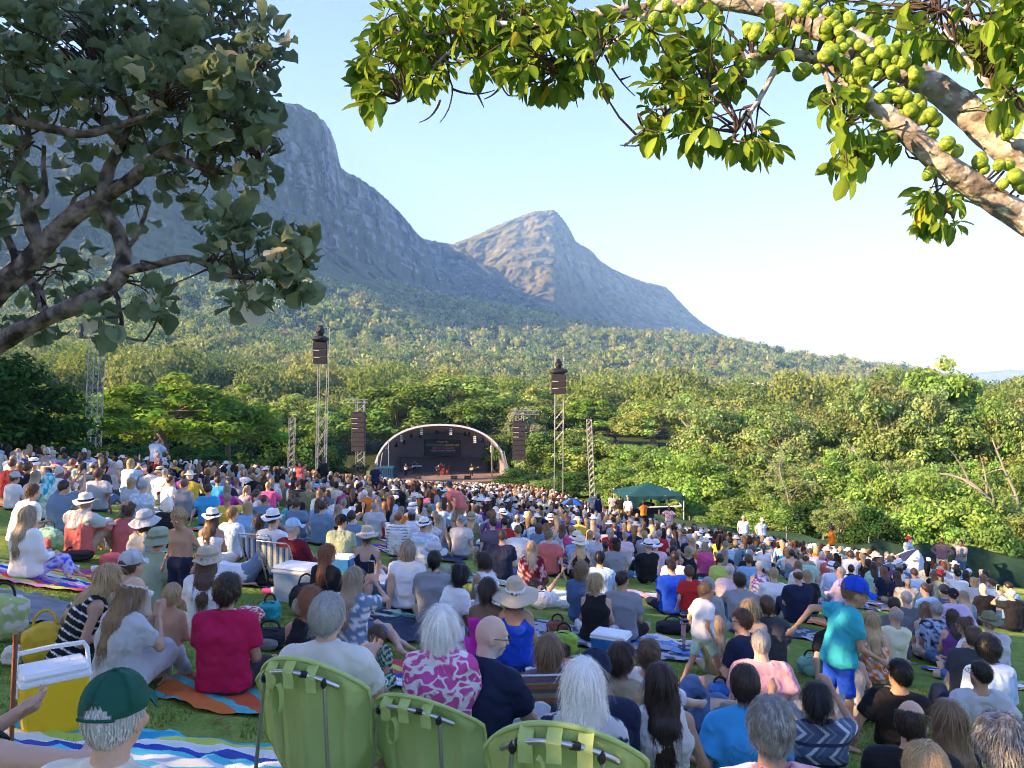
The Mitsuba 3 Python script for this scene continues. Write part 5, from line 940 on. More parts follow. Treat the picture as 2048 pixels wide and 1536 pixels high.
for px, v in ((773, 892), (803, 876), (843, 863), (902, 863), (950, 879), (983, 898)):
    p = at(px, v, YC + .6); fx = obj('lamp_rack', box(.34, .18, .95, p, .03), 'mat_panel', k)
    for i in range(4):
        for s in (-1, 1): m = trimesh.creation.icosphere(subdivisions=1, radius=.085); obj('lens', (np.array(m.vertices) * [1, .5, 1] + p + [s * .09, -.10, (i - 1.5) * .225], np.array(m.faces)), 'mat_lamp', fx, smooth=True)
for px, v in ((766, 898), (793, 889), (808, 884), (823, 870), (842, 871), (873, 865), (930, 868), (938, 868), (965, 880), (977, 888), (990, 901)):
    p = at(px, v, YC + 1.2); obj('spotlight', tube([p + [0, .2, .22], p + [0, 0, 0], p + [0, -.25, -.2]], [.10, .17, .19], 8), 'mat_black', k, smooth=30)
for px0, px1, v0 in ((757, 752, 905), (1000, 1017, 902)):
    for o in (0, .5): obj('strut', tube([at(px0, v0, YC - .4) + [o, 0, 0], at(px1, 957, YC - .4) + [o * .6, 0, 0]], .055, 6), 'mat_metal', k, smooth=True)
for px in (777, 984): obj('mast', tube([at(px, 880, YC - .6), at(px, 955, YC - .6)], .06, 6), 'mat_metal', k, smooth=True)
kb = thing('stage_banner', 'dark event banner with coloured lettering hung at the back of the stage', 'banner'); q0, q1 = at(848, 879, YC + 4), at(922, 911, YC + 4); bw, bh = q1[0] - q0[0], q0[2] - q1[2]
obj('panel', box(bw, .08, bh, ((q0[0] + q1[0]) / 2, YC + 4, (q0[2] + q1[2]) / 2)), 'mat_black', kb)
for nm, c in (('grey', (.32, .32, .36)), ('green', (.04, .20, .13)), ('gold', (.42, .34, .06)), ('red', (.42, .06, .04)), ('violet', (.22, .26, .50))): mat('mat_print_' + nm, c, .7)
def letters(text, fx, fz, hgt, m, wmax):
    t = meshkit.text_mesh(text, hgt, .01, True); v = np.array(t.vertices); w = v[:, 0].max() - v[:, 0].min(); v[:, 0] = (v[:, 0] - v[:, 0].min()) * wmax / w
    obj('lettering', (np.stack([q0[0] + bw * fx + v[:, 0], YC + 3.945 - v[:, 2], q1[2] + bh * fz + v[:, 1]], 1), np.array(t.faces)), m, kb)
letters('presents', .36, .83, .20, 'mat_print_grey', bw * .28); letters('kirstenbosch', .05, .60, .30, 'mat_print_green', bw * .50); letters('summer', .57, .60, .28, 'mat_print_gold', bw * .38); letters('sunset concerts', .22, .42, .26, 'mat_print_red', bw * .60); letters('every sunday afternoon', .16, .27, .20, 'mat_print_violet', bw * .68)
kq = thing('equipment_container', 'dark blue container standing at the left front of the stage', 'container'); q0, q1 = at(755, 935, 98), at(787, 960, 98); obj('body', box(q1[0] - q0[0], 2, q0[2] - q1[2], ((q0[0] + q1[0]) / 2, 99, (q0[2] + q1[2]) / 2), .04), 'mat_blue_box', kq)
for i in range(7): obj('rib', box(.07, .06, (q0[2] - q1[2]) * .9, (q0[0] + (q1[0] - q0[0]) * (i + .5) / 7, 97.98, (q0[2] + q1[2]) / 2)), 'mat_blue_box', kq)
mp = lambda *a, **kw: person(*a, z0=zd, group='musicians on the stage', **kw)
m1 = mp(812, 0, 'stand', 'fold', 168, 'long dark', 'tee black', 'trousers black', Y=100.5, label='musician in black playing a pale electric guitar left on stage')
m2 = mp(829, 0, 'stand', 'cap', 180, 'short dark', 'tank black', 'trousers black', skin='tan', Y=104, label='musician standing behind the white keyboard')
m3 = mp(882, 0, 'low', 'cap', 180, 'short red', 'tank red', 'trousers black', seat=.45, Y=103.5, label='drummer sitting behind the drum kit at the middle of the stage')
m4 = mp(877, 0, 'stand', 'face', 172, 'bob dark', 'tee black', 'trousers black', fem=True, Y=100, label='singer in black standing in front of the drum kit')
m5 = mp(943, 0, 'stand', 'fold', 190, 'bald', 'tee black', 'trousers black', skin='tan', Y=100, label='bald musician in black with a cream guitar right on stage')
def guitar(p, m, label):
    k = thing('electric_guitar', label, 'guitar'); R = Ry(-.25); o = np.array(p['root']) + [0, -.24, 1.05]
    n = 40; a = np.linspace(0, 2 * np.pi, n, endpoint=False); r = .19 * (1 + .16 * np.cos(2 * a)) ; body = trimesh.creation.extrude_polygon(Polygon(np.stack([r * 1.15 * np.cos(a), r * np.sin(a)], 1)), .06, engine='earcut'); v = np.array(body.vertices)[:, [0, 2, 1]]
    obj('body', (v @ R.T + o, np.array(body.faces)), m, k); obj('neck', (lambda q: (q[0] @ R.T + o, q[1]))(box(.62, .03, .05, (.48, .0, 0))), 'mat_deck', k); obj('headstock', (lambda q: (q[0] @ R.T + o, q[1]))(box(.14, .03, .09, (.86, 0, 0), .01)), m, k)
mat('mat_guitar', (.62, .50, .30), .3); mat('mat_chrome', (.7, .7, .7), .25, .5, metallic=1.0); mat('mat_drum', (.20, .05, .05), .3)
guitar(m5, 'mat_guitar', 'cream electric guitar held by the bald musician'); guitar(m1, 'mat_white_shell', 'pale electric guitar held by the left musician')
k = thing('keyboard', 'white electronic keyboard on a stand on the stage', 'keyboard'); p = at(834, 932, 103.2); obj('case', box(1.25, .35, .12, p, .02), 'mat_white_shell', k)
for s in (-1, 1): obj('leg', tube([p + [s * .4, 0, 0], [p[0] - s * .4, p[1], zd]], .03, 6), 'mat_black', k)
k = thing('drum_kit', 'drum kit with brass cymbals at the middle of the stage', 'drum kit'); o = np.array([at(884, 0, 102.4)[0], 102.4, zd])
def drum(c, r, d, ax, m, nm): v, f = lathe([(.001, -d / 2), (r, -d / 2), (r, d / 2), (.001, d / 2)], 18); v = v if ax == 'z' else v[:, [0, 2, 1]]; obj(nm, (v + o + c, f), m, k)
drum([0, 0, .3], .30, .42, 'y', 'mat_drum', 'bass_drum'); drum([-.28, 0, .74], .17, .22, 'z', 'mat_drum', 'tom'); drum([.25, 0, .74], .18, .22, 'z', 'mat_drum', 'tom'); drum([.7, .1, .42], .24, .45, 'z', 'mat_drum', 'floor_tom'); drum([-.6, .2, .6], .19, .16, 'z', 'mat_lamp', 'snare_drum')
mat('mat_brass', (.55, .38, .12), .3, .5, metallic=1.0)
for c in ([-.9, .1, 1.05], [.85, 0, 1.15], [.3, -.1, 1.3], [-.4, -.1, 1.3]): v, f = lathe([(.001, .03), (.05, .02), (.26, 0)], 16); obj('cymbal', (v + o + c, f), 'mat_brass', k); obj('cymbal_stand', tube([o + c, o + [c[0], c[1], 0]], .015, 5), 'mat_chrome', k)
for px, lb in ((836, 'left'), (908, 'middle'), (935, 'right')):
    k = thing('stage_monitor', f'low black monitor wedge at the {lb} front of the stage', 'loudspeaker'); p = at(px, 0, 98.3); v = np.array([[-.4, -.3, 0], [.4, -.3, 0], [.4, .3, 0], [-.4, .3, 0], [-.4, -.05, .42], [.4, -.05, .42], [.4, .28, .12], [-.4, .28, .12]]); m = trimesh.convex.convex_hull(v); obj('cabinet', (np.array(m.vertices) + [p[0], 98.3, zd], np.array(m.faces)), 'mat_black', k); obj('handle', box(.2, .03, .04, (p[0], 97.99, zd + .2)), 'mat_metal', k)
# the green tent with the mixing desk
def tarp_col(p, n, uv): return tmix((.008, .045, .05), (.014, .072, .075), tfbm(p.x * 2, p.y * 2, p.z * 3, 3))
mat('mat_tent', mikit.proc(tarp_col), .65, .3)
k = thing('gazebo_tent', 'dark green pop up gazebo tent over the mixing desk', 'tent'); Yt = 49.0; xl, xr = at(1240, 0, Yt)[0], at(1364, 0, Yt)[0]; zt, ze = at(0, 969, Yt)[2], at(0, 988, Yt)[2]; zr = at(0, 992, Yt)[2]; mx = (xl + xr) / 2; zg = float(lawn_z(mx, Yt)) + .05
n = 13; U, V = np.meshgrid(np.linspace(-1, 1, n), np.linspace(-1, 1, n), indexing='ij'); mxx = np.maximum(np.abs(U), np.abs(V)); Z = zt + (ze - .08 - zt) * (mxx ** .85) + .05 * np.sin(U * 5) * np.sin(V * 4) * mxx
R3 = rotz(.12); PT = np.stack([U * (xr - xl) / 2.1, V * 1.7, Z], -1); PT[..., :2] = PT[..., :2] @ R3[:2, :2].T; PT += [mx, Yt + 1.2, 0]; obj('canopy', sheet(PT), 'mat_tent', k, smooth=40)
for side in range(4):
    s = np.linspace(-1, 1, 25); u, v = {0: (s, 0 * s - 1), 1: (0 * s + 1, s), 2: (s, 0 * s + 1), 3: (0 * s - 1, s)}[side]; drop = .24 + .06 * np.sin(s * 9) + (np.clip(-s - .4, 0, 1) * 1.6 if side == 0 else 0) + (np.clip(-s - .2, 0, 1) * 1.2 if side == 3 else 0)
    top = np.stack([u * (xr - xl) / 2.08, v * 1.72, 0 * s + ze - .06], 1); top[:, :2] = top[:, :2] @ R3[:2, :2].T; top += [mx, Yt + 1.2, 0]; bot = top - np.stack([0 * s, 0 * s, drop], 1); mid = (top + bot) / 2 + np.stack([.03 * np.sin(s * 17), -.04 * np.cos(s * 15), 0 * s], 1); obj('valance', sheet(np.stack([top, mid, bot])), 'mat_tent', k, smooth=True)
for sx in (-1, 1):
    for sy in (-1, 1): c = R3 @ np.array([sx * (xr - xl) / 2.15, sy * 1.65, 0]) + [mx, Yt + 1.2, 0]; obj('pole', tube([[c[0], c[1], float(lawn_z(c[0], c[1]))], [c[0], c[1], ze]], .035, 6), 'mat_lamp', k, smooth=True)
a, c = at(1262, 1016, Yt - .5), at(1363, 1012, Yt - .5); obj('rail', tube([a, c], .035, 6), 'mat_lamp', k, smooth=True); c2 = c + [0, 2.6, 0]; obj('rail', tube([c, c2 + [-.3, 0, .8]], .03, 6), 'mat_lamp', k, smooth=True)
k = thing('mixing_desk', 'black sound mixing desk and racks under the green tent', 'mixing desk'); p = at(1300, 1016, Yt + .6); obj('table', box(3.0, .9, .8, (p[0], Yt + .6, p[2] - .35), .03), 'mat_black', k); obj('console', box(1.1, .7, .3, (p[0] - .5, Yt + .5, p[2] + .2), .04), 'mat_panel', k); obj('rack', box(.6, .6, .7, (p[0] - 1.1, Yt + .5, p[2] + .42), .02), 'mat_black', k)
k = thing('monitor_screen', 'black flat screen on a stand at the right under the tent', 'screen'); p = at(1325, 1001, Yt + .6); obj('panel', box(.34, .06, .30, p, .01), 'mat_black', k); obj('stand', box(.05, .05, .4, p - [0, 0, .33]), 'mat_metal', k)
# the sagging green netting fence
def net_col(p, n, uv):
    w = tfbm(p.x * 2.6, p.y * 2.6, p.z * .7, 3); t = tnoise(p.x * 90, p.y * 90, p.z * 90); return tmix((.006, .026, .021), (.022, .062, .046), w * .7 + t * .3)
mat('mat_net', mikit.proc(net_col), .75, .25)
def fence(pts, label, posts):
    k = thing('netting_fence', label, 'fence'); q = np.array([[*stand(px, Y)[:2], at(0, v, Y)[2]] for px, Y, v in pts]); s = np.r_[0, np.cumsum(np.linalg.norm(np.diff(q[:, :2], axis=0), axis=1))]; N = int(s[-1] / .12); ss = np.linspace(0, s[-1], N); c = PchipInterpolator(s, q)(ss); zg = lawn_z(c[:, 0], c[:, 1]) - .08; d = np.gradient(c[:, :2], axis=0); d /= np.linalg.norm(d, axis=1, keepdims=True); nn = np.stack([-d[:, 1], d[:, 0]], 1); rows = []
    for j, t in enumerate(np.linspace(0, 1, 9)):
        b = (meshkit.fbm(np.stack([ss * 1.5 + t * 1.2, 0 * ss + t * 2.2, 0 * ss], 1), 3) - .5) * .46 * math.sin(math.pi * min(1, .15 + t * .85)); rows.append(np.stack([c[:, 0] + nn[:, 0] * b, c[:, 1] + nn[:, 1] * b, zg + (c[:, 2] - zg) * t], 1))
    obj('netting', sheet(np.stack(rows)), 'mat_net', k, smooth=True)
    obj('top_rope', tube(rows[-1] + [0, 0, .015], .016, 5), 'mat_black', k, smooth=True)
    for f in np.linspace(0, 1, posts): i = int(f * (N - 1)); obj('post', tube([[c[i, 0], c[i, 1] + .12, zg[i]], [c[i, 0], c[i, 1] + .12, c[i, 2] + .28]], .032, 6), 'mat_metal', k)
fence([(1236, 52, 1026), (1275, 49.5, 1024), (1320, 48, 1030), (1345, 47, 1036), (1400, 46, 1046), (1440, 45, 1052), (1490, 43.5, 1060), (1540, 42, 1062), (1600, 40, 1068), (1640, 39, 1080), (1690, 38, 1089), (1740, 37, 1087), (1768, 36.5, 1082), (1810, 35.5, 1095), (1850, 34.5, 1088), (1880, 34, 1096), (1940, 33, 1093), (2010, 32.4, 1112), (2060, 32, 1122), (2200, 31, 1136)], 'dark green netting fence sagging along the right edge of the lawn', 13)
fence([(-160, 27, 905), (40, 29.5, 908), (150, 33, 912), (300, 38, 924), (420, 42, 936), (520, 46, 946), (600, 52, 953), (660, 62, 960)], 'dark netting fence along the left edge of the lawn behind the crowd', 11)
# ---------------------------------------------------------------- single trees and shrubs round the lawn
mat('mat_bark', mikit.proc(lambda p, n, uv: tmix((.07, .055, .045), (.20, .17, .14), tfbm(p.x * 7, p.y * 7, p.z * 2, 3))), .9); mat('mat_bark_pale', mikit.proc(lambda p, n, uv: tmix((.16, .15, .135), (.38, .365, .34), tfbm(p.x * 5, p.y * 5, p.z * 1.5, 3))), .9)
def clumps(centers, radii, n, size, seed, tint, flat=.6):
    g = np.random.default_rng(seed); C, R = np.repeat(centers, n, 0), np.repeat(radii, n)
    d = g.normal(size=(len(C), 3)); d /= np.linalg.norm(d, axis=1, keepdims=True); rr = g.random(len(C)) ** .45; p = C + d * (R * rr)[:, None] * [1, 1, flat]
    up = d + [0, 0, .6] + g.normal(0, .5, d.shape); up /= np.linalg.norm(up, axis=1, keepdims=True); u = np.cross(up, g.normal(size=d.shape)); u /= np.linalg.norm(u, axis=1, keepdims=True) + 1e-9; w = np.cross(up, u); s = (size * (.6 + .8 * g.random(len(C))))[:, None]
    v = np.stack([p - u * s * .42, p + w * s * .75, p + u * s * .42, p - w * s * .75], 1).reshape(-1, 3); i = np.arange(len(C)) * 4; f = np.vstack([np.stack([i, i + 1, i + 2], 1), np.stack([i, i + 2, i + 3], 1)])
    base = np.repeat(np.array(tint)[None] * np.exp(g.normal(0, .20, (len(centers), 1))) * (1 + g.normal(0, .07, (len(centers), 3))), n, 0); col = np.repeat(base * np.exp(g.normal(0, .20, (len(C), 1))), 4, 0)
    return v, f, np.clip(col, 0, 1)
def tree_group(key, kind, tint, seed, bark='mat_bark', nleaf=90, leaf=.16, ncl=46):
    """a unit tree: height 1, crown about 1 wide; kinds: round, umbrella, shrub, wispy, tuft, cone"""
    g = np.random.default_rng(seed); C, R = [], []
    if kind == 'round': z0, lim = .32, 7
    elif kind == 'umbrella': z0, lim = .60, 9
    elif kind == 'shrub': z0, lim = .06, 6
    elif kind == 'wispy': z0, lim = .30, 8
    elif kind == 'tuft': z0, lim = .62, 5
    else: z0, lim = .12, 3
    for _ in range(ncl):
        a, q = g.random() * 6.283, math.sqrt(g.random())
        if kind == 'round': el = math.acos(1 - 1.35 * g.random()); rr = .38 + .10 * g.random(); c = [rr * math.sin(el) * math.cos(a), rr * math.sin(el) * math.sin(a), .56 + rr * .92 * math.cos(el)]; r = .10 + .06 * g.random()
        elif kind == 'umbrella': c = [.50 * q * math.cos(a), .50 * q * math.sin(a), .92 - .30 * q ** 2 - .16 * (g.random() < .4) + .05 * g.normal()]; r = .075 + .045 * g.random()
        elif kind == 'shrub': el = math.acos(1 - 1.1 * g.random()); rr = .44 + .08 * g.normal(); c = [rr * math.sin(el) * math.cos(a), rr * math.sin(el) * math.sin(a), .20 + rr * 1.35 * math.cos(el)]; r = .13 + .07 * g.random()
        elif kind == 'wispy': c = [.42 * q * math.cos(a) * (1.1 - .3 * g.random()), .42 * q * math.sin(a), .28 + .70 * g.random() ** .8]; r = .065 + .05 * g.random()
        elif kind == 'tuft': c = [.30 * q * math.cos(a), .30 * q * math.sin(a), .84 + .13 * g.normal() * (1 - q)]; r = .07 + .04 * g.random()
        else: h = g.random(); rr = .34 * (1 - h * .8); c = [rr * math.cos(a), rr * math.sin(a), .15 + .82 * h]; r = .08 + .05 * g.random()
        C.append(c); R.append(r)
    C, R = np.array(C), np.array(R); v, f, col = clumps(C, R, nleaf, leaf * .22, seed + 1, tint, .62)
    parts = []; tr = .028 if kind != 'shrub' else .018
    top = np.array([.04 * g.normal(), .04 * g.normal(), z0 + .1]); parts.append(tube(spline([[0, 0, -.06], [.02 * g.normal(), .02 * g.normal(), z0 * .5], top], 6), np.linspace(tr, tr * .7, 6), 6))
    idx = g.permutation(len(C))[:lim * 3]
    for j in idx[:lim]: m = (top + C[j]) / 2 + g.normal(0, .03, 3) + [0, 0, -.02]; parts.append(tube(spline([top + [0, 0, -.06], m, C[j]], 6), np.linspace(tr * .62, tr * .16, 6), 5))
    for j in idx[lim:]: parts.append(tube([C[j] * [.35, .35, .85], C[j]], [tr * .25, tr * .08], 4))
    tv, tf = cat_mesh(parts)
    scene[key] = {'type': 'shapegroup', 'trunk': mikit.ply((tv, tf), bark, smooth=True), 'crown': mikit.ply((v, f), 'mat_leaf', color=col)}
GT = {'bright': (.17, .25, .04), 'dark': (.045, .10, .025), 'mid': (.13, .215, .045), 'olive': (.25, .34, .13), 'grey': (.22, .27, .15), 'acacia': (.17, .29, .045), 'yellow': (.27, .36, .10), 'fresh': (.22, .36, .09)}
for i in range(3):
    for kd, tn, nl, lf, nc, bk in (('round', 'mid', 150, .13, 60, 'mat_bark'), ('round', 'yellow', 150, .13, 60, 'mat_bark'), ('umbrella', 'acacia', 120, .12, 75, 'mat_bark'), ('shrub', 'dark', 170, .15, 46, 'mat_bark'), ('shrub', 'fresh', 180, .14, 46, 'mat_bark'), ('wispy', 'olive', 130, .09, 85, 'mat_bark_pale'), ('wispy', 'fresh', 130, .09, 85, 'mat_bark_pale'), ('tuft', 'fresh', 130, .11, 58, 'mat_bark_pale'), ('cone', 'grey', 100, .13, 60, 'mat_bark')):
        tree_group(f'group_{kd}_{tn}_{i}', kd, GT[tn], 100 + i * 17 + len(kd) + len(tn) * 3, bk, nl, lf, nc)
gt = np.random.default_rng(77)
def tree(kind, px, vtop, Y, wide, label, group=None, name=None, sink=.2):
    """a tree whose top is seen at (px, vtop), standing Y metres away, wide metres across"""
    x = (px - 1024) / F * Y; z = float(land_z(np.array(x), np.array(float(Y)))) - sink; H = (HZ - vtop) / F * Y - z; i = int(gt.integers(3))
    nm = name or ('shrub' if kind.startswith('shrub') else 'tree'); k = thing(nm, label, nm, group)
    scene[k] = {'type': 'instance', 'to_world': T().translate([x, float(Y), z]).rotate([0, 0, 1], float(gt.random() * 360)).scale([wide, wide, max(H, .8)]), 'group': {'type': 'ref', 'id': f'group_{kind}_{i}'}}
tree('shrub_dark', 20, 690, 31, 5.5, 'dark green tree at the left edge under the overhanging branches', name='tree')
tree('shrub_dark', -110, 660, 29, 6, 'dark green tree half outside the left edge', name='tree')
tree('umbrella_acacia', 330, 757, 62, 13.5, 'wide flat topped tree behind the leftmost lattice tower')
tree('umbrella_acacia', 455, 780, 66, 9, 'smaller flat topped tree right of the wide flat topped tree')
tree('umbrella_acacia', 130, 790, 52, 9, 'spreading green tree left of the leftmost lattice tower')
tree('round_mid', 800, 770, 122, 17, 'large green tree behind the left half of the stage'); tree('round_yellow', 905, 752, 130, 22, 'largest yellow green tree rising behind the stage'); tree('round_mid', 965, 800, 118, 14, 'dark green tree behind the right side of the stage')
tree('cone_grey', 1040, 818, 106, 9.5, 'grey green feathery tree behind the right loudspeaker column'); tree('cone_grey', 1075, 850, 104, 7, 'smaller grey green tree right of the loudspeaker column')
tree('tuft_fresh', 1872, 720, 62, 9.5, 'tall tree with a bare pale trunk and a tufted crown above the thicket'); tree('tuft_fresh', 1955, 780, 66, 6, 'tufted tree right of the tallest tufted tree'); tree('round_yellow', 1300, 805, 128, 12, 'rounded pale tree with a visible trunk behind the tent')
tree('wispy_olive', 1580, 820, 56, 8, 'open grey green tree with pale stems in the thicket'); tree('shrub_fresh', 1900, 935, 41, 5.0, 'bright green shrub behind the fence at the right', name='shrub'); tree('shrub_fresh', 1990, 960, 38, 4, 'bright green shrub at the right edge behind the fence', name='shrub')
ORD = 'first second third fourth fifth sixth seventh eighth ninth tenth eleventh twelfth thirteenth fourteenth fifteenth sixteenth seventeenth eighteenth nineteenth twentieth'.split()
def row(n, px0, px1, Y0, Y1, v0, v1, w0, w1, kinds, label, group, seed, jit=12):
    g = np.random.default_rng(seed)
    for i in range(n):
        f = (i + .5 + g.normal(0, .22)) / n; px = px0 + (px1 - px0) * f; kd = kinds[int(g.integers(len(kinds)))]
        tree(kd, px, v0 + (v1 - v0) * f + g.normal(0, jit), Y0 + (Y1 - Y0) * f + g.normal(0, 1.5), w0 + (w1 - w0) * g.random(), f'{label}, {ORD[i]} from the left', group)
row(9, -60, 620, 33, 56, 868, 925, 3.5, 5, ['shrub_dark'], 'dark shrub in the shaded hedge behind the left crowd', 'shaded hedge on the left', 1, 8)
row(11, 60, 668, 68, 84, 838, 862, 6, 8, ['shrub_dark', 'round_mid', 'shrub_dark'], 'dark tree standing between the flat topped trees and the stage', 'dark trees left of the stage', 2)
row(14, -40, 740, 104, 132, 792, 806, 8, 12, ['round_yellow', 'round_mid', 'shrub_fresh', 'umbrella_acacia'], 'sunlit tree in the row beyond the left hedge', 'sunlit trees beyond the left hedge', 3, 14)
row(8, 995, 1225, 86, 72, 938, 958, 4, 6, ['shrub_fresh', 'shrub_dark'], 'rounded shrub at the lawn edge right of the stage', 'shrubs right of the stage', 4, 9)
row(10, 1010, 1420, 104, 80, 868, 905, 7, 10, ['round_mid', 'shrub_dark', 'round_yellow', 'wispy_fresh'], 'tree in the belt between the stage and the tent', 'belt of trees right of the stage', 5)
row(16, 1000, 2100, 150, 125, 812, 812, 9, 14, ['round_yellow', 'round_mid', 'round_yellow', 'umbrella_acacia'], 'rounded tree on the valley floor beyond the thicket', 'valley trees beyond the thicket', 6, 14)
row(14, 1230, 1560, 62, 58, 930, 880, 4.5, 6.5, ['wispy_olive', 'shrub_fresh', 'wispy_fresh', 'shrub_fresh'], 'open shrubby tree behind the tent and fence', 'thicket behind the tent', 7, 16)
row(18, 1420, 2150, 62, 50, 828, 800, 6, 9, ['wispy_fresh', 'wispy_olive', 'wispy_fresh', 'wispy_olive', 'shrub_fresh'], 'tall open tree with pale stems in the right thicket', 'thicket behind the right fence', 8, 22)
row(15, 1400, 2150, 54, 43, 938, 910, 4, 6, ['wispy_fresh', 'wispy_olive', 'shrub_fresh'], 'lower shrubby tree in the right thicket', 'thicket behind the right fence', 9, 22)
row(12, 1420, 2120, 49, 38, 1008, 1020, 2.6, 4, ['shrub_fresh', 'wispy_olive', 'shrub_dark'], 'shrub growing just behind the netting fence', 'shrubs along the fence', 10, 12)
# slanting pale trunks that show in the thicket
def limb(name, label, pts, rad, seed, twigs=6):
    k = thing(name, label, 'tree'); g = np.random.default_rng(seed); q = np.array([at(*p) for p in pts]); c = spline(q, 22); obj('trunk', tube(c, np.linspace(rad, rad * .35, 22) * (1 + .1 * g.normal(size=22)), 7), 'mat_bark_pale', k, smooth=True)
    for i in range(twigs): j = int(6 + g.random() * 15); d = g.normal(0, .8, 3) + [-.4, 0, .9]; e = c[j] + d; obj('branch', tube(spline([c[j], c[j] + d * .5 + g.normal(0, .12, 3), e], 6), np.linspace(rad * .4, rad * .1, 6), 5), 'mat_bark_pale', k, smooth=True)
limb('bare_tree', 'thick pale trunk slanting up to the left at the right edge behind the fence', [(2055, 1100, 38), (2010, 1040, 38), (1965, 985, 38), (1930, 960, 38.3), (1880, 948, 38.6)], .14, 3)
limb('bare_tree', 'second pale trunk standing at the right edge of the thicket', [(2050, 1080, 40), (2035, 1000, 40), (2005, 930, 40), (1985, 880, 40.2)], .09, 4)
limb('bare_tree', 'pale branch reaching left in the middle of the thicket', [(1900, 1020, 46), (1860, 1010, 45), (1820, 985, 45), (1790, 975, 45)], .07, 5, 8)
limb('bare_tree', 'slim pale trunk leaning left in the middle of the thicket', [(1770, 1040, 47), (1750, 990, 47), (1722, 930, 47.5), (1705, 890, 48)], .06, 6, 8)
limb('bare_tree', 'slim grey dead tree behind the fence left of the orange steward', [(1585, 1045, 47), (1575, 990, 47), (1560, 940, 47), (1566, 890, 47)], .05, 7, 14)
# houses that show among the far trees
def house(px, v_eave, v_ridge, Y, w, d, label, roof, wall, yaw=0, hip=.5):
    k = thing('house', label, 'house'); o = at(px, v_eave, Y); h = (v_eave - v_ridge) / F * Y; R = rotz(yaw); W = lambda q: (np.asarray(q[0]) @ R.T + o, q[1])
    obj('wall', W(box(w * .94, d * .9, 4, (0, 0, -2.05))), wall, k); a, b = w / 2, d / 2; v = np.array([[-a, -b, 0], [a, -b, 0], [a, b, 0], [-a, b, 0], [-a * hip, 0, h], [a * hip, 0, h]]); f = np.array([[0, 1, 5], [0, 5, 4], [2, 3, 4], [2, 4, 5], [1, 2, 5], [3, 0, 4], [0, 2, 1], [0, 3, 2]]); obj('roof', W((v, f)), roof, k)
    for i in range(4): obj('window', W(box(w * .1, .08, 1.1, (w * (-.33 + .22 * i), -d * .45 - .03, -1.3))), 'mat_black', k)
mat('mat_thatch', (.24, .21, .20), .9); mat('mat_roof_pale', (.52, .44, .33), .8); mat('mat_plaster', (.66, .64, .60), .8)
house(715, 788, 776, 235, 16, 8, 'grey thatched house half hidden among trees above the stage', 'mat_thatch', 'mat_plaster', .1, .7); house(742, 784, 772, 238, 6, 9, 'gabled wing of the thatched house above the stage', 'mat_thatch', 'mat_plaster', .1, .3)
house(1516, 771, 764, 520, 16, 14, 'pavilion with a pale pyramid roof on the far slope', 'mat_roof_pale', 'mat_thatch', 0, .1); house(1540, 806, 800, 330, 7, 6, 'small white house among trees at the right', 'mat_plaster', 'mat_plaster', .3); house(1905, 772, 766, 800, 34, 14, 'long white building on the distant plain at the right', 'mat_plaster', 'mat_plaster', .1, .8); house(1950, 776, 771, 850, 20, 12, 'white building right of the long one on the plain', 'mat_plaster', 'mat_plaster', -.1, .7)
# ---------------------------------------------------------------- the two trees that frame the view, and those that shade the foreground from outside it
def bark_fig(p, n, uv):
    q = tfbm(p.x * 16, p.y * 16, p.z * 16, 4); li = tfbm(p.x * 34 + 4, p.y * 34, p.z * 34, 3); b = tmix((.19, .165, .15), (.44, .40, .36), tstep(.3, .7, q)); b = tmix(b, (.55, .55, .50), tstep(.56, .66, li)); return tmix(b, (.09, .07, .06), tstep(.66, .76, tfbm(p.x * 11, p.y * 11, p.z * 11 + 9, 3)) * .8)
def bump_fig(p, n, uv): return tfbm(p.x * 26, p.y * 26, p.z * 26, 4) * .024
def bark_old(p, n, uv): return tmix((.04, .032, .028), (.27, .215, .185), tstep(.3, .7, tfbm(p.x * 22 + p.z * 8, p.y * 22, p.z * 13 - p.x * 6, 4)))
def bump_old(p, n, uv): q = tfbm(p.x * 34 + p.z * 10, p.y * 34, p.z * 15 - p.x * 8, 3); return dr.abs(2 * q - 1) * .034
mat('mat_bark_fig', mikit.proc(bark_fig), .85, bump=mikit.proc(bump_fig, .002)); mat('mat_bark_old', mikit.proc(bark_old), .9, bump=mikit.proc(bump_old, .002)); mat('mat_twig', (.075, .05, .042), .8)
def fig_col(p, n, uv): return tmix((.16, .26, .03), (.33, .44, .06), tstep(.35, .7, tfbm(p.x * 60, p.y * 60, p.z * 60, 2) + (n.z) * .0))
mat('mat_fruit', mikit.proc(fig_col), .5, .35, bump=mikit.proc(lambda p, n, uv: tstep(.55, .8, tnoise(p.x * 240, p.y * 240, p.z * 240)) * .0028, .0008))
def leaf_oval(L, W):
    y = np.array([0, .2, .45, .7, .88, 1.0]) * L; w = np.array([.04, .60, .98, .9, .5, .0]) * W / 2; c = -.25 * y * y / L; P = np.stack([np.stack([-w, y, c + w * .45], 1), np.stack([0 * w, y, c], 1), np.stack([w, y, c + w * .45], 1)], 1); return sheet(P)
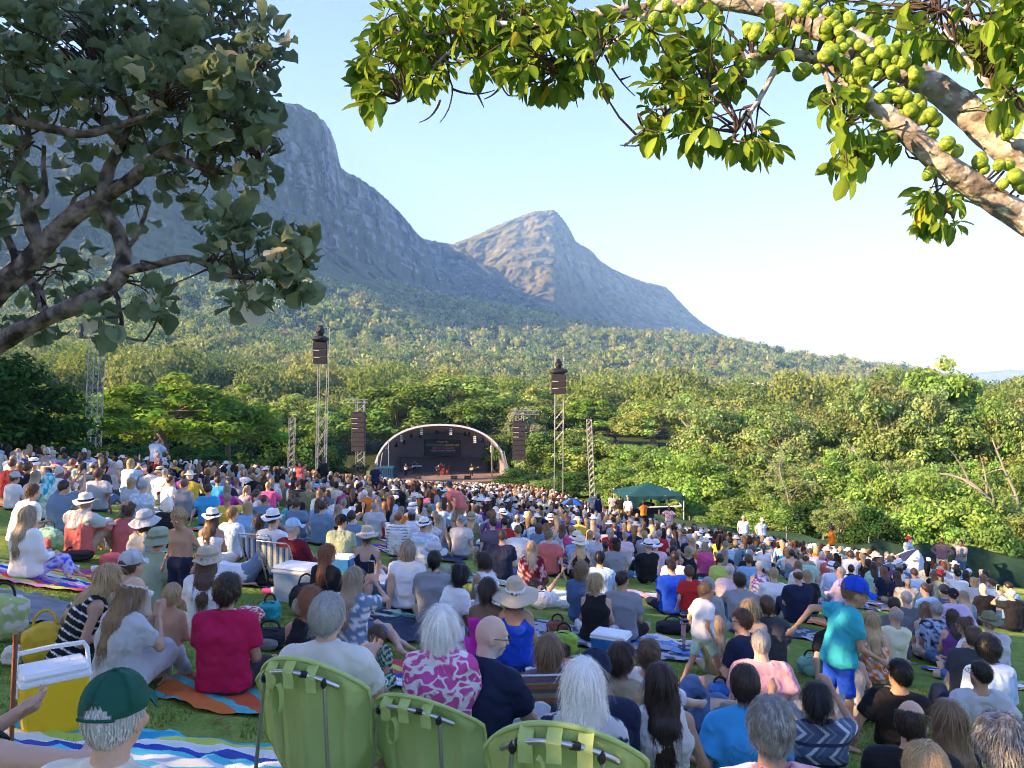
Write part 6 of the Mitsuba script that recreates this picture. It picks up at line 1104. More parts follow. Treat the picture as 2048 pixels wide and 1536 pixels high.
def leaf_round(r, kind=0):
    a = np.linspace(0.25, 2 * np.pi - .25, 14) + np.pi * 1.5; rr = r * (1 + .07 * np.cos(3 * a + kind) + .05 * np.sin(7 * a + 2 * kind)); e = np.stack([rr * np.cos(a), r + rr * np.sin(a), (.22 + .14 * kind) * r * (np.cos(2 * a + kind) + .4 * np.sin(5 * a))], 1); mid = np.stack([e[:, 0] * .55, r + (e[:, 1] - r) * .55, e[:, 2] * .15 - .12 * r], 1); c = np.array([[0, r * .95, -.14 * r]])
    v = np.vstack([c, mid, e]); n = len(a); f = [[0, 1 + i, 2 + i] for i in range(n - 1)] + [[0, n, 1]]
    for i in range(n - 1): f += [[1 + i, 1 + n + i, 2 + n + i], [1 + i, 2 + n + i, 2 + i]]
    return v, np.array(f)
def frames(d, up):
    d = d / np.linalg.norm(d, axis=-1, keepdims=True); x = np.cross(d, up); x /= np.linalg.norm(x, axis=-1, keepdims=True) + 1e-9; return np.stack([x, d, np.cross(x, d)], -1)
def foliage(key, protos, regions, branches, seed, per, spread, droop, tint, twig, nparts=300, stalk=.02):
    """whorls of leaves round twig ends; the leaves that show largest are parts of their own, the rest one part"""
    g = np.random.default_rng(seed); B = np.vstack(branches); leaves, tw = [], []
    for cx, cy, rx, ry, n, Y in regions:
        for _ in range(n):
            a, q = g.random() * 6.283, math.sqrt(g.random()); p = at(cx + rx * q * math.cos(a), cy + ry * q * math.sin(a), Y + g.normal(0, .16)); j = np.argmin(np.linalg.norm(B - p, axis=1)); m = (B[j] + p) / 2 + g.normal(0, .03, 3) + [0, 0, .03]
            tw.append(tube(spline([B[j], m, p], 5), np.linspace(twig, twig * .35, 5), 4, cap=False)); ax = (p - B[j]) / (np.linalg.norm(p - B[j]) + 1e-6) + np.array([0, 0, -droop]); ax /= np.linalg.norm(ax)
            k = int(g.integers(per[0], per[1] + 1)); t0 = g.random() * 6.283
            for i in range(k):
                t = t0 + i * 2.4; o = np.cross(ax, [math.cos(t), math.sin(t), .3 * math.sin(t)]); o /= np.linalg.norm(o) + 1e-9; d = o * spread * (.6 + .7 * g.random()) + ax * (.5 + .4 * g.random()) + np.array([0, 0, -droop * .35]) + g.normal(0, .15, 3); leaves.append((p + d / np.linalg.norm(d) * stalk, d, np.array([0, 0, 1.]) + g.normal(0, .35, 3), .72 + .5 * g.random(), g.random(), int(g.integers(len(protos)))))
    obj('twigs', cat_mesh(tw), 'mat_twig', key, smooth=True, kind='stuff')
    size = np.array([l[3] / l[0][1] for l in leaves]); inside = np.array([abs(l[0][0] / l[0][1]) < .63 and l[0][2] / l[0][1] < .46 for l in leaves]); order = np.argsort(-(size * (.2 + inside))); rest = []; rc = []
    for r, i in enumerate(order):
        p, d, up, s, t, w = leaves[i]; R = frames(d, up); v = (protos[w][0] * s) @ R.T + p; c = np.array(tint[0]) * (1 - t) + np.array(tint[1]) * t; c = c * (.8 + .45 * g.random()); c = np.array(tint[2]) if g.random() < tint[3] else c
        vc = c[None] * (.88 + .24 * (np.arange(len(v)) % 3 == 1)[:, None]) if len(v) == 18 else c[None] * (.85 + .3 * meshkit.noise(protos[w][0] * 60)[:, None])
        if r < nparts: obj('leaf', (v, protos[w][1]), 'mat_leaf', key, smooth=True, color=vc)
        else: rest.append((v, protos[w][1])); rc.append(vc)
    if rest: obj('foliage', cat_mesh(rest), 'mat_leaf', key, smooth=True, color=np.vstack(rc), kind='stuff')
def limbs(key, paths, bsdf, seed, rough=.08, sides=14):
    out = []; g = np.random.default_rng(seed)
    for pts, r0, r1 in paths:
        q = np.array([at(*p) if len(p) == 3 else p[:3] for p in pts]); n = max(12, int(np.linalg.norm(np.diff(q, axis=0), axis=1).sum() / .03)); c = spline(q, n); s = np.linspace(0, 1, n); c = c + (meshkit.fbm(np.stack([s * 6, 0 * s + seed, 0 * s + len(out)], 1), 2)[:, None] - .5) * r0 * .5
        v, f = tube(c, r0 + (r1 - r0) * s, sides); nn = meshkit.fbm(v * 9 + seed, 3, seed) - .5; ctr = c[np.minimum(np.arange(len(v)) // sides, n - 1)]; v = ctr + (v - ctr) * (1 + nn * rough * 5)[:, None]; obj('limb' if out else 'trunk', (v, f), bsdf, key, smooth=True); out.append(c)
    return out
# the fig tree whose limb crosses the upper right corner
k = thing('fig_tree', 'fig tree limb with pale lichen bark and round green figs in the upper right', 'tree')
gz = lambda x, y: float(lawn_z(x, y)) - .1
FB = limbs(k, [([(3.6, 2.3, gz(3.6, 2.3), 0), (3.4, 2.4, -.9, 0), (3.0, 2.5, -.1, 0), (2420, 700, 2.6), (2280, 560, 2.65), (2180, 470, 2.7), (2100, 385, 2.75)], .17, .075), ([(2150, 440, 2.72), (2048, 326, 2.78), (1975, 262, 2.85), (1912, 206, 2.9), (1835, 152, 2.95), (1758, 112, 3.0), (1690, 76, 3.05), (1621, 48, 3.1), (1530, 18, 3.15), (1450, 2, 3.2), (1390, 5, 3.25), (1300, 18, 3.3), (1200, 30, 3.3), (1120, 46, 3.3), (1060, 58, 3.3), (980, 50, 3.35), (900, 62, 3.4), (820, 66, 3.4)], .064, .012), ([(2240, 540, 2.66), (2130, 478, 2.72), (2048, 432, 2.76), (1960, 378, 2.78), (1870, 318, 2.78), (1800, 250, 2.82), (1741, 196, 2.85), (1690, 150, 2.9), (1640, 118, 2.95), (1580, 108, 3.0), (1510, 112, 3.0), (1480, 150, 3.0), (1400, 190, 3.0), (1330, 232, 3.0), (1250, 290, 3.0)], .058, .005),
    ([(1570, 108, 3.0), (1545, 150, 2.95), (1520, 195, 2.9), (1500, 225, 2.85), (1470, 265, 2.8)], .014, .005), ([(1640, 118, 2.95), (1660, 180, 2.85), (1685, 245, 2.8), (1705, 285, 2.8)], .012, .005), ([(1300, 18, 3.3), (1250, 70, 3.2), (1190, 110, 3.2), (1120, 150, 3.2)], .014, .005), ([(1000, 55, 3.35), (900, 105, 3.3), (850, 150, 3.3), (800, 200, 3.3)], .012, .004), ([(2120, 270, 2.6), (2000, 190, 2.7), (1930, 110, 2.8), (1890, 60, 2.9)], .014, .006), ([(2100, 90, 2.7), (1990, 60, 2.9), (1880, 20, 3.1)], .014, .006), ([(1860, 310, 2.8), (1870, 350, 3.4), (1880, 420, 4.1)], .012, .004)], 'mat_bark_fig', 3)
dead = []
for pts in ([(895, 110), (897, 150), (905, 178), (900, 210), (880, 245)], [(905, 178), (950, 188), (990, 180)], [(955, 188), (968, 215)], [(985, 130), (1000, 165), (1020, 192), (1047, 190)], [(1003, 168), (985, 190), (968, 198)], [(880, 200), (862, 232), (838, 245)], [(960, 100), (962, 125), (950, 140)], [(1145, 160), (1150, 190), (1155, 215)], [(1210, 110), (1240, 160), (1270, 192)], [(1240, 160), (1262, 152)], [(1505, 225), (1480, 245)], [(1508, 205), (1540, 232)], [(1300, 262), (1270, 292), (1240, 290)]): dead.append(tube(spline([at(*p, 3.3) for p in pts], 10), np.linspace(.0055, .002, 10), 5))
obj('bare_twigs', cat_mesh(dead), 'mat_twig', k, smooth=True, kind='stuff')
RF = [(800, 110, 80, 90, 34, 3.4), (900, 85, 90, 75, 32, 3.3), (1000, 65, 90, 65, 28, 3.3), (1100, 130, 75, 55, 22, 3.25), (1180, 110, 60, 70, 16, 3.2), (1250, 60, 60, 40, 12, 3.2), (850, 30, 120, 32, 24, 3.4), (1000, 15, 110, 24, 20, 3.4), (1120, 40, 60, 30, 10, 3.3), (1340, 180, 65, 65, 19, 3.0), (1300, 245, 28, 36, 5, 3.0), (1420, 235, 45, 55, 12, 2.8), (1500, 270, 46, 30, 9, 2.8), (1440, 130, 85, 45, 20, 3.05), (1400, 60, 60, 30, 8, 3.2), (1560, 85, 60, 40, 8, 3.1), (1695, 280, 40, 60, 12, 2.75), (1675, 190, 45, 45, 9, 2.85), (1780, 275, 35, 35, 6, 2.85), (1880, 410, 48, 55, 22, 4.2), (1865, 375, 25, 30, 3, 2.8), (1960, 60, 95, 65, 26, 2.95), (2015, 150, 50, 85, 20, 2.75), (1890, 60, 70, 55, 16, 3.2), (1800, 35, 70, 35, 12, 3.4), (2020, 20, 50, 30, 8, 2.7), (1690, 15, 80, 22, 9, 3.5), (760, 170, 30, 50, 8, 3.35)]
foliage(k, [leaf_oval(.080, .042), leaf_oval(.068, .038), leaf_oval(.088, .040)], RF, FB, 5, (5, 7), .8, .55, [(.11, .21, .028), (.27, .38, .05), (.60, .45, .04), .012], .006)
g = np.random.default_rng(12); FIGS = [(1586, 22), (1596, 60), (1628, 25), (1655, 22), (1692, 45), (1702, 75), (1658, 95), (1688, 95), (1612, 90), (1648, 112), (1678, 120), (1765, 105), (1795, 92), (1790, 120), (1810, 125), (1785, 145), (1840, 145), (1822, 165), (1715, 135), (1738, 145), (1700, 150), (1728, 160), (1760, 145), (1785, 170), (1775, 192), (1800, 190), (1815, 205), (1840, 210), (1800, 210), (1812, 232), (1845, 235), (1722, 208), (1750, 248), (1780, 278), (1865, 268), (1895, 290), (1912, 302), (1960, 315), (1968, 338), (2010, 255), (2013, 272), (2015, 330), (2030, 353), (1860, 345), (1370, 18), (1385, 12), (1335, 10), (1425, 25), (1440, 40), (1345, 35), (1310, 38), (1500, 130), (1498, 60), (1540, 85), (1610, 140), (1575, 15), (1760, 200), (1730, 190), (1745, 120), (1680, 60), (1720, 90), (1650, 60), (1870, 240)]
FIGS += [(float(a + g.normal(0, 15)), float(b + g.normal(0, 11))) for a, b in [FIGS[int(g.integers(len(FIGS)))] for _ in range(64)]]
for px, py in FIGS:
    Y = 2.72 + .0 + (2000 - px) / 600 * .28 + g.normal(0, .02); c = at(px, py, Y); m = trimesh.creation.icosphere(subdivisions=3, radius=.0225 * (.72 + .5 * g.random())); v = np.array(m.vertices) * [1, 1, 1.04]; fk = obj('fig', (v + c, np.array(m.faces)), 'mat_fruit', k, smooth=True)
    B = np.vstack(FB[:3]); j = B[np.argmin(np.linalg.norm(B - c, axis=1))]; obj('stalk', tube([c + (j - c) / np.linalg.norm(j - c) * .022, j], .004, 5), 'mat_twig', fk)
# the gnarled tree with round leaves at the upper left
k = thing('gnarled_tree', 'gnarled dark tree with round grey green leaves filling the upper left', 'tree')
LB = limbs(k, [([(-3.3, 3.5, gz(-3.3, 3.5), 0), (-3.1, 3.55, -1.2, 0), (-2.75, 3.6, -.3, 0), (-70, 640, 3.6), (-10, 585, 3.6), (50, 535, 3.6), (88, 492, 3.6), (112, 462, 3.6)], 0.1280, 0.0442), ([(-2.6, 3.5, -.35, 0), (-40, 715, 3.5), (30, 668, 3.5), (100, 635, 3.5), (165, 605, 3.5), (215, 580, 3.55), (242, 548, 3.55), (250, 510, 3.6), (240, 470, 3.6), (218, 430, 3.6), (208, 400, 3.6), (215, 345, 3.65), (240, 290, 3.7)], 0.0496, 0.0255), ([(245, 540, 3.55), (300, 532, 3.5), (345, 520, 3.5), (375, 516, 3.5), (415, 528, 3.5), (455, 552, 3.5), (510, 556, 3.5), (560, 548, 3.5), (610, 545, 3.5)], 0.0208, 0.0068), ([(80, 500, 3.6), (110, 465, 3.6), (150, 430, 3.6), (200, 400, 3.6), (260, 362, 3.6), (310, 318, 3.6), (352, 285, 3.6), (370, 235, 3.6)], 0.0464, 0.0170), ([(330, 305, 3.6), (390, 330, 3.55), (440, 345, 3.55), (485, 338, 3.55), (520, 320, 3.5)], 0.0176, 0.0068), ([(90, 500, 3.6), (66, 460, 3.6), (58, 420, 3.6), (45, 360, 3.6), (38, 310, 3.6), (60, 270, 3.6)], 0.0360, 0.0187), ([(-60, 225, 3.4), (20, 236, 3.4), (90, 256, 3.4), (170, 268, 3.4), (240, 250, 3.4), (330, 222, 3.4)], 0.0240, 0.0119), ([(240, 290, 3.7), (195, 235, 3.7), (150, 195, 3.7), (175, 150, 3.7), (225, 100, 3.7), (260, 60, 3.7)], 0.0208, 0.0085), ([(242, 300, 3.7), (260, 250, 3.7), (300, 180, 3.7), (350, 120, 3.7), (420, 70, 3.7), (500, 50, 3.7)], 0.0192, 0.0068), ([(245, 500, 3.6), (268, 480, 3.6), (285, 440, 3.6), (300, 400, 3.6)], 0.0128, 0.0068), ([(230, 580, 3.5), (240, 625, 3.45), (245, 665, 3.45), (290, 682, 3.45)], 0.0112, 0.0051), ([(55, 420, 3.6), (90, 380, 3.6), (85, 330, 3.6), (90, 290, 3.6)], 0.0176, 0.0085), ([(100, 640, 3.5), (60, 560, 3.8), (0, 440, 3.9), (-40, 300, 3.9)], 0.0240, 0.0170), ([(130, 445, 3.6), (150, 395, 3.7), (220, 365, 3.75), (330, 350, 3.8)], 0.0112, 0.0051), ([(420, 160, 3.6), (480, 160, 3.6), (530, 140, 3.6)], 0.0080, 0.0043), ([(370, 240, 3.6), (430, 190, 3.6), (450, 150, 3.6)], 0.0096, 0.0051)], 'mat_bark_old', 9, .12)
RL = [(60, 60, 110, 75, 29, 3.6), (200, 45, 120, 55, 26, 3.7), (330, 60, 105, 65, 26, 3.7), (470, 60, 75, 65, 16, 3.7), (528, 105, 30, 55, 7, 3.6), (100, 175, 105, 70, 16, 3.5), (260, 145, 90, 60, 16, 3.6), (375, 160, 90, 85, 34, 3.4), (425, 220, 55, 75, 18, 3.4), (490, 190, 45, 55, 8, 3.6), (500, 245, 45, 45, 7, 3.6), (515, 305, 36, 55, 9, 3.5), (450, 300, 45, 36, 7, 3.6), (370, 360, 55, 45, 7, 3.7), (55, 225, 80, 55, 10, 3.4), (20, 420, 50, 90, 7, 3.6), (130, 300, 80, 60, 4, 3.8), (470, 470, 55, 34, 9, 3.5), (560, 515, 60, 45, 14, 3.5), (600, 560, 36, 36, 5, 3.5), (480, 560, 45, 45, 7, 3.5), (430, 500, 40, 30, 4, 3.5), (300, 585, 45, 34, 7, 3.45), (120, 550, 80, 55, 9, 3.9), (50, 640, 60, 40, 4, 3.8), (215, 640, 45, 30, 4, 3.5), (230, 420, 100, 55, 3, 3.9), (150, 370, 100, 70, 3, 3.9), (300, 280, 60, 50, 7, 3.7), (0, 300, 50, 80, 9, 3.7)]
foliage(k, [leaf_round(.043), leaf_round(.036, 1), leaf_round(.048, 2), leaf_round(.030, 3)], RL, LB, 8, (4, 6), 1.0, .3, [(.12, .175, .10), (.23, .28, .175), (.58, .54, .38), .09], .006, stalk=.035)
# trees beside and behind the photographer, whose shade lies over the nearest people
for kd, x, y, w, h, lb in (('wispy_fresh_0', -7.6, -.2, 5.0, 4.9, 'leafy tree left of the photographer shading the gnarled tree'), ('round_mid_1', -11.5, 2.2, 6.5, 8.5, 'second leafy tree left of the lawn, outside the view'), ('wispy_fresh_2', -6.0, -3.6, 5.0, 4.4, 'low leafy tree behind the photographer, outside the view')):
    kk = thing('shade_tree', lb, 'tree'); scene[kk] = {'type': 'instance', 'to_world': T().translate([x, y, float(lawn_z(x, y)) - .1]).rotate([0, 0, 1], 40 * x).scale([w, w, h]), 'group': {'type': 'ref', 'id': 'group_' + kd}}
gs = np.random.default_rng(31)
for i, (x, y, w, h) in enumerate([(-18, 3, 8, 11), (-17, 12, 7, 9.5), (-22, 9, 8, 15), (-24, 18, 8, 16), (-26, 28, 8, 13), (-33, 22, 9, 16), (-38, 38, 10, 16)]):
    kk = thing('shade_tree', f'tall leafy tree left of the lawn outside the view, {ORD[i]} from the camera', 'tree'); scene[kk] = {'type': 'instance', 'to_world': T().translate([x, y, float(lawn_z(x, y)) - .2]).rotate([0, 0, 1], float(gs.random() * 360)).scale([w, w, h]), 'group': {'type': 'ref', 'id': f'group_wispy_fresh_{i % 3}'}}
# ---------------------------------------------------------------- chairs, cool boxes, bags, blankets on the lawn
def green_canvas(p, n, uv): w = tnoise(p.x * 420, p.y * 420, p.z * 420); return tmix((.40, .52, .17), (.48, .58, .22), tfbm(p.x * 5, p.y * 5, p.z * 5, 3) * .7 + w * .3)
def canvas_bump(p, n, uv): q = tfbm(p.x * 7, p.y * 7, p.z * 2.2, 3); return (1 - dr.abs(2 * q - 1)) * .035 + tnoise(p.x * 300, p.y * 300, p.z * 300) * .0006
mat('mat_canvas', mikit.proc(green_canvas), .8, .2, bump=mikit.proc(canvas_bump, .004)); mat('mat_tube', (.55, .56, .58), .3, .5, metallic=.9); mat('mat_black_plastic', (.02, .02, .022), .4)
for nm, c, r in (('white', (.78, .79, .80), .4), ('yellow', (.80, .50, .01), .4), ('blue', (.03, .16, .50), .4), ('red', (.50, .03, .03), .4), ('lblue', (.30, .42, .58), .45), ('navy', (.02, .03, .07), .7), ('grey', (.22, .22, .23), .8), ('black', (.02, .02, .024), .75), ('teal', (.02, .33, .38), .35), ('lime', (.30, .48, .06), .6), ('pink', (.70, .08, .32), .4), ('gold', (.62, .40, .03), .6), ('mint', (.22, .44, .36), .6), ('khaki', (.40, .36, .30), .8), ('coral', (.62, .12, .14), .5), ('rust', (.24, .09, .05), .6), ('cream', (.64, .60, .52), .7)): mat('mat_p_' + nm, c, r, bump=mikit.proc(lambda p, n, uv: tfbm(p.x * 14, p.y * 14, p.z * 14, 3) * .018, .004) if r > .45 or nm == 'teal' else None)
def placed(o, yaw, s=1.0):
    m = np.eye(4); m[:3, :3] = rotz(math.radians(yaw)) * np.broadcast_to(s, 3); m[:3, 3] = o; return mi.ScalarTransform4f(m)
def camp_chair(o, yaw, label, s=1.0):
    k = thing('camping_chair', label, 'chair', 'green camping chairs'); tw = placed(o, yaw, s)
    v = np.linspace(0, 1, 26); u = np.linspace(-1, 1, 31); U, V = np.meshgrid(u, v, indexing='ij')
    prof = PchipInterpolator([0, .25, .5, .68, .85, 1], np.array([[-.37, 1.0], [-.29, .72], [-.23, .38], [-.03, .25], [.24, .28], [.40, .42]])); q = prof(V); half = np.interp(V, [0, .12, .4, .7, 1], [.34, .39, .37, .36, .30])
    Yp = q[..., 0] + .20 * np.abs(U) ** 2.2 * np.interp(V, [0, .5, 1], [.75, .55, -.2]); Zp = q[..., 1] - .07 * U ** 2 * np.clip(1 - V * 3, 0, 1) + .20 * np.abs(U) ** 2.4 * np.interp(V, [0, .3, .6, 1], [-.35, .35, .9, .35]); Xp = U * half
    P = np.stack([Xp, Yp, Zp], -1); wr = (meshkit.fbm(np.stack([U * 6.5, V * 1.0, 0 * U], -1), 3, 4) - .5) * .11 * np.sin(np.pi * np.clip(V * 1.4, 0, 1)); P[..., 1] += wr; P2 = P + [0, .004, .004]
    a, b = sheet(P); c, d = sheet(P2); obj('seat_fabric', cat_mesh([(a, b), (c, d[:, ::-1])]), 'mat_canvas', k, smooth=True, tw=tw)
    edge = np.concatenate([P[:, 0], P[-1, 1:], P[::-1, -1][1:], P[0, ::-1][1:]]); obj('piping', tube(edge, .011, 6), 'mat_canvas', k, smooth=True, tw=tw)
    top = P[3:-3, 0] + [0, -.03, -.05]; obj('top_rail', tube(top, .0125, 8), 'mat_tube', k, smooth=True, tw=tw)
    H = [top[3], top[len(top) - 4]]
    for i, s_ in enumerate((-1, 1)):
        hb = H[i]; ft = np.array([s_ * .30, -.40, 0.]); obj('back_leg', tube([hb, ft], .011, 8), 'mat_tube', k, smooth=True, tw=tw); obj('hub', box(.036, .036, .045, hb + [0, -.004, -.01], .012), 'mat_black_plastic', k, tw=tw)
        mid = hb * .38 + ft * .62; obj('joint', box(.045, .045, .05, mid, .01), 'mat_black_plastic', k, tw=tw); obj('cross_leg', tube([mid, [-s_ * .28, .34, 0]], .011, 8), 'mat_tube', k, smooth=True, tw=tw); obj('front_leg', tube([[s_ * .30, .30, .44], [s_ * .24, .36, 0]], .011, 8), 'mat_tube', k, smooth=True, tw=tw); obj('cross_leg', tube([[s_ * .24, .36, 0], mid * [-.6, 1, .6] + [0, .2, 0]], .010, 8), 'mat_tube', k, smooth=True, tw=tw)
        obj('clip', box(.06, .026, .028, top[len(top) // 2 + (4 if s_ > 0 else -7)], .008), 'mat_black_plastic', k, tw=tw)
    for f in (.27, .5, .76):
        j = int(f * (len(top) - 1)); c = top[j]; w = .07; pts = [c + [0, .034, .046], c + [0, .002, .020], c + [0, -.016, 0], c + [0, -.004, -.022], c + [0, .0, -.075]]; A = np.stack([np.array(pts) + [-w / 2, 0, 0], np.array(pts) + [w / 2, 0, 0]], 1); obj('loop', sheet(A), 'mat_canvas', k, smooth=True, tw=tw)
    c = top[len(top) // 2 - 3] + [0, -.012, -.06]; a = np.linspace(0, 2 * np.pi, 17); A = np.stack([np.stack([c[0] + .028 * np.sin(a), c[1] - .02 + 0 * a, c[2] - .055 + .065 * np.cos(a)], 1), np.stack([c[0] + .028 * np.sin(a), c[1] + .02 + 0 * a, c[2] - .055 + .065 * np.cos(a)], 1)]); obj('hanging_loop', sheet(A), 'mat_canvas', k, smooth=True, tw=tw)
    return k
def at_person(lbl): return next(p for p in PEOPLE if p['label'] == lbl)
for lbl, lb, dy, yaw, dx, cs in (('grey haired person in an off white polo clapping in the leftmost green chair', 'lime green camping chair holding the clapping grey haired person', -.12, -14, .04, (.74, 1.05, 1.02)), ('white haired person in a pink and white floral blouse in the middle green chair', 'lime green camping chair in the middle, behind the pink floral blouse', -.42, -22, .05, (.78, 1.03, .90)), ('person with long pale blond hair in the rightmost green chair', 'rightmost lime green camping chair, at the bottom edge under long blond hair', -.26, -14, -.06, (.84, 1.1, 1.08))):
    r = at_person(lbl)['root']; o = np.array([r[0] + dx, r[1] + dy, 0]); o[2] = float(lawn_z(o[0], o[1])); camp_chair(o, yaw, lb, np.array(cs))
def deck_stripes(p, n, uv): f = (p.x * 13 + p.y * 4); q = f - dr.floor(f); return tmix(tmix((.05, .10, .30), (.62, .62, .58), tstep(.25, .3, q)), (.20, .30, .42), tstep(.7, .74, q))
def beach_stripes(p, n, uv): f = p.z * 9; q = f - dr.floor(f); return tmix(tmix((.20, .19, .13), (.52, .20, .10), tstep(.3, .34, q)), (.42, .42, .30), tstep(.62, .66, q))
mat('mat_deck_stripe', mikit.proc(deck_stripes), .8, .2); mat('mat_beach_stripe', mikit.proc(beach_stripes), .8, .2)
def beach_chair(o, yaw, label, m):
    k = thing('beach_chair', label, 'chair'); tw = placed(o, yaw); P = np.array([[[-.24, -.42, .66], [.24, -.42, .66]], [[-.24, -.30, .40], [.24, -.30, .40]], [[-.24, -.16, .14], [.24, -.16, .14]], [[-.24, .05, .10], [.24, .05, .10]], [[-.24, .34, .17], [.24, .34, .17]]]); n = 14; t = np.linspace(0, 1, n); C = PchipInterpolator(np.linspace(0, 1, 5), P)(t); A = np.stack([C[:, 0] + (C[:, 1] - C[:, 0]) * s for s in np.linspace(0, 1, 9)], 1); obj('sling', sheet(A), m, k, smooth=True, tw=tw)
    r = [[-.26, -.20, .02], [-.26, -.44, .69], [-.24, -.46, .72], [.24, -.46, .72], [.26, -.44, .69], [.26, -.20, .02]]; obj('back_frame', tube(r, .012, 7), 'mat_tube', k, smooth=True, tw=tw)
    for s in (-1, 1): obj('seat_rail', tube([[s * .26, -.22, .12], [s * .26, .38, .19], [s * .26, .38, .02]], .012, 7), 'mat_tube', k, smooth=True, tw=tw); obj('armrest', box(.05, .42, .025, (s * .29, .02, .36), .008), 'mat_black_plastic', k, tw=tw); obj('leg', tube([[s * .27, -.02, .36], [s * .27, -.24, 0]], .011, 7), 'mat_tube', k, smooth=True, tw=tw)
for lbl, lb, m, yaw in (('person in a white panama hat sitting in the striped deck chair', 'blue striped beach chair under the white panama hat', 'mat_deck_stripe', -20), ('person in a pale blue cap and maroon sweater in the front deck chair', 'blue striped beach chair holding the maroon sweater', 'mat_deck_stripe', -24), ('person with light brown hair and a plum top in the striped beach chair', 'brown and orange striped beach chair behind the right green chair', 'mat_beach_stripe', 4)):
    r = at_person(lbl)['root']; beach_chair(np.array([r[0], r[1] - .02, float(lawn_z(r[0], r[1]))]), yaw, lb, m)
def cool_box(px, py, w, d, h, yaw, body, lid, label, handle=None, taper=.9):
    o = on_lawn(px, py); k = thing('cool_box', label, 'cool box'); tw = placed(o, yaw); v, f = box(w, d, h, (0, 0, h / 2), .02); s = taper + (1 - taper) * np.clip(v[:, 2] / h, 0, 1); v[:, :2] *= s[:, None]; obj('body', (v, f), body, k, tw=tw); obj('rim', box(w * 1.05, d * 1.05, h * .10, (0, 0, h * 1.0), .012), lid, k, tw=tw); L = obj('lid', box(w * 1.02, d * 1.02, h * .13, (0, 0, h * 1.11), .03), lid, k, tw=tw); obj('recess', box(w * .5, d * .6, .008, (0, 0, h * 1.176), .003), lid, L, tw=tw)
    if handle: a, b = w / 2 + .012, h * handle; obj('handle', tube([[-a, 0, h * .78], [-a, .0, h * 1.0], [-a * .98, .03, b * .93], [-a * .88, .035, b], [0, .04, b * 1.01], [a * .88, .035, b], [a * .98, .03, b * .93], [a, 0, h * 1.0], [a, 0, h * .78]], .014, 8), lid, k, smooth=True, tw=tw); [obj('pivot', box(.02, .06, .07, (q * (w / 2 + .006), 0, h * .82), .008), lid, k, tw=tw) for q in (-1, 1)]
cool_box(106, 1466, .37, .26, .36, 38, 'mat_p_yellow', 'mat_p_white', 'yellow cool box with a white lid and raised white handle', 1.42, .86)
cool_box(603, 1205, .62, .36, .40, -22, 'mat_p_lblue', 'mat_p_white', 'large pale blue cool box with a white lid left of the red haired person')
cool_box(759, 1078, .42, .30, .32, -10, 'mat_p_red', 'mat_p_white', 'red cool box with a white lid left of the navy striped tee'); cool_box(530, 1010, .45, .3, .3, -14, 'mat_p_red', 'mat_p_white', 'red cool box behind the cyan child'); cool_box(615, 1012, .42, .3, .34, 4, 'mat_p_navy', 'mat_p_white', 'navy cool box with a white lid below the coral dressed child')
cool_box(973, 1112, .42, .28, .30, -8, 'mat_p_blue', 'mat_p_white', 'bright blue cool box with a white lid left of the navy tee'); cool_box(1222, 1318, .40, .28, .26, -26, 'mat_p_blue', 'mat_p_white', 'blue cool box with a white lid above the dark ponytail'); cool_box(685, 1145, .32, .24, .24, -10, 'mat_p_blue', 'mat_p_white', 'small blue cool box right of the long red hair'); cool_box(338, 1010, .5, .3, .3, 0, 'mat_p_white', 'mat_p_red', 'white cool box with a red label lid in the left crowd')
def lump(seed, sx, sy, sz, amp=.25, fr=1.8):
    seed = int(seed)
    m = trimesh.creation.icosphere(subdivisions=4); v = np.array(m.vertices); v = np.sign(v) * np.abs(v) ** .75; v = v * (1 + amp * (meshkit.fbm(v * fr + seed, 3, seed) - .5) * 2)[:, None]; v = v * [sx / 2, sy / 2, sz / 2] / 1.1; v[:, 2] -= v[:, 2].min(); return v, np.array(m.faces)
def bag(px, py, sx, sy, sz, yaw, m, label, name='bag', cat='bag', strap='mat_p_black', pocket=None, seed=1, handles=True):
    o = on_lawn(px, py); k = thing(name, label, cat); tw = placed(o, yaw); v, f = lump(seed + px, sx, sy, sz, .18); obj('body', (v, f), m, k, smooth=True, tw=tw)
    if pocket: v, f = lump(seed + px + 5, sx * .62, sy * .35, sz * .55, .12); obj('pocket', (v + [0, -sy * .42, sz * .10], f), pocket, k, smooth=True, tw=tw)
    if handles: obj('strap', tube(spline([[-sx * .22, 0, sz * .88], [-sx * .16, .01, sz * 1.12], [0, .02, sz * 1.2], [sx * .16, .01, sz * 1.12], [sx * .22, 0, sz * .88]], 14), .011, 6), strap, k, smooth=True, tw=tw); obj('zip', tube(spline([[-sx * .36, -sy * .12, sz * .74], [0, -sy * .2, sz * .92], [sx * .36, -sy * .12, sz * .74]], 10), .005, 5), strap, k, tw=tw)
bag(90, 1335, .36, .24, .36, 20, 'mat_p_gold', 'mustard yellow bag behind the yellow cool box', strap='mat_p_gold'); bag(168, 1338, .42, .30, .28, -20, 'mat_p_black', 'grey and black backpack right of the mustard bag', 'backpack', 'backpack', pocket='mat_p_khaki'); bag(28, 1330, .18, .14, .16, 0, 'mat_p_cream', 'small white bag left of the mustard bag', handles=False)
mat('mat_tote_print', mikit.proc(lambda p, n, uv: tmix((.42, .50, .20), (.65, .60, .52), tstep(.5, .6, tfbm(p.x * 14, p.y * 14, p.z * 14, 2)))), .7); bag(6, 1282, .42, .26, .40, 10, 'mat_tote_print', 'pale green patterned shopping bag at the left edge', 'shopping_bag')
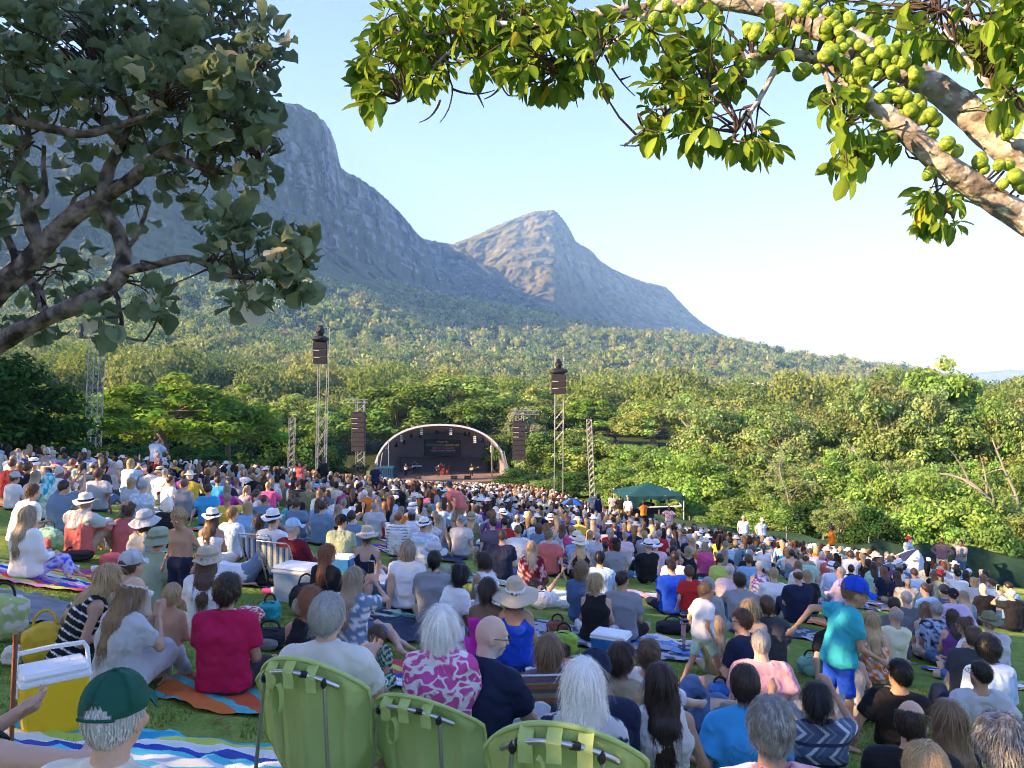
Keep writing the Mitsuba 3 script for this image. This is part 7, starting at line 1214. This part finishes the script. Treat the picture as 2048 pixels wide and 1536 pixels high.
bag(150, 1122, .50, .3, .16, 10, 'mat_p_black', 'flat black bag behind the patterned leggings', handles=True); bag(98, 1100, .42, .26, .34, -10, 'mat_p_mint', 'pale mint cooler bag with a red side left of the coral shirt', 'cooler_bag', pocket='mat_p_coral'); bag(224, 1132, .36, .26, .18, -15, 'mat_p_pink' if False else 'mat_p_coral', 'pink cardboard box with a red label on the grass', 'carton', 'box', handles=False)
bag(538, 1172, .46, .3, .22, -10, 'mat_p_black', 'dark bag beside the pink bottle'); bag(612, 1232, .40, .28, .40, -10, 'mat_p_black', 'grey and black backpack leaning on the pale blue cool box', 'backpack', 'backpack', pocket='mat_p_khaki')
mat('mat_red_print', mikit.proc(lambda p, n, uv: tmix((.50, .03, .04), (.72, .60, .60), tstep(.52, .58, tnoise(p.x * 60, p.y * 60, p.z * 60)))), .5); bag(497, 1246, .36, .24, .18, -14, 'mat_red_print', 'red and white patterned bag beside the teal plastic bag', handles=False); bag(540, 1242, .26, .22, .24, 0, 'mat_p_teal', 'teal plastic bag on the grass', 'plastic_bag'); bag(540, 1298, .44, .26, .22, -8, 'mat_p_black', 'black camera bag right of the crimson tee', pocket='mat_p_grey')
bag(1082, 1218, .34, .24, .30, 0, 'mat_p_white', 'white plastic bag with a blue print beside the blue dress', 'plastic_bag'); bag(1128, 1312, .34, .26, .30, -16, 'mat_p_lime', 'lime green cooler bag right of the royal blue dress', 'cooler_bag', pocket='mat_p_black'); bag(1115, 1272, .3, .2, .22, 0, 'mat_p_rust', 'brown leather bag beside the black sleeveless top'); bag(1345, 1268, .5, .3, .2, 0, 'mat_p_black', 'black rucksack lying left of the orange tee child', 'backpack', 'backpack')
bag(1622, 1350, .34, .26, .24, -12, 'mat_p_mint', 'mint green cooler bag right of the pale pink tee', 'cooler_bag', pocket='mat_p_mint'); mat('mat_tote_stripe', mikit.proc(lambda p, n, uv: tmix((.70, .70, .70), (.03, .03, .05), tstep(.45, .5, (p.x * 16 + p.z * 5) - dr.floor(p.x * 16 + p.z * 5)))), .8); bag(1752, 1445, .36, .18, .26, -10, 'mat_tote_stripe', 'black and white striped tote bag behind the running child', 'tote_bag'); bag(1705, 1448, .22, .16, .1, 0, 'mat_p_pink', 'small pink bag beside the striped tote', handles=False); bag(1440, 1395, .26, .2, .16, 0, 'mat_p_blue', 'bright blue lunch bag left of the azure polo', 'lunch_bag'); bag(1370, 1452, .34, .24, .2, 20, 'mat_p_grey', 'grey bag left of the azure polo shirt'); bag(905, 1105, .5, .3, .2, 0, 'mat_p_navy', 'grey navy backpack in front of the grey cap', 'backpack', 'backpack', pocket='mat_p_lblue')
k = thing('bottle', 'bright pink drinking bottle lying on the grass', 'bottle'); o = on_lawn(542, 1188); v, f = lathe([(.001, 0), (.036, .003), (.038, .16), (.022, .19), (.022, .21), (.001, .215)], 18); R = Ry(math.pi / 2); obj('body', (v @ R.T + o + [-.11, 0, .038], f), 'mat_p_pink', k, smooth=30); obj('cap', (lambda q: (q[0] @ R.T + o + [-.11, 0, .038], q[1]))(lathe([(.001, .20), (.026, .20), (.026, .24), (.001, .245)], 14)), 'mat_p_white', k, smooth=30)
k = thing('carton', 'beige cardboard carton behind the olive felt hat', 'box'); o = on_lawn(1938, 1210); obj('body', box(.46, .3, .24, o + [0, 0, .12], .01), 'mat_p_cream', k); obj('flap', box(.46, .2, .008, o + [0, -.1, .25]), 'mat_p_cream', k)
for px, py, w in ((1075, 1362, .05), (1060, 1360, .045), (548, 1192, .04), (190, 1150, .05), (150, 1150, .05)): k = thing('plastic_cup', {1075: 'clear plastic tray on the grass right of the navy polo', 1060: 'plastic cup beside the clear tray', 548: 'plastic cup left of the pink bottle', 190: 'white paper cup at the right end of the striped towel', 150: 'white paper cup near the middle of the striped towel'}[px], 'cup'); o = on_lawn(px, py); v, f = lathe([(.001, .004), (w * .7, .004), (w, .11), (w * .93, .11), (w * .65, .01)], 16); obj('cup', (v + o, f), 'mat_p_white', k, smooth=30)
k = thing('walking_stick', 'brown wooden stick standing at the left edge', 'stick'); o = on_lawn(22, 1395); a, b = at(20, 1370, o[1] * .8), at(31, 1278, o[1] * .8); obj('shaft', tube([[a[0], a[1], float(lawn_z(a[0], a[1]))], b], .013, 8), 'mat_p_rust', k, smooth=True); obj('grip', tube([b, b + [.002, 0, .03]], .016, 8), 'mat_p_rust', k)
# person at the left edge of whom only a bent arm shows
person(-75, 1262, 'low', ((( .34, .30, .46), (1, -.8, -.8)), ((-.1, .3, .4), (-1, -.5, -.8))), -10, 'short brown', 'tank black', 'shorts navy', skin='fair', Y=2.9, label='person at the left edge of whom mainly a bent bare arm shows', fat=1.1, res=.8)
# blankets and towels
def cloth_sheet(px, py, w, d, yaw, m, label, name='picnic_blanket', seed=0, n=30, amp=.05):
    o = on_lawn(px, py); g = np.random.default_rng(int(seed + px)); U, V = np.meshgrid(np.linspace(-.5, .5, n), np.linspace(-.5, .5, n), indexing='ij'); R = rotz(math.radians(yaw)); X = U * w + .05 * np.sin(V * 7 + seed); Y = V * d + .05 * np.sin(U * 9 + seed); x = X * R[0, 0] + Y * R[0, 1] + o[0]; y = X * R[1, 0] + Y * R[1, 1] + o[1]; b = meshkit.fbm(np.stack([X * 4, Y * 4, 0 * X + seed], -1), 3, seed); b = 1 - np.abs(2 * b - 1); z = lawn_z(x, y) + .012 + 1.6 * amp * np.clip(b - .55, 0, 1); k = obj(name, sheet(np.stack([x, y, z], -1)), m, smooth=True); tag(k, label, 'blanket', 'blankets on the grass'); return k
def stripe_tex(cols, freq, ang, seed):
    c, s = math.cos(ang), math.sin(ang)
    def fn(p, n, uv):
        f = (p.x * c + p.y * s) * freq; r = mikit.cell_rand(f, seed); out = mi.Color3f(cols[0])
        for i, q in enumerate(cols[1:]): out = dr.select(r > (i + 1) / len(cols), mi.Color3f(q), out)
        return out
    return mikit.proc(fn)
W_, B_, L_, T_, R_, K_ = (.70, .72, .70), (.03, .07, .36), (.45, .55, .10), (.04, .36, .55), (.55, .05, .08), (.03, .035, .06)
mat('mat_towel_blue', stripe_tex([T_, B_, W_, T_, L_, (.10, .50, .62), B_], 13, 1.75, 2), .9); mat('mat_towel_bright', stripe_tex([W_, B_, L_, R_, T_, (.65, .2, .45)], 11, 1.3, 4), .9); mat('mat_towel_orange', stripe_tex([(.62, .16, .04), (.55, .10, .04), (.10, .40, .42), (.62, .16, .04)], 10, .9, 5), .9); mat('mat_check', mikit.proc(lambda p, n, uv: tmix((.06, .07, .11), (.32, .34, .42), ((mikit.cell_rand(dr.floor(p.x * 9) + 7 * dr.floor(p.y * 9), 3) > .5) & True) * mi.Float(1.0))), .9); mat('mat_plaid', stripe_tex([(.05, .22, .22), (.25, .36, .33), (.06, .12, .2), (.4, .45, .42)], 14, .5, 9), .9); mat('mat_green_rug', mikit.proc(lambda p, n, uv: tmix((.05, .20, .16), (.35, .42, .36), tstep(.45, .55, tfbm(p.x * 9, p.y * 9, 0, 2)))), .9); mat('mat_pastel', stripe_tex([(.62, .30, .34), W_, (.25, .40, .62), (.60, .20, .18)], 16, .4, 12), .9)
cloth_sheet(215, 1512, 2.0, .75, 4, 'mat_towel_blue', 'blue, white and lime striped towel along the bottom left', seed=2, n=44, amp=.07); cloth_sheet(95, 1155, 2.0, 1.3, 0, 'mat_towel_bright', 'bright multicoloured striped towel under the patterned leggings', seed=3); cloth_sheet(110, 1225, 1.9, 1.0, 6, 'mat_p_grey', 'crumpled grey blanket left of the black striped top', seed=4, amp=.08); cloth_sheet(480, 1390, 1.1, .9, -10, 'mat_towel_orange', 'orange patterned cloth right of the crimson tee', seed=5); cloth_sheet(780, 1215, 1.8, 1.5, 12, 'mat_green_rug', 'pale green rug under the bent knees', seed=6); cloth_sheet(830, 1265, 1.8, 1.2, 10, 'mat_p_navy', 'dark navy blanket behind the small child', seed=7, amp=.07); cloth_sheet(720, 1340, 1.4, .8, 0, 'mat_towel_bright', 'multicoloured towel under the small child in the dark dress', seed=8); cloth_sheet(1060, 1325, 1.5, .6, -6, 'mat_pastel', 'pastel cloth beside the royal blue dress', seed=9); cloth_sheet(1225, 1285, 2.4, 1.3, -6, 'mat_check', 'dark checked blanket under the grey tee and black top', seed=10); cloth_sheet(1300, 1155, 2.2, 1.2, -4, 'mat_plaid', 'teal plaid blanket under the black shirt and white hat', seed=11); cloth_sheet(1308, 1195, 1.3, .7, -12, 'mat_pastel', 'red and white cloth left of the royal blue tee', seed=12); cloth_sheet(1600, 1240, 1.2, .8, -16, 'mat_towel_orange', 'orange mat under the black tee and ash blond hair', seed=13); cloth_sheet(1630, 1275, 1.5, 1.0, -20, 'mat_check', 'dark checked rug behind the running child', seed=14); cloth_sheet(1340, 1285, .9, .5, 0, 'mat_p_cream', 'white cloth left of the striped shorts', seed=15); cloth_sheet(1000, 1165, 1.6, 1.0, 8, 'mat_plaid', 'teal plaid blanket under the navy tee', seed=16); cloth_sheet(1420, 1400, 1.3, .8, 10, 'mat_pastel', 'pastel striped towel left of the pale pink tee', seed=17); cloth_sheet(870, 1225, 1.6, 1.2, 4, 'mat_p_navy', 'navy blanket under the plain grey shirt', seed=18); cloth_sheet(470, 1160, 1.6, .8, -8, 'mat_p_navy', 'navy dotted blanket under the bent bare legs', seed=19); cloth_sheet(1880, 1420, 1.6, 1.0, 8, 'mat_plaid', 'teal blanket under the raised knee', seed=20); cloth_sheet(1960, 1360, 1.2, .8, 0, 'mat_towel_bright', 'bright striped towel right of the charcoal tee', seed=21); cloth_sheet(560, 1055, 1.6, .9, 0, 'mat_p_blue', 'bright blue blanket under the deck chairs', seed=22); cloth_sheet(250, 1090, 1.8, 1.0, 0, 'mat_plaid', 'teal plaid blanket below the floppy grey hat', seed=23); cloth_sheet(1370, 1300, 1.3, .8, -10, 'mat_p_blue', 'blue mat left of the walking child', seed=24)
autos_near = sorted([p for p in PEOPLE if p.get('auto')], key=lambda p: p['dist'])[:40]
BW = ['navy', 'teal plaid', 'checked', 'bright striped', 'orange', 'pastel striped', 'blue', 'grey']; BM = ['mat_p_navy', 'mat_plaid', 'mat_check', 'mat_towel_bright', 'mat_towel_orange', 'mat_pastel', 'mat_p_blue', 'mat_p_grey']
for i, p in enumerate(autos_near[::2]):
    r = p['root']; px, py = 1024 + F * r[0] / r[1], HZ - F * r[2] / r[1]; cloth_sheet(px, py, 1.5, 1.1, i * 17, BM[i % 8], f"{BW[i % 8]} blanket under {' '.join(p['label'].split(',')[0].split()[2:9])}, " + ORD[i] + ' from the front' , seed=30 + i, n=16)
hs_ = at_person('dark haired person in a blue chevron patterned top holding up a grey sheet')['root'][1] + .42; hl, hr_ = at(1420, 1394, hs_), at(1690, 1386, hs_)
U, V = np.meshgrid(np.linspace(0, 1, 44), np.linspace(0, 1, 24), indexing='ij'); SH = hl + (hr_ - hl) * U[..., None]; SH[..., 0] += .05 * np.sin(U * 9) * V; SH[..., 1] += .12 * (meshkit.fbm(np.stack([U * 6, V * 2, 0 * U], -1), 3) - .3) * (V + .2); SH[..., 2] += -.42 * V - .05 * np.sin(np.pi * U)
k = obj('held_sheet', sheet(SH), mat('mat_cloth_grey', (.46, .48, .52), .85, .15, bump=mikit.proc(cloth_bump, .006)), smooth=True); tag(k, 'pale grey sheet held up in front of the chevron patterned top', 'sheet')
# striped scarf round the fedora wearer, turquoise head scarf, toddler, phones, glasses, umbrellas
p = at_person('person in a straw fedora wrapped in a striped cloth over a coral shirt'); f_ = p['fig']; F2 = Field(); J = f_.J
F2.cone(J['shl'] + [0, -.02, .02], J['shr'] + [0, -.02, .02], .10, .10, k=.05).cone(J['neck'], J['chest'], .10, .16, k=.06).cone(J['shr'], J['elr'], .09, .09, k=.05).cone(J['shl'], J['ell'], .09, .09, k=.05).cone(J['elr'], J['wrr'], .075, .06, k=.05).cone(J['ell'], J['wrl'], .075, .06, k=.05); v, f = F2.mesh(.022, cuts=[(np.array([0, 0, -1.]), -.44)]); u = v[:, 0] * 3.2 + .4 * v[:, 1]; fr = u * 3 % 1; c = np.where((fr < .2)[:, None], (.62, .22, .22), np.where((fr < .35)[:, None], (.66, .60, .56), (.40, .52, .52))); m4 = np.eye(4); m4[:3, :3] = p['R'] * p['s']; m4[:3, 3] = p['root']; obj('wrap', (wob(v, f, .02, 6, 3), f), 'mat_cloth', p['key'], smooth=True, color=c, tw=mi.ScalarTransform4f(m4))
p = at_person('person in a turquoise head scarf and a mint green top'); f_ = p['fig']; J = f_.J; F2 = Field(); F2.ell(J['head'] + [0, -.015, .02], [.10, .118, .125], f_.Rh, cuts=[(f_.Rh @ np.array([0, 1., -.25]), (f_.Rh @ np.array([0, 1., -.25])) @ (J['head'] + f_.Rh @ np.array([0, .06, 0])))]).cone(J['head'] + [0, -.05, -.05], J['neck'] + [0, -.10, -.06], .085, .075, k=.04).cone(J['neck'] + [-.04, -.11, -.05], J['chest'] + [-.08, -.15, -.02], .06, .03, k=.03); v, f = F2.mesh(.02); c = np.where((meshkit.noise(v * [30, 30, 12]) > .55)[:, None], (.45, .72, .78), (.03, .40, .55)); m4 = np.eye(4); m4[:3, :3] = p['R'] * p['s']; m4[:3, 3] = p['root']; obj('head_scarf', (wob(v, f, .02, 8, 3), f), 'mat_cloth', p['key'], smooth=True, color=c, tw=mi.ScalarTransform4f(m4))
for lb, side in (('person with long ash blond hair in a blue patterned blouse holding a phone', 1), ('person in a steel grey tee holding a phone up high', 1), ('white haired person in a black tee taking a picture', 1)):
    p = at_person(lb); h = p['R'] @ (p['fig'].handr * p['s']) + p['root']; k = thing('phone', {'b': 'phone in the hands of the blue patterned blouse', 's': 'phone held up high by the steel grey tee', 'w': 'phone held by the white haired person in black'}[{'person with l': 'b', 'person in a s': 's', 'white haired ': 'w'}[lb[:13]]], 'phone'); R = p['R']; v, f = box(.075, .009, .15, (0, 0, 0), .003); obj('case', (v @ R.T + h + [0, .02, .06], f), 'mat_p_white', k); v, f = box(.066, .002, .135, (0, -.0062, 0)); obj('screen', (v @ R.T + h + [0, .02, .06], f), 'mat_black_plastic', k)
def spectacles(lb):
    p = at_person(lb); f_ = p['fig']; hs = f_.hs; Q = lambda c: (p['R'] @ ((f_.J['head'] + f_.Rh @ (np.array(c) * hs)) * p['s'])) + p['root']; parts = []; a = np.linspace(0, 2 * np.pi, 15)
    for s in (-1, 1): parts += [tube([Q((s * .034 + .024 * math.cos(t), .108, .010 + .018 * math.sin(t))) for t in a], .0022, 5), tube([Q((s * .058, .106, .014)), Q((s * .082, .05, .012)), Q((s * .083, -.01, .006))], .0022, 5)]
    parts.append(tube([Q((-.010, .110, .014)), Q((.010, .110, .014))], .0022, 5)); obj('glasses', cat_mesh(parts), 'mat_black_plastic', p['key'])
for lb in ('bald person with glasses and a navy polo shirt turning to the right', 'brown haired person in a navy tee and glasses looking left', 'black haired person with sunglasses in a black tee, one knee up', 'dark bearded person in a pale grey tee propped on straight arms', 'person with a small bun and sunglasses looking left'): spectacles(lb)
p = at_person('standing parent in a pale blue shirt holding a toddler'); o = p['root'] + [.10, .10, 0]; person(1024 + F * (o[0] + .06) / (o[1] - .32), 0, 'low', 'lap', 172, 'short blond', 'tee plum', 'trousers red', kid=True, size=.52, Y=float(o[1] - .32), z0=float(p['root'][2]) + .62, label='toddler in red trousers held by the standing parent')
def parasol(px, py, Y, r, h, m, label, tilt=0, closed=False):
    k = thing('parasol', label, 'parasol'); c = at(px, py, Y); zg = float(lawn_z(c[0], c[1])); R = Ry(tilt); n = 8
    P = lambda s, a: R @ np.array([s * math.cos(a), s * math.sin(a), -(s / r) ** 1.6 * h]) + c
    for i in range(n): A = np.array([[P(s, (i + t) / n * 2 * math.pi) for t in np.linspace(0, 1, 4)] for s in np.linspace(.01, r, 6)]); obj('panel', sheet(A), m[i % len(m)], k, smooth=True)
    obj('pole', tube([c, [c[0] - tilt * .5, c[1], zg]], .015, 6), 'mat_tube', k, smooth=True)
parasol(1145, 996, 42, .62, .3, ['mat_p_blue', 'mat_p_navy'], 'open blue parasol in the crowd right of the stage'); parasol(1836, 1100, 27, .75, .9, ['mat_p_lblue', 'mat_p_navy', 'mat_p_white'], 'blue and white striped beach parasol tilted to the right', .5)
# short grass, blade by blade near the camera
g = np.random.default_rng(3); N = 80000; y = 1.6 + 8.0 * g.random(N) ** 1.2; x = (g.random(N) * 1.36 - .68) * y; keep = meshkit.noise(np.stack([x * 2, y * 2, 0 * x], -1)) > .16; x, y = x[keep], y[keep]; n = len(x); z = lawn_z(x, y); a = g.random(n) * 6.283; h = (.016 + .022 * g.random(n)); w = .0025 + .0012 * y / 3; le = g.normal(0, .55, (n, 2)) * h[:, None]
v = np.stack([np.stack([x - np.cos(a) * w, y - np.sin(a) * w, z - .003], 1), np.stack([x + np.cos(a) * w, y + np.sin(a) * w, z - .003], 1), np.stack([x + le[:, 0], y + le[:, 1], z + h], 1)], 1).reshape(-1, 3); c = np.repeat(np.array([.14, .21, .04])[None] * np.exp(g.normal(0, .28, (n, 1))) * (1 + .2 * g.random((n, 1)) * [1, .3, .2]), 3, 0); dry = np.repeat(g.random(n) < .06, 3); c[dry] = (.34, .30, .14)
tag(obj('grass', (v, np.arange(3 * n).reshape(-1, 3)), 'mat_leaf', color=np.clip(c, 0, 1)), 'short green lawn grass with a few dry blades', 'grass', None, 'stuff')
for i, (px, py) in enumerate(((454, 1468), (447, 1450), (390, 1360), (600, 1245))): k = obj('fallen_leaf', (lambda q: (q[0] * [1, 1, .6] @ rotz(i * 1.3).T + on_lawn(px, py) + [0, 0, .03], q[1]))(leaf_oval(.075, .04)), 'mat_p_rust', smooth=True); tag(k, ['dry fallen leaf on the grass left of the green chair', 'second dry leaf just above the first', 'dry leaf left of the crimson tee', 'dry leaf near the red patterned bag'][i], 'leaf')
